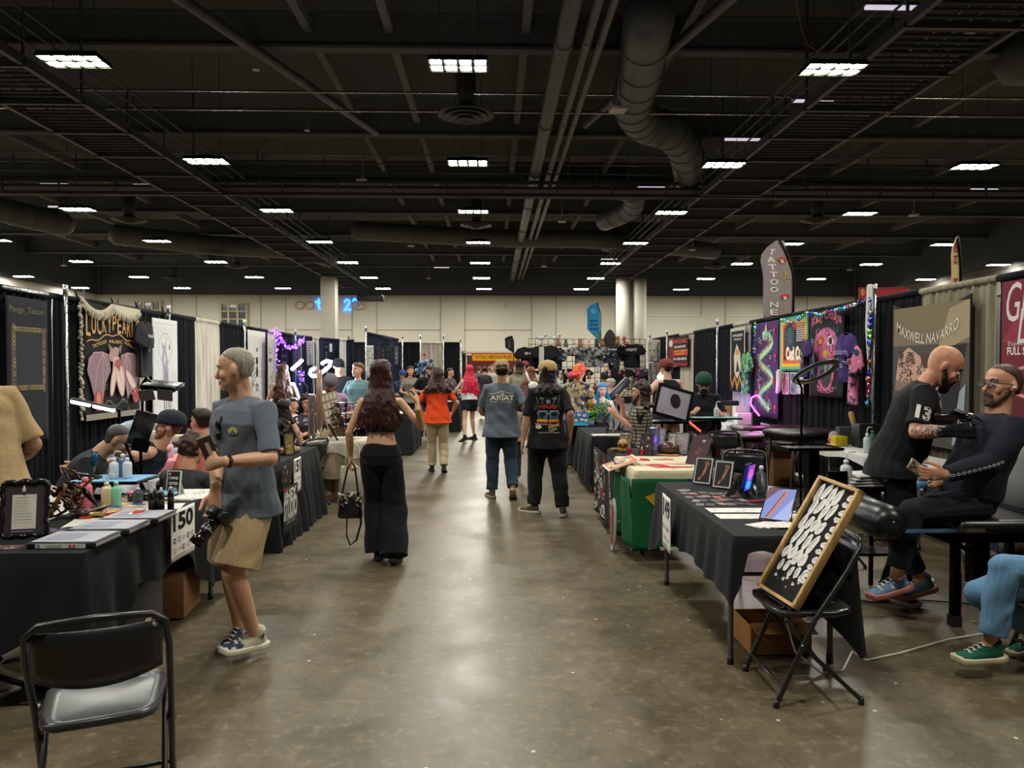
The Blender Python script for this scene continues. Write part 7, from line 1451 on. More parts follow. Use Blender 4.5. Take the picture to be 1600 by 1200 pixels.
t = thing('figure_stand', 'small dark openwork ornament at the near corner of booth 147', 'ornament', (1.50, 9.75, TH+.02)); b = MB('#3a3430', 'metal'); b.tube([(0, 0, 0), (.03, 0, .1), (-.03, 0, .16), (.02, 0, .24)], .012, n=8); b.tube([(.08, 0, 0), (.10, 0, .12), (.08, 0, .22)], .014, n=8, col='#7a7060'); b.obj('ornament_body', t)
# ---- people on the right ----
AR = person('bald bearded tattoo artist in black t-shirt printed 13 bending over his client, black gloves', 2.86, 5.22, -112, h=1.86, det=2, skin='#c68d6e', fat=.45, pel=(0, 0, .93), lean=(0, .36), neck=(0, .07, .17), head=(0, -32, 0), hs=1.12, twist=0,
    R=dict(p=('P', 1486, 674, 4.60), pole=(.6, -.3, -1), f=(-.1, 1, .1), n=(-1, .1, -.4), c=1.0), L=dict(p=('P', 1478, 654, 4.86), pole=(-1, -.2, -.9), f=(.3, 1, -.1), n=(1, .1, -.3), c=1.0),
    RF=dict(p=(.17, -.04, .08), yaw=-30), LF=dict(p=(-.28, .1, .08), yaw=10), top=dict(k='tee', col='#17171a', inf=.026, hem=-.12, sl=.85, wr=.010), bot=dict(k='trousers', col='#14151a'), beard='#191310', shoes=('#16161a', '#c9c9c4'), gloves='#151517', ink=(('R', .9, 1.85), ('L', .8, 1.85)))
Ma = Matrix.Translation(AR['t'].location)@Matrix.Rotation(AR['t'].rotation_euler.z, 4, 'Z'); cd_ = Ma.to_3x3().inverted()@V((-.25, -1, .05)).normalized()
sa, sb = AR['aR'][0], AR['aR'][1]; mid = sa.lerp(sb, .5); vv = (sa-sb).normalized(); uu = vv.cross(cd_).normalized()
decal(AR['top'], lambda A: (A.text('13', 0, 0, .105, '#c9c8c4', wd=.095, bold=.05), A.line([(-.05, -.02), (.06, .03)], .008, '#17171a')), mid, uu, vv, cd_, AR['top'], 'sleeve_print', .002)
decal(AR['top'], lambda A: (A.text('SULLEN', 0, .06, .05, '#bdbcb8', wd=.20, bold=.03, arc=.02), A.poly([(-.08, .0), (.1, .02), (.06, -.05), (.1, -.14), (.0, -.16), (-.06, -.10)], '#8f8f8c'), A.poly([(-.03, -.02), (.05, -.02), (.02, -.1)], '#17171a')), AR['N']-AR['up']*.15+AR['S']*.02, AR['S'], AR['up'], AR['fw'], AR['top'], 'chest_print', .002)
t = thing('tattoo_pen', 'silver tattoo pen held by the bald artist over the client chest', 'tattoo machine'); b = MB('#b9b9bc', 'chrome'); p = P(1522, 652, 4.66); b.tube([p+V((-.03, 0, .02)), p+V((.03, 0, -.01)), p+V((.06, 0, -.035))], [.013, .012, .003], n=10); b.obj('pen_body', t)
b = MB('#cfc8c0', 'leather'); hb = Ma@AR['aR'][2]; dd = (Ma.to_3x3()@(AR['aR'][2]-AR['aR'][1])).normalized(); b.cyl(hb-dd*.07, hb-dd*.05, .036, n=16, cap=False); tag(b.obj('wrist_band'), 'pale wristband on the tattooed forearm of the bald artist', 'wristband')
CLI = person('client in black hoodie, jeans, round glasses and white earbud leaning back in a tattoo chair', 3.03, 4.72, 90, h=1.86, det=2, skin='#c99274', fat=.35, pel=(0, -.06, .745), lean=(0, -.36), neck=(0, .05, .20), head=(6, 4, 0), hs=1.08,
    L=dict(p=('P', 1476, 742, 4.50), pole=(-.7, -.9, -1), f=(.1, 1, .05), n=(.9, 0, .2), c=.55), R=dict(p=('P', 1470, 752, 4.78), pole=(.8, -.6, -1), f=(-.2, 1, 0), n=(-.8, 0, .4), c=.7),
    LF=dict(p=('P', 1400, 905, 4.62), pole=(-.1, .8, .6), yaw=4, pit=-12), RF=dict(p=('P', 1440, 908, 4.9), pole=(.1, .8, .6), yaw=4, pit=-12), top=dict(k='hoodie', col='#1b1e28', inf=.026, hem=-.08, wr=.011), bot=dict(k='trousers', col='#1b1f26', mt='denim', w=1.02, len=1.82, wr=.008), hair=dict(k='buzz', col='#4a382e'), beard='-#4a382e', glasses='#2a2622', shoes=('#5f7a94*', '#b06a62'))
b = MB('#e8e8e6', 'gloss'); HMw = Matrix.Translation(CLI['t'].location)@Matrix.Rotation(CLI['t'].rotation_euler.z, 4, 'Z')@CLI['HM']; b.ball(HMw@V((-.086, -.002, -.012)), .012, n=10, m=6); tag(b.obj('earbud'), 'white wireless earbud in the ear of the seated client', 'earbud')
t = thing('phone', 'phone with pale case held up by the seated client', 'phone'); R3 = Euler((0, .6, .2)).to_matrix(); c = P(1434, 733, 4.55); b = MB('#8f8573', 'gloss'); b.box(c, (.15, .012, .075), R=R3, bev=.006); b.obj('phone_case', t); b = MB('#22201e', 'gloss')
for i in range(3): b.cyl(c+R3@V((-.055+.02*(i % 2), -.006, .015-.016*i)), c+R3@V((-.055+.02*(i % 2), -.011, .015-.016*i)), .008, n=12)
b.obj('camera_lens', t); b = MB('#d0cabc', 'paint'); b.lathe(c+R3@V((.02, -.007, 0)), [(.018, 0), (.022, 0), (.022, .001), (.018, .001)], ax=R3@V((0, -1, 0))); b.obj('magnet_ring', t)
bottle('water_bottle', 'small clear water bottle held upside down in the lap of the client', tuple(P(1441, 768, 4.62)), .03, .12, '#bcd0dc', '#e8ecee', mt='glass', lab='#5f90b8')
b = MB('#c9c6bd', 'print'); ha = CLI['aL']; Mc = Matrix.Translation(CLI['t'].location)@Matrix.Rotation(CLI['t'].rotation_euler.z, 4, 'Z')
def sleevestripe(A):
    for i in range(14): A.ring(-.2+.03*i, .0, .010, .004, '#c6c4bc', 8, .007)
e_, w_ = ha[1], ha[2]; vv = (w_-e_).normalized(); nn = Mc.to_3x3().inverted()@V((0, -1, 0)); nn = (nn-vv*nn.dot(vv)).normalized(); uu = nn.cross(vv); decal(CLI['top'], sleevestripe, e_.lerp(w_, .55), vv, uu, nn, CLI['top'], 'sleeve_stripe', .002)
# tattoo chair
t = thing('tattoo_chair', 'black padded tattoo chair with steel frame under the seated client', 'tattoo chair', (3.1, 4.8, 0)); b = MB('#161618', 'leather'); b.box((.12, -.02, .625), (.62, .52, .09), bev=.035); b.obj('seat_pad', t)
b = MB('#161618', 'leather'); b.box((.56, -.02, 1.0), (.10, .50, .78), R=Matrix.Rotation(.42, 3, 'Y'), bev=.04); b.obj('back_pad', t)
b = MB('#141416', 'leather'); b.tube([(-.66, -.30, .66), (-.62, .26, .66)], .115, n=22); b.ball((-.662, -.335, .66), (.03, .02, .03)); b.obj('leg_roll', t); b = MB('#8a8a8c', 'chrome'); b.box((-.33, -.30, .615), (.55, .012, .025)); b.box((-.33, .26, .615), (.55, .012, .025)); b.ball((-.66, -.36, .68), .008); b.obj('leg_rest_bar', t)
b = MB('#141416', 'metal'); b.box((.1, -.02, .55), (.7, .46, .05)); b.tube([(-.15, -.2, .5), (.5, .1, .15)], .015, n=8); b.box((.1, 0, .35), (.1, .1, .4)); b.tube([(-.2, -.24, .27), (.55, -.24, .27)], .008, n=6, col='#a9a9aa'); b.obj('frame', t)
for x_, y_ in ((-.2, -.24), (.5, -.24), (-.22, .26), (.5, .26)): b = MB('#18181a', 'metal'); b.box((x_, y_, .27), (.045, .045, .52)); b.box((x_, y_, .035), (.06, .06, .07), '#111111', 'vinyl'); b.box((x_+.024, y_-.023, .2), (.006, .006, .28), '#a02a24'); b.obj('leg', t)
t = thing('storage_bag', 'camouflage patterned bags stored under the tattoo chair', 'bag', (3.75, 5.35, 0)); b = MB('#7a6a42', 'tie'); b.ball((0, 0, .22), (.3, .2, .22), n=16, m=10); b.obj('bag_body', t); b = MB('#2a2a28', 'cloth'); b.tube([(-.2, 0, .38), (0, -.05, .5), (.2, 0, .38)], .015); b.obj('handle', t)
# person in jeans at the right edge
person('seated person at the lower right edge in light blue jeans and green trainers', 3.10, 3.88, 90, h=1.74, det=2, skin='#c99274', pel=(0, 0, .53), lean=(0, -.1), L=dict(p=(-.24, -.05, .72)), R=dict(p=(.24, -.05, .72)), LF=dict(p=('P', 1546, 1010, 3.80), yaw=2, pole=(0, 1, .3)), RF=dict(p=(.17, .05, .15), yaw=-6, pit=-25, pole=(0, 1, .3)),
    top=dict(k='tee', col='#3a3d42', inf=.02), bot=dict(k='trousers', col='#5f86a6', mt='denim', w=1.08, len=1.84, wr=.010, wf=(6, 22)), hair=dict(k='short', col='#2a1c16'), shoes=('#1f5a44', '#cfc6a4'))
folding_chair('black folding chair under the person in light blue jeans at the right edge', 3.12, 3.88, 90)
# ---- behind: trays, couches, lamp ----
couch('dark maroon massage table behind the green-capped man, nearest of the maroon ones', (3.15, 10.0), 1.2, .6, .74, 0, '#3a2226', hd=.3); couch('dark maroon massage table on the right, partly behind the black padded one', (4.05, 10.9), 1.2, .6, .76, 0, '#3a2226', hd=.3)
couch('black padded tilted table behind the ring lamp stand', (3.75, 9.0), .9, .6, .86, 12, '#1c1c1e', hd=.25)
t = thing('ring_lamp', 'switched-off black ring lamp on a tall stand', 'lamp', (3.07, 7.3, 0)); c = V((.14, 0, 1.58)); nz = V((.25, -.45, -.86)).normalized(); e1 = nz.cross(V((0, 1, 0))).normalized(); e1 = V((1, 0, .29)); e1 = (e1-nz*e1.dot(nz)).normalized(); e2 = nz.cross(e1)
b = MB('#1a1a1c', 'vinyl'); R_ = [[c+(e1*math.cos(a)+e2*math.sin(a))*r+nz*h_ for r, h_ in ((.175, -.014), (.232, -.014), (.236, 0), (.23, .016), (.177, .016), (.172, 0))] for a in [2*PI*i/40 for i in range(41)]]; b.rings(R_, cap=False); b.obj('ring_housing', t); b = MB('#77756f', 'gloss'); b.rings([[c+(e1*math.cos(a)+e2*math.sin(a))*r+nz*.0165 for r in (.182, .226)] for a in [2*PI*i/40 for i in range(41)]], closed=False, cap=False); b.obj('diffuser', t)
b = MB('#1b1b1d', 'metal'); b.tube([(0, 0, .02), (0, 0, 1.42), c-e1*.2], .012, n=8); b.box((0, 0, 1.2), (.03, .03, .08))
for a in (0, 2.1, 4.2): b.tube([(0, 0, .25), (.28*math.cos(a), .28*math.sin(a), .02)], .01, n=6)
b.obj('stand', t)
t = thing('tray_stand', 'black square instrument tray on a thick column stand', 'tray stand', (3.02, 7.05, 0)); b = MB('#161618', 'metal'); b.box((0, 0, .85), (.52, .42, .012), bev=.006); [b.box((sx*.26, 0, .862), (.01, .42, .02)) for sx in (-1, 1)]; [b.box((0, sy*.21, .862), (.52, .01, .02)) for sy in (-1, 1)]; b.obj('tray', t); b = MB('#131315', 'metal'); b.box((.05, 0, .44), (.10, .10, .8)); b.box((0, 0, .02), (.5, .4, .04), bev=.01); b.obj('column', t)
folding_chair('black folding chair behind the angled stands, its round back rising over booth 149', 2.45, 7.15, 160); folding_chair('black folding chair right of the tray stand with a shiny folded back', 2.72, 5.95, 35)
folding_chair('black folding chair beside the big man in the green cap, left one', 3.0, 9.35, 180); folding_chair('black folding chair behind the curly-haired man in plaid', 2.3, 9.3, 90)
t = thing('work_tray', 'black tray cart with folded white towels behind the wooden framed display', 'cart', (2.62, 5.3, 0)); b = MB('#1b1b1d', 'metal'); b.box((0, 0, .76), (.45, .34, .02)); b.box((-.18, -.12, .82), (.14, .012, .14)); [b.box((sx*.2, sy*.14, .38), (.025, .025, .76)) for sx in (-1, 1) for sy in (-1, 1)]; b.box((0, 0, .3), (.42, .3, .02)); b.obj('cart_frame', t)
b = MB('#cfccc8', 'cloth'); [b.box((2.66+.01*i, 5.28, .785+.022*i), (.30-.01*i, .24, .02), R=Matrix.Rotation(.06*i, 3, 'Z'), bev=.009) for i in range(4)]; tag(b.obj('towel_stack'), 'stack of folded white towels on the black tray cart', 'towels')
bottle('squeeze_bottle', 'big clear squeeze bottle with bent spout beside the white towels', (2.53, 5.24, .772), .04, .19, '#c3cdd0', '#dfe3e4', spout=True)
t = thing('carton', 'tall brown carton with clear plastic bag liner used as a bin', 'box', (4.0, 10.2, 0)); b = MB('#9a6c3c', 'card'); b.box((0, 0, .26), (.3, .28, .52)); b.obj('carton_body', t); b = MB('#b9b4ac', 'bag'); b.lathe((0, 0, .46), [(.17, 0), (.21, .03), (.17, .10), (.2, .13), (.12, .12)], n=18); o = b.obj('plastic_liner', t); wrinkle(o.data, .02, (12, 14))
t = thing('jug', 'white plastic jug on the floor left of the brown carton', 'jug', (3.05, 8.7, .0)); b = MB('#c9cdca', 'gloss'); b.lathe((0, 0, 0), [(.09, 0), (.10, .02), (.10, .2), (.05, .28), (.03, .31)], n=16); b.obj('jug_body', t); b = MB('#4a6a9a', 'paint'); b.cyl((0, 0, .31), (0, 0, .335), .032); b.obj('cap', t)
t = thing('bag', 'red and green gift bag standing under the maroon massage table', 'bag', (3.35, 9.6, 0)); b = MB('#b0303c', 'print'); b.box((0, 0, .2), (.2, .1, .4)); b.box((.1, .02, .22), (.12, .1, .44), '#7a9a3a'); b.obj('bag_body', t); b = MB('#dddddd', 'cloth'); b.tube([(-.05, -.05, .4), (0, -.05, .5), (.05, -.05, .4)], .006); b.obj('handle', t)
ftable('supply table along the right backdrop under the photo banner', 3.75, 4.35, 6.3, 8.5, TH, legs=True); tcloth('white sheet on the near supply table along the right backdrop', 3.75, 4.35, 6.3, 8.5, TH, lambda s_, f: .09+.02*math.sin(f*14), col='#cbc9c4', seed=21)
ftable('supply table along the right backdrop under the purple tapestry', 3.6, 4.3, 11.3, 13.6, TH); tcloth('pale sheet on the far supply table along the right backdrop', 3.6, 4.3, 11.3, 13.6, TH, lambda s_, f: .34, col='#b9b8b2', seed=22)
stool('round black stool beside the bald artist', (P(1382, 720, 6.6).x, 6.6), .76, .17)
S2 = TH+.006
bottle('squeeze_bottle', 'clear squeeze bottle with bent spout on the near right supply table', (3.86, 7.55, S2), .035, .2, '#b9c6cc', '#dfe6ea', spout=True); bottle('soap_bottle', 'green bottle behind the squeeze bottle on the right supply table', (4.1, 7.9, S2), .035, .2, '#2f6a4a', '#3a8a5f')
for i, (y, c, l) in enumerate(((7.75, '#3f86a8', 'blue'), (7.0, '#d0cdc6', 'white'), (7.2, '#e0ded8', 'tall pale'))): bottle('small_bottle', l+' small bottle on the near right supply table', (4.1-.08*i, y, S2), .028, .14, c, '#e4e4e0')
def sbox(label, x, y, w_, d, h, col, z=S2, name='supply_box', mt='card', rz=0): b = MB(col, mt); b.box((x, y, z+h/2), (w_, d, h), R=Matrix.Rotation(rz, 3, 'Z'), bev=.004); return tag(b.obj(name), label, 'box')
sbox('yellow plastic container on the right supply table', 3.9, 8.25, .14, .12, .11, '#c9b21f', mt='gloss'); sbox('tall black case with pale lettering on the right supply table', 4.12, 8.1, .22, .18, .26, '#17181c', mt='vinyl'); sbox('white paper towel roll box on the near right supply table', 3.95, 6.75, .1, .1, .17, '#cfccc4'); sbox('blue paper pack on the near right supply table', 3.85, 6.9, .14, .2, .03, '#3f6aa8')
t = thing('paper_bag', 'crumpled brown paper bag on the near right supply table', 'bag', (3.98, 7.32, S2)); b = MB('#8a6238', 'card'); b.ball((0, 0, .07), (.12, .1, .075), n=14, m=8); b.tube([(.05, -.03, .04), (.14, -.05, .04), (.19, -.06, .02)], [.04, .03, .01]); o = b.obj('bag_body', t); wrinkle(o.data, .02, (14, 20))
t = thing('paper_tube', 'tan paper tube leaning in a black holder under the pink skull tapestry', 'tube', (4.15, 8.35, S2)); b = MB('#b08a4a', 'card'); b.tube([(0, 0, .12), (-.06, .02, .36)], .03, n=14); b.obj('tube', t)
t = thing('desk_lamp', 'black desk lamp with arched hood on the right supply table', 'lamp', (4.22, 7.45, S2)); b = MB('#1a1b1e', 'metal'); b.tube([(-.1, 0, 0), (-.11, 0, .2), (-.07, 0, .27), (.08, 0, .27), (.12, 0, .2)], .014, n=8); b.box((0, 0, .265), (.22, .1, .03), bev=.012); b.obj('hood', t); b = MB('#1a1b1e', 'metal'); b.box((-.1, 0, .01), (.12, .12, .02)); b.obj('base', t)
for i, (y, x, w_, h, c, l) in enumerate(((11.5, 3.95, .30, .17, '#c9c7c2', 'white paper box under the rainbow banner'), (11.9, 4.0, .2, .26, '#c0bdb6', 'tall white box beside the pink neon heart'), (12.3, 3.8, .26, .12, '#8fb0a4', 'pale green tub'), (12.7, 4.0, .3, .22, '#a07a4a', 'tan box with a cup print'), (13.1, 3.8, .16, .2, '#5a3436', 'maroon bottle box'), (13.4, 3.9, .2, .14, '#5f56a8', 'violet lit box'), (12.9, 4.15, .28, .3, '#17171a', 'black case'))): sbox(l+' on the far right supply table', x, y, w_, .16, h, c)
sbox('dark grey heater box on the right supply table beside the yellow container', 4.1, 8.42, .28, .1, .2, '#3a3d42'); 
t = thing('candy_jar', 'jar of pink sweets on the right supply table', 'jar', (3.92, 8.42, S2)); b = MB('#c84a5a', 'gloss'); b.ball((0, 0, .05), (.07, .06, .05)); b.obj('sweets', t); b = MB('#d8d0d0', 'bag'); b.ball((0, 0, .09), (.06, .055, .06)); b.obj('bag', t)
t = thing('neon_heart', 'pink neon curl sign glowing on the far right supply table', 'neon sign', (4.0, 11.15, .95)); b = MB('#ff4be0', 'neon'); b.tube([(.05, 0, .22), (0, 0, .26), (-.08, 0, .22), (-.09, 0, .12), (-.02, 0, .02), (.04, 0, -.05)], .014, n=8); b.obj('neon_tube', t); b = MB('#222222', 'paint'); b.box((0, .03, -.1), (.12, .06, .2)); b.obj('base', t)
L_ = bpy.data.lights.new('neon_spill', 'POINT'); L_.energy = 3; L_.color = (1, .2, .9); L_.shadow_soft_size = .12; lo = bpy.data.objects.new('neon_spill', L_); lo.location = (4.1, 11.3, 1.1); COL.objects.link(lo)
L_ = bpy.data.lights.new('purple_spill', 'POINT'); L_.energy = 6; L_.color = (.35, .2, 1); L_.shadow_soft_size = .15; lo = bpy.data.objects.new('purple_spill', L_); lo.location = (4.2, 13.2, 1.0); COL.objects.link(lo)
# ================= people and tables farther down =================
def simple(label, px, d, rz, h, top, bot='#1b1c20', hair=None, z=None, seat=None, det=0, **k):
    x = P(px, 600, d).x
    if seat: k.setdefault('pel', (0, 0, seat)); k.setdefault('RF', dict(p=(.15, .42, .08))); k.setdefault('LF', dict(p=(-.15, .42, .08)))
    k.setdefault('R', dict(p=(.2, .3, (seat or .93)+.15), pole=(.5, -1, -.5))); k.setdefault('L', dict(p=(-.2, .3, (seat or .93)+.15), pole=(-.5, -1, -.5)))
    if isinstance(top, str): top = dict(k='tee', col=top, inf=.025)
    return person(label, x, d, rz, h=h, det=det, top=top, bot=bot if isinstance(bot, dict) else dict(k='trousers', col=bot), hair=hair or dict(k='short', col='#221814'), **k)
LH = lambda c, l=.45, **k: dict(dict(k='long', col=c, len=l, n=22, w=1.3, spread=.07, wave=.02), **k)
# left side
def psc(label, x, y, rz, **k): return folding_chair(label, x, y, rz)
simple('woman with dark wavy bob and striped shirt seated beside the clear tower', 479, 10.4, -160, 1.66, dict(k='tee', col='#3a3440', inf=.02, mt='tie'), hair=dict(k='curly', col='#1a1113', len=.16, n=18, w=1.3), seat=.5, det=1, fem=True, skin='#c98f78', head=(10, 0, 0), L=dict(p=(.1, .35, .75)), R=dict(p=(.25, .3, .74)))
simple('woman with long black curly hair and tank top seated behind booth 151', 443, 9.5, -20, 1.68, dict(k='tank', col='#141416'), hair=LH('#17110f', .5, w=1.5, wave=.035), seat=.47, det=1, fem=True, skin='#cf9a80', ink=(('R', .1, .9),))
simple('woman with long brown hair and tank top standing under the purple lights', 443, 12.3, 20, 1.70, dict(k='tank', col='#17171a'), hair=LH('#4a3024', .6, w=1.3), fem=True, det=1, skin='#d0a088', head=(-25, 0, 0), ink=(('R', .3, 1.2),))
simple('dark-haired person lying back, partly hidden behind the woman with the wavy bob', 462, 11.3, -150, 1.65, '#c9c4bc', hair=LH('#17110f', .2), seat=.45, fem=True, lean=(0, -.3))
simple('bearded man in grey beanie and lilac shirt bent over tattooing under a ring lamp', 518, 11.2, -170, 1.78, '#a894b4', seat=.75, lean=(0, .45), head=(0, -35, 0), beard='#5a3a2a', cap=dict(col='#6a666c', brim=False), det=1, ink=(('R', .9, 1.9),), RF=dict(p=(.15, .35, .1)), LF=dict(p=(-.15, .35, .1)))
simple('man in black cap and black shirt standing behind the lilac-shirted tattooer', 529, 13.2, -165, 1.78, dict(k='tee', col='#15161c'), cap=dict(col='#141418'), head=(15, -15, 0), det=1)
simple('woman in teal t-shirt with brown hair tied back, smiling toward the lamps', 560, 12.0, 165, 1.72, '#64878c', hair=dict(k='short', col='#6a4a30'), fem=True, fat=.4, det=1, skin='#d9a48c', head=(-25, 0, 0))
folding_chair('black folding chair between booth 151 and the white earring table', -2.22, 8.75, 60)
ftable('folding table of booth 151 under floor-length black cloth', -2.56, -1.97, 6.6, 8.35, TH); tcloth('long black cloth reaching the floor over the booth 151 table', -2.56, -1.97, 6.6, 8.35, TH, lambda s_, f: .735, seed=31, flare=.12, rip=.03)
numcard('white paper card reading 151 pinned to the long black cloth', V((-1.895, 7.1, .42)), (.0, 1, 0), .26, .33, '151', 2, seed=9)
def phey(A, W, H): A.text('PHEY', W*.5, H*.80, .12, '#d5d3ce', wd=W*.8, bold=.04); A.text('STUDIO', W*.5, H*.52, .2, '#c9c7c2', wd=W*.9, bold=.05); A.text('TATTOO', W*.5, H*.25, .05, '#b9b7b2', wd=W*.6); A.rect(W*.1, H*.9, W*.3, H*.97, '#b5302c')
hang('cloth_banner', 'black cloth banner with bold white lettering on the near part of booth 151', 'banner', (-1.87, 6.62, .12), (.02, 1, 0), (0, 0, 1), .46, .42, phey, base='#17171a')
hang('cloth_banner', 'narrow dark print with red streaks above the PHEY banner on booth 151', 'banner', (-1.885, 6.65, .56), (0, 1, 0), (0, 0, 1), .3, .17, lambda A, W, H: A.scribble(0, 0, W, H, 12, .012, ['#a8302c', '#4a8a90', '#c9a060'], random.Random(3)), base='#1a1618')
mini('framed_photo', 'black standing frame at the near end of booth 151', 'picture frame', -2.05, 6.95, .16, .24, '#141416', '#2a2a2c', 50, .3, TH+.006, 31); mini('standing_card', 'small black sign with golden lettering on booth 151', 'sign', -2.04, 7.5, .10, .22, '#1a1a1c', '#8a7434', 30, .2, TH+.006, 32)
b = MB('#8a7a6a', 'print'); b.tube([(-2.3, 7.2, TH+.035), (-2.02, 7.75, TH+.035)], .032, n=14); b.tube([(-2.2, 7.4, TH+.035), (-2.12, 7.56, TH+.035)], .0335, n=14, col='#c9602e'); tag(b.obj('print_roll'), 'rolled prints lying across booth 151', 'paper roll')
ftable('white clothed earring table across the end of booth 152', -2.27, -1.36, 8.95, 9.55, TH); tcloth('white lace patterned cloth over the earring table', -2.27, -1.36, 8.95, 9.55, TH, lambda s_, f: .17+.04*math.sin(f*12)+(.2 if s_ == 1 else 0), col='#c6bfae', seed=33); tcloth('beige undercloth on the earring table', -2.26, -1.37, 8.96, 9.54, TH-.03, lambda s_, f: .42, col='#94846c', seed=34)
t = thing('earring_board', 'tan slanted board of earring cards on the white table', 'display', (-1.98, 9.2, TH+.01)); b = MB('#a08a68', 'card'); R3 = Euler((-.25, -.3, 0)).to_matrix(); b.box((0, .04, .30), (.22, .012, .56), R=R3); b.obj('board', t); b = MB('#cdc6b4', 'print'); [b.box(V((0, .04, .30))+R3@V((-.07+.05*(i % 4), -.008, .22-.1*(i//4))), (.035, .003, .07), R=R3) for i in range(16)]; b.obj('earring_cards', t)
t = thing('earring_tree', 'three tier stand crowded with dark red and white bead earrings', 'jewellery stand', (-1.80, 9.15, TH+.006)); b = MB('#6a2f3a', 'gloss'); rr = random.Random(8)
for tier in range(3):
    for i in range(34): a = 2*PI*i/34; r_ = .15+.02*tier; z_ = .14+.13*tier; b.ball((r_*math.cos(a), r_*math.sin(a), z_+rr.uniform(-.03, .05)), rr.uniform(.009, .016), col=rr.choice(['#6a1f30', '#8f3a4a', '#cfc4b4', '#d8cdbf', '#3a1a22', '#b98a8a']), n=6, m=4)
b.obj('hanging_beads', t); b = MB('#3a2a26', 'metal'); b.cyl((0, 0, 0), (0, 0, .5), .008)
for k in range(3): b.lathe((0, 0, .18+.13*k), [(.15+.02*k, 0), (.16+.02*k, .004), (.15+.02*k, .008)], n=20)
b.obj('stand', t)
for i, (x, y, h, r_, c, l) in enumerate(((-2.22, 9.15, .55, .045, '#b9b2a8', 'clear grooved crystal tower, left'), (-2.16, 9.3, .85, .04, '#9a7a64', 'tall brownish column standing in for a reflection, behind'))):  # second column gives a tall brownish reflection a solid body
    t = thing('crystal_or_reflection', l+', on the white earring table', 'tower', (x, y, TH+.006)); b = MB(c, 'gloss' if i else 'glass'); b.lathe((0, 0, 0), [(r_, 0), (r_*.95, h*.3), (r_, h*.6), (r_*.9, h)], n=8); b.obj('tower_body', t)
t = thing('geode', 'white and yellow crystal cluster on the white earring table', 'crystal', (-2.06, 9.05, TH+.006)); b = MB('#cfc6ac', 'gloss'); [b.tube([(rr.uniform(-.04, .04), rr.uniform(-.03, .03), 0), (rr.uniform(-.09, .09), rr.uniform(-.05, .05), rr.uniform(.06, .15))], [.022, .006], n=6, col=rr.choice(['#d8d0b8', '#c9b480', '#b9b4aa'])) for i in range(22)]; b.obj('crystals', t)
b = MB('#141416', 'gloss'); b.box((-1.93, 9.02, TH+.10), (.02, .012, .24), R=Matrix.Rotation(-.5, 3, 'Y')); tag(b.obj('pen_display'), 'black slanted display bar between the crystals and earrings', 'display')
t = thing('tote_bag', 'cream tote bag hanging off the corner of the white earring table', 'bag', (-1.66, 8.84, 0)); b = MB('#bdb6a4', 'cloth'); b.box((0, 0, .28), (.3, .06, .36), bev=.025); b.obj('bag_body', t); b = MB('#c9c2b0', 'cloth'); b.tube([(-.08, -.03, .45), (-.07, -.04, .68), (0, -.03, .75), (.07, -.04, .68), (.08, -.03, .45)], [(.012, .004)]*5); b.obj('handle', t)
t = thing('shipping_box', 'brown shipping carton with white label under the earring table', 'box', (-2.08, 9.25, 0)); b = MB('#8d6a42', 'card'); b.box((0, 0, .15), (.28, .3, .29), bev=.004); b.obj('carton_body', t); A = Art(plane((-.12, -.1515, .02), (1, 0, 0), (0, 0, 1), (0, -1, 0))); A.rect(.07, .05, .22, .26, '#bdb8ac'); [A.line([(.08, .07+.03*i), (.20, .07+.03*i)], .008, '#55504a') for i in range(6)]; A.rect(0, .18, .05, .25, '#c9a83a'); A.mb.obj('shipping_label', t)
# ring lamps glowing in the left booths
def tube_lamp(label, pts, d, col='#e8f0ff', r=.028, base=None, mt='glow'):
    t = thing('ring_lamp', label, 'lamp'); q = [P(a, c, d+k*.0) for k, (a, c) in enumerate(pts)]; b = MB(col, mt); b.tube(q, r, n=8); b.obj('light_tube', t); b = MB('#1a1a1c', 'metal'); m_ = q[len(q)//2]+V((0, .05, 0)); bx_ = P(base or pts[0][0], 600, d).x; b.tube([q[0]+V((0, .05, 0)), V((bx_, d+.1, 1.3)), V((bx_, d+.1, .02))], .012, n=6); b.box((bx_, d+.1, .015), (.4, .4, .03)); b.obj('stand', t)
    L_ = bpy.data.lights.new('lamp_light', 'POINT'); L_.energy = 22; L_.color = (.8, .88, 1); L_.shadow_soft_size = .2; lo = bpy.data.objects.new('lamp_light', L_); lo.location = m_+V((0, -.12, -.1)); COL.objects.link(lo); lo.parent = t; return t
tube_lamp('warm white glowing bar lamp slanting up beside the standing long-haired woman', [(456, 577), (463, 571), (472, 563)], 12.6, '#fff2dc', base=478)
tube_lamp('cool white curled ring lamp, lower left of the glowing pair', [(492, 575), (486, 578), (484, 584), (488, 588), (494, 587)], 12.4, base=486); tube_lamp('cool white curled ring lamp, upper right of the glowing pair', [(503, 568), (510, 564), (517, 565), (516, 571), (509, 577), (503, 582)], 12.4, base=522)
tube_lamp('small glaring white spot lamp above the head of the woman in black', [(606, 546), (608, 546)], 20.5, '#dff0ff', .05, base=600)
couch('black massage table behind the clear crystal tower', (P(500, 600, 11.6).x, 12.0), 1.3, .6, .72, 0, '#1a1a20'); couch('brown massage table behind the earring table', (P(512, 600, 10.6).x, 10.35), 1.0, .5, .62, 0, '#5a2c26')
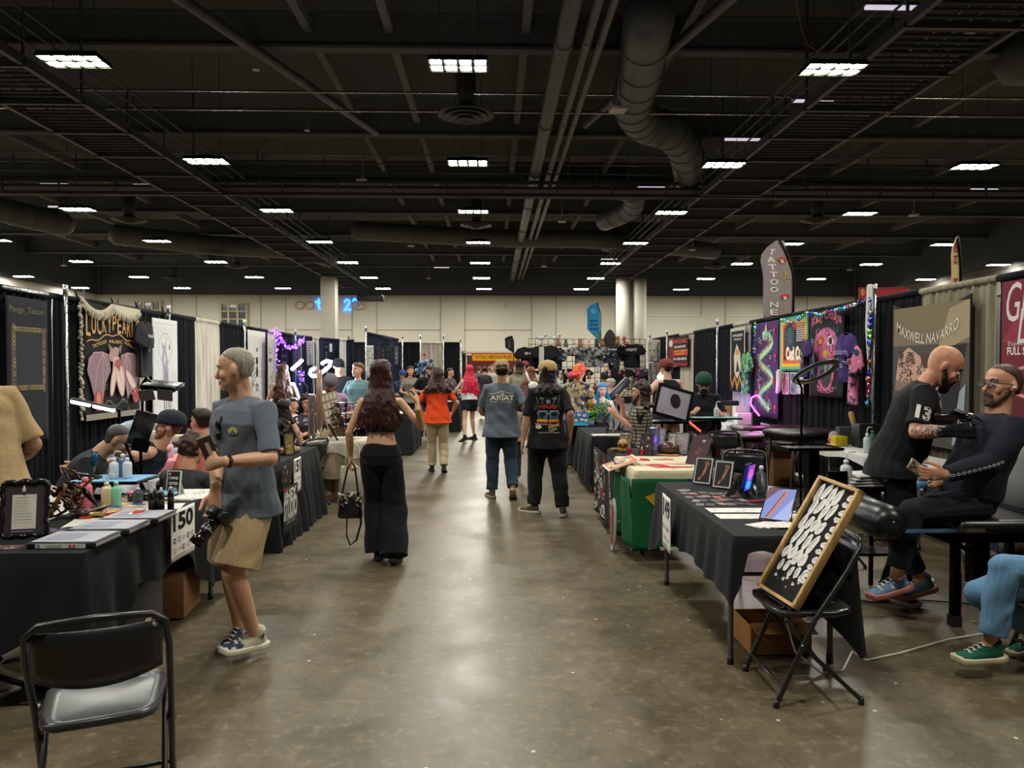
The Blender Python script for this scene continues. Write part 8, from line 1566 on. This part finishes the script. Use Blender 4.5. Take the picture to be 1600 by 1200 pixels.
# table with long black cloth farther on the left
ftable('folding table under black cloth behind the woman in black', -2.3, -1.55, 13.8, 15.6, .76); tcloth('floor-length black cloth on the left table behind the woman in black', -2.3, -1.55, 13.8, 15.6, .76, lambda s_, f: .745, seed=41, flare=.05); paper('paper_stack', 'white prints lying on the left table behind the woman in black', (-1.9, 14.3), .5, .6, 5, n=3, draw=ink(20), z=.764)
ftable('far folding table under black cloth beside the red-haired woman', P(688, 600, 19).x, P(716, 600, 19).x, 18.8, 19.6, .76); tcloth('black cloth on the far table beside the red-haired woman', P(688, 600, 19).x, P(716, 600, 19).x, 18.8, 19.6, .76, lambda s_, f: .74, seed=42); paper('paper_stack', 'open white book on the far table beside the red-haired woman', (P(702, 600, 19).x, 19.1), .4, .3, 5, n=5, z=.764)
simple('man in patterned dark shirt sitting on a stool at the far curtain', 703, 21, -120, 1.78, dict(k='tee', col='#5a4048', inf=.03, mt='tie'), '#1e2836', seat=.78, head=(0, 5, 0), RF=dict(p=(.12, .45, .3)), LF=dict(p=(-.12, .3, .08))); stool('tall stool under the man in the patterned shirt', (P(703, 600, 21).x, 21), .74)
simple('bearded man in black t-shirt leaning over the left table', 662, 16.5, -150, 1.78, '#17171a', lean=(0, .5), head=(0, -30, 0), beard='#1a1310', ink=(('R', .9, 1.9),), skin='#b98a70')
simple('person with long dark hair and taupe top standing beside the bearded man', 641, 17.4, -160, 1.68, '#7d7468', fem=True, hair=LH('#241815', .3)); simple('person in blue cap bent down behind the auburn hair of the woman in black', 626, 18, -160, 1.6, '#3a4a6a', cap=dict(col='#34508a'), lean=(0, .3)); 
t = thing('bonsai_display', 'blue leafed ornament with a red tip in front of the cream far curtain', 'ornament', (P(663, 600, 23).x, 23, 0)); b = MB('#3a5a8a', 'cloth'); [b.ball((rr.uniform(-.25, .25), rr.uniform(-.1, .1), 1.6+rr.uniform(-.2, .25)), rr.uniform(.03, .07), col=rr.choice(['#3a5a8a', '#6a8ab0', '#2a3a5a', '#a9b9c9']), n=7, m=5) for i in range(34)]; b.ball((0, 0, 2.03), .05, col='#c02a2a'); b.obj('leaves', t); b = MB('#2a2a2c', 'paint'); b.cyl((0, 0, 0), (0, 0, 1.6), .03); b.cyl((0, 0, 0), (0, 0, .03), .2); b.obj('pole', t)
# crowd in the middle distance (order: left to right)
cr = [(757, 24, 10, 1.68, '#3a3438', 'dark clothes left of the tan cap man'), (770, 27, 170, 1.75, '#b0aaa2', 'pale shirt far left of the crowd'), (779, 30, -170, 1.7, '#8a3a40', 'red top far back'), (787, 25, 0, 1.66, '#b9a88c', 'tan top behind the tan cap'), (797, 21, 5, 1.58, '#c9a888', 'short hair and beige top', ), (806, 28, 160, 1.72, '#a83a44', 'red and white top'), (748, 31, -30, 1.7, '#55606a', 'grey blue top far back left'), (803, 33, 0, 1.7, '#7a7a80', 'grey top farthest back'), (765, 34, 0, 1.7, '#9a4a3a', 'rust top farthest back left')]
hcs = ['#2a1c16', '#5a3a24', '#1a1210', '#8a6a3a', '#3a2418']
for i, (px, d, rz, h, c, l) in enumerate(cr): simple('person in the far aisle crowd, '+l, px, d, rz, h, c, hair=dict(k='curly' if i % 2 else 'short', col=hcs[i % 5], **(dict(len=.2, n=10) if i % 2 else {})), skin='#c99a80', bot='#2a2c34' if i % 3 else '#7a6a55')
simple('man in sage green shirt and black cap walking away in the aisle', 812, 17.5, -5, 1.78, '#868a70', '#33302c', hair=LH('#3a2a20', .14), cap=dict(col='#17171a')); simple('man in black cap facing left behind the plaid-shirted woman', 820, 19.5, 100, 1.8, '#b08a70', cap=dict(col='#8a3a34'))
pw = simple('woman in pink plaid shirt and denim shorts with a white crossbody bag', 829, 15.2, 0, 1.66, dict(k='long', col='#b5706a', mt='plaid', inf=.03), dict(k='brief', col='#4a6078', len=.5), fem=True, hair=LH('#6a3f26', .3), shoes=('#cfc8b8', '#b9b2a2'))
t = thing('crossbody_bag', 'white crossbody bag on the back of the woman in plaid', 'bag'); b = MB('#d5d3cd', 'leather'); c = P(833, 602, 15.0); b.ball(c, (.10, .05, .08), n=12, m=8); b.obj('bag_body', t); b = MB('#d5d3cd', 'leather'); b.tube([c+V((-.05, 0, .05)), P(825, 590, 15.0), P(822, 581, 15.05)], [(.02, .005)]*3); b.obj('strap', t)
simple('child walking on the far side of the western print t-shirt man', 803, 10.6, 0, 1.2, '#8f7a6a', '#3a3a3c', hair=dict(k='short', col='#a07a4a'), fem=True)
# right side people
simple('person with orange and pink curly hair and patterned shirt leaning over booth 146', 900, 11.45, -25, 1.70, dict(k='tee', col='#9a8a64', mt='tie', inf=.03), hair=dict(k='curlyshort', col='#e0642a', len=.1, n=12, w=1.3), lean=(0, .2), head=(-35, -30, 0), det=1, ink=(('L', .9, 1.9),))
bpy.context.view_layer.update(); pk = [o for o in COL.objects if o.get('label', '').startswith('person with orange')][0]; b = MB('#e8538a', 'hair'); rr = random.Random(3); cc = None
for o in pk.children:
    if o.name.startswith('hair'): vs = [v.co for v in o.data.vertices]; [b.ball(vs[rr.randrange(len(vs))], rr.uniform(.018, .03), n=8, m=5) for i in range(24)]
b.obj('pink_curls', pk)
simple('woman with long bright blue hair seated at booth 146, looking down', 941, 12.9, 175, 1.68, dict(k='tank', col='#2a5a66'), hair=LH('#1f7fae', .42, front=True), fem=True, seat=.62, det=1, skin='#d9a594', head=(0, -12, 0), lean=(0, .1))
simple('grey-haired man in pale blue shirt seated behind the blue-haired woman', 955, 15.5, 60, 1.72, '#7f93b5', hair=dict(k='short', col='#a39c94'), seat=.62); simple('person in black cap seated in the dark behind the blue hair', 945, 17.5, 150, 1.7, '#1b1b1e', cap=dict(col='#141416'), seat=.7)
simple('curly-haired bearded man in glasses and plaid shirt seated behind booth 147', 1003, 9.5, 75, 1.78, dict(k='tee', col='#9a8f80', mt='plaid', inf=.03), hair=dict(k='curly', col='#2c1d17', len=.2, n=18, w=1.35, wave=.03), seat=.6, det=1, glasses='#6a5a44', beard='#3a251c', skin='#cf9a80', hs=1.1, L=dict(p=(-.05, .30, .98), c=.8), R=dict(p=(.08, .26, 1.12), pole=(.5, -1, -.6), f=(-.3, .4, .9), c=.8))
simple('man in black sleeveless shirt and faded red cap beside a glaring lamp', 1046, 11.2, 20, 1.76, dict(k='tank', col='#16181f', inf=.03), cap=dict(col='#7a3a38', rot=180), fat=.6, det=1, skin='#cf9f88', L=dict(p=(-.5, .25, 1.05), pole=(-.3, -1, -.3)), lean=(0, .1), head=(20, 0, 0)) 
simple('big man in black t-shirt, green patterned cap, glasses and moustache, bent over a tray', 1097, 10.7, 170, 1.84, dict(k='tee', col='#16171c', inf=.035), cap=dict(col='#24463a', rot=180), fat=1.0, det=1, glasses='#1a1a1c', beard='#17110f', lean=(0, .28), head=(0, -14, 0), hs=1.1, seat=.68, R=dict(p=(.15, .45, .95)), L=dict(p=(-.2, .45, .92)), skin='#cf9a80')
tube_lamp('glaring white lamp beside the man in the black sleeveless shirt', [(1030, 590), (1034, 583), (1036, 590)], 11.6, '#e4f2ff', .04, base=1028)
t = thing('headrest_board', 'grey board with a black oval opening on a black tattoo chair back', 'chair back', (P(1052, 640, 9.9).x, 9.9, 0)); M2 = Euler((-.25, .28, 0)).to_matrix(); b = MB('#141416', 'metal'); c0 = V((0, 0, 1.15)); [b.box(c0+M2@V((x_, 0, z_)), (w_, .03, h_), R=M2) for x_, z_, w_, h_ in ((0, .2, .5, .04), (0, -.2, .5, .04), (-.23, 0, .04, .4), (.23, 0, .04, .4))]; b.tube([(-.15, 0, .9), (-.15, 0, .05)], .015); b.tube([(.15, 0, .9), (.15, 0, .05)], .015); b.box((0, 0, .9), (.8, .4, .03)); b.obj('frame', t)
b = MB('#8d8894', 'leather'); b.box(c0, (.44, .02, .38), R=M2); b.obj('grey_panel', t); A = Art(plane(c0+M2@V((-.22, -.011, -.19)), M2@V((1, 0, 0)), M2@V((0, 0, 1)), M2@V((0, -1, 0)))); A.poly(el(.24, .22, .07, .10, 20, .3), '#141416'); A.mb.obj('oval_opening', t)
b = MB('#17181a', 'leather'); b.box((P(962, 625, 13.5).x, 13.6, 1.15), (.14, .12, .75), R=Matrix.Rotation(.75, 3, 'Y'), bev=.03); b.cyl((P(962, 625, 13.5).x, 13.6, .02), (P(962, 625, 13.5).x, 13.6, 1.0), .03); tag(b.obj('arm_rest'), 'black slanted tattoo arm rest between the blue-haired woman and the curly-haired man', 'arm rest')
t = thing('tray_stand', 'black tray stand with a white spout bottle in front of the big man', 'tray stand', (P(1112, 650, 10.2).x, 10.1, 0)); b = MB('#17181a', 'metal'); b.box((0, 0, .93), (.7, .3, .02)); b.cyl((0, 0, 0), (0, 0, .93), .03); b.box((0, 0, .02), (.45, .35, .03)); b.obj('stand', t); b = MB('#7fb0a8', 'cloth'); b.box((0, 0, .943), (.6, .26, .005)); b.obj('tray_cover', t); bottle('squeeze_bottle', 'white spout bottle on the tray in front of the big man', (P(1112, 650, 10.2).x+.02, 10.05, .95), .035, .16, '#c9c9c6', '#e4e4e0', spout=True)
b = MB('#ff3a2a', 'neon'); b.tube([P(1078, 660, 9.0), P(1095, 674, 9.0)], .01, n=6); b.tube([P(1078, 660, 9.05)-V((0, 0, .03)), P(1095, 674, 9.05)-V((0, 0, .03))], .014, n=6, col='#1a1a1a', mt='paint'); b.tube([P(1095, 674, 9.0), V((P(1095, 674, 9).x, 9.0, .02))], .012, col='#1a1a1a', mt='paint'); tag(b.obj('red_bar_light'), 'thin red glowing bar light left of the maroon massage table', 'lamp')
t = thing('shop_easel', 'tan wooden easel box between the curly-haired man and the maroon table', 'easel', (2.6, 9.6, 0)); b = MB('#9a7244', 'wood'); [b.box((x_, 0, .35), (.03, .03, .7)) for x_ in (-.22, .22)]; b.box((0, 0, .68), (.46, .3, .04)); b.box((0, .05, .4), (.46, .02, .1)); b.obj('wooden_frame', t)
# ---- shirt rack wall, centre right ----
def gridwall(label, px0, px1, d, ztop, zbot=.05):
    a = P(px0, 575, d).x; c = P(px1, 575, d).x; b = MB('#1d1d20', 'metal'); n = int((c-a)/.16)
    for i in range(n+1): b.box((a+(c-a)*i/n, d, (ztop+zbot)/2), (.014, .014, ztop-zbot))
    k = int((ztop-zbot)/.16)
    for j in range(k+1): b.box(((a+c)/2, d, zbot+(ztop-zbot)*j/k), (c-a, .014, .014))
    return tag(b.obj('grid_rack'), label, 'display rack')
gridwall('tall black wire grid rack hung with shirts, left section', 826, 877, 21, 2.45); gridwall('tall black wire grid rack hung with shirts, right section', 877, 1008, 21.3, 2.45)
def wtext(s_): return lambda A, W, H: A.text(s_, 0, H*.22, .08, '#b9b7b2', wd=.3, bold=.03)
for i, (px, y0, y1, d, wd, c, tx, l) in enumerate(((828, 541, 582, 20.8, .75, '#151517', 'INK', 'black shirt with small pale print, leftmost on the grid rack'), (852, 538, 585, 20.6, .7, '#1a1a1d', None, 'black shirt behind the pale post on the grid rack'), (868, 542, 590, 20.8, .5, '#17171a', None, 'plain black shirt left of the patterned shirt'), (920, 540, 573, 21.0, 1.15, '#8f9084', None, 'large grey-white patterned shirt spread on the grid rack'), (962, 545, 600, 21.0, .6, '#222226', None, 'dark shirt with grey print right of the patterned shirt'), (985, 536, 575, 20.9, .7, '#141418', 'MISFIT', 'black shirt with white wording at the right of the grid rack'), (1000, 575, 600, 20.8, .6, '#5a5558', None, 'grey patterned shirt low at the right of the grid rack'), (897, 575, 600, 20.8, .9, '#1b1a1c', None, 'black shirt low in the middle of the grid rack'), (965, 575, 605, 20.7, .8, '#151518', None, 'long black shirt low right on the grid rack'))):
    p = P(px, y1, d); tz = P(px, y0, d).z; shirt(l, (p.x, d-.1, p.z), (1, 0, 0), wd, tz-p.z, c, mt='tie' if 'pattern' in l else 'cloth', draw=wtext(tx) if tx else None)
rr = random.Random(6); tr = sorted((rr.uniform(872, 1000), rr.uniform(574, 612) if i > 12 else rr.uniform(530, 540), i > 12) for i in range(44)); ct = [0, 0]
for px, py, lo_ in tr:
    ct[lo_] += 1; c_, cn_ = rr.choice([('#a8505a', 'pink'), ('#c9b49a', 'cream'), ('#3a3a44', 'dark'), ('#8a6a4a', 'brown'), ('#b9b4b0', 'white'), ('#5a6a5a', 'green'), ('#a03040', 'red')]); p = P(px, py, 20.6); b = MB(c_, 'cloth'); r_ = rr.uniform(.045, .075)
    b.ball(p, (r_, .05, r_*1.15), n=9, m=6); b.ball(p+V((0, -.01, r_*1.5)), r_*.7, n=8, m=5); [b.ball(p+V((sx*r_*.5, -.01, r_*2.1)), r_*.28, n=6, m=4) for sx in (-1, 1)]; [b.ball(p+V((sx*r_*.8, -.03, -r_)), r_*.35, n=6, m=4) for sx in (-1, 1)]
    tag(b.obj('plush_toy'), 'small %s plush on the grid rack, number %d from the left %s' % (cn_, ct[lo_], 'below the shirts' if lo_ else 'along the rack top'), 'plush toy', 'trinkets on the grid rack')
for px, l in ((846, 'left'), (868, 'right')):
    t = thing('white_mannequin', 'white bird-like figure on top of the grid rack, %s one' % l, 'figure', tuple(P(px, 530, 21))); b = MB('#b9b8b6', 'gloss'); b.ball((0, 0, .03), (.10, .06, .06)); b.ball((.11, 0, .12), .05); b.tube([(.05, 0, .05), (.1, 0, .1)], .03); b.tube([(-.08, 0, .03), (-.2, 0, .1)], [.03, .008]); b.obj('figure_body', t)
b = MB('#b9b6ae', 'gloss'); p = P(846, 560, 20.2); b.box((p.x, 20.2, 1.1), (.13, .13, 2.2)); tag(b.obj('display_post'), 'pale square post in front of the grid rack', 'post')
b = MB('#161618', 'drape'); a = P(870, 600, 20.3).x; c = P(1005, 600, 20.3).x; b.box(((a+c)/2, 20.35, .42), (c-a, .5, .84), bev=.02); tag(b.obj('clothed_counter'), 'long black clothed counter in front of the grid rack', 'counter')
farsheet('wall_hanging', 'striped black and white long shirt at the end of the right backdrop', 'shirt', 1012, 1032, 531, 565, 20.2, glyphs('#1c1c20', 3, 3, 3), '#a9a59c', wavy=.02); farsheet('wall_hanging', 'lower striped black and white shirt at the end of the right backdrop', 'shirt', 1013, 1030, 566, 600, 20.1, glyphs('#1c1c20', 3, 3, 5), '#98948c', wavy=.02)
b = MB('#2a2426', 'cloth'); p = P(953, 575, 27); b.rings([[V((p.x-.35+.05*i*s_, 27+.01*k, P(953, 545-(1-(i/14-1)**2)*0, 27).z+.7*(1-((i-7)/7.)**2)*s_)) for i in range(15)] for k, s_ in ((0, 1), (1, 1))], closed=False); b.cyl((p.x, 27, 0), (p.x, 27, 2.5), .02); tag(b.obj('dark_flag'), 'dark rounded flag top behind the grid rack beside the round columns', 'flag')
# far project banner booth
farsheet('booth_banner', 'yellow and red banner reading TATTOO HERITAGE PROJECT', 'banner', 737, 809, 552, 565, 36, lambda A, W, H: (A.poly([(W*.03, H*.12), (W*.97, H*.12), (W*.99, H*.5), (W*.97, H*.88), (W*.03, H*.88), (W*.01, H*.5)], '#c9a21f'), A.text('TATTOO HERITAGE PROJECT', W*.5, H*.5, H*.5, '#a02a1c', wd=W*.88, bold=.04)), '#b8321f')
t = thing('tent_structure', 'white tent frame around the heritage project banner', 'tent frame'); b = MB('#c6c4be', 'paint'); x0, x1 = P(727, 575, 36.2).x, P(818, 575, 36.2).x; zt = P(770, 550, 36.2).z; b.box(((x0+x1)/2, 36.2, zt), (x1-x0, .08, .08)); [b.box((x_, 36.2, zt/2), (.08, .08, zt)) for x_ in (x0, x1)]; b.obj('frame_bars', t); b = MB('#6a3038', 'cloth'); b.box(((x0+x1)/2, 38.5, zt/2), (x1-x0, .05, zt*.9)); b.obj('pink_backdrop', t)
farsheet('wall_hanging', 'black drape strip left of the heritage project banner', 'banner', 722, 728, 552, 600, 35, None, '#16161a'); farsheet('wall_hanging', 'white and red poster rack right of the heritage project banner', 'banner', 812, 820, 552, 600, 35.5, glyphs('#a83a3a', 2, 6, 2), '#c9c2bc')
ftable('far display table in front of the heritage project banner', P(745, 600, 30).x, P(800, 600, 30).x, 31, 31.8, .8); tcloth('black cloth on the far display table before the heritage banner', P(745, 600, 30).x, P(800, 600, 30).x, 31, 31.8, .8, lambda s_, f: .78, col='#3a2a2c', seed=50)
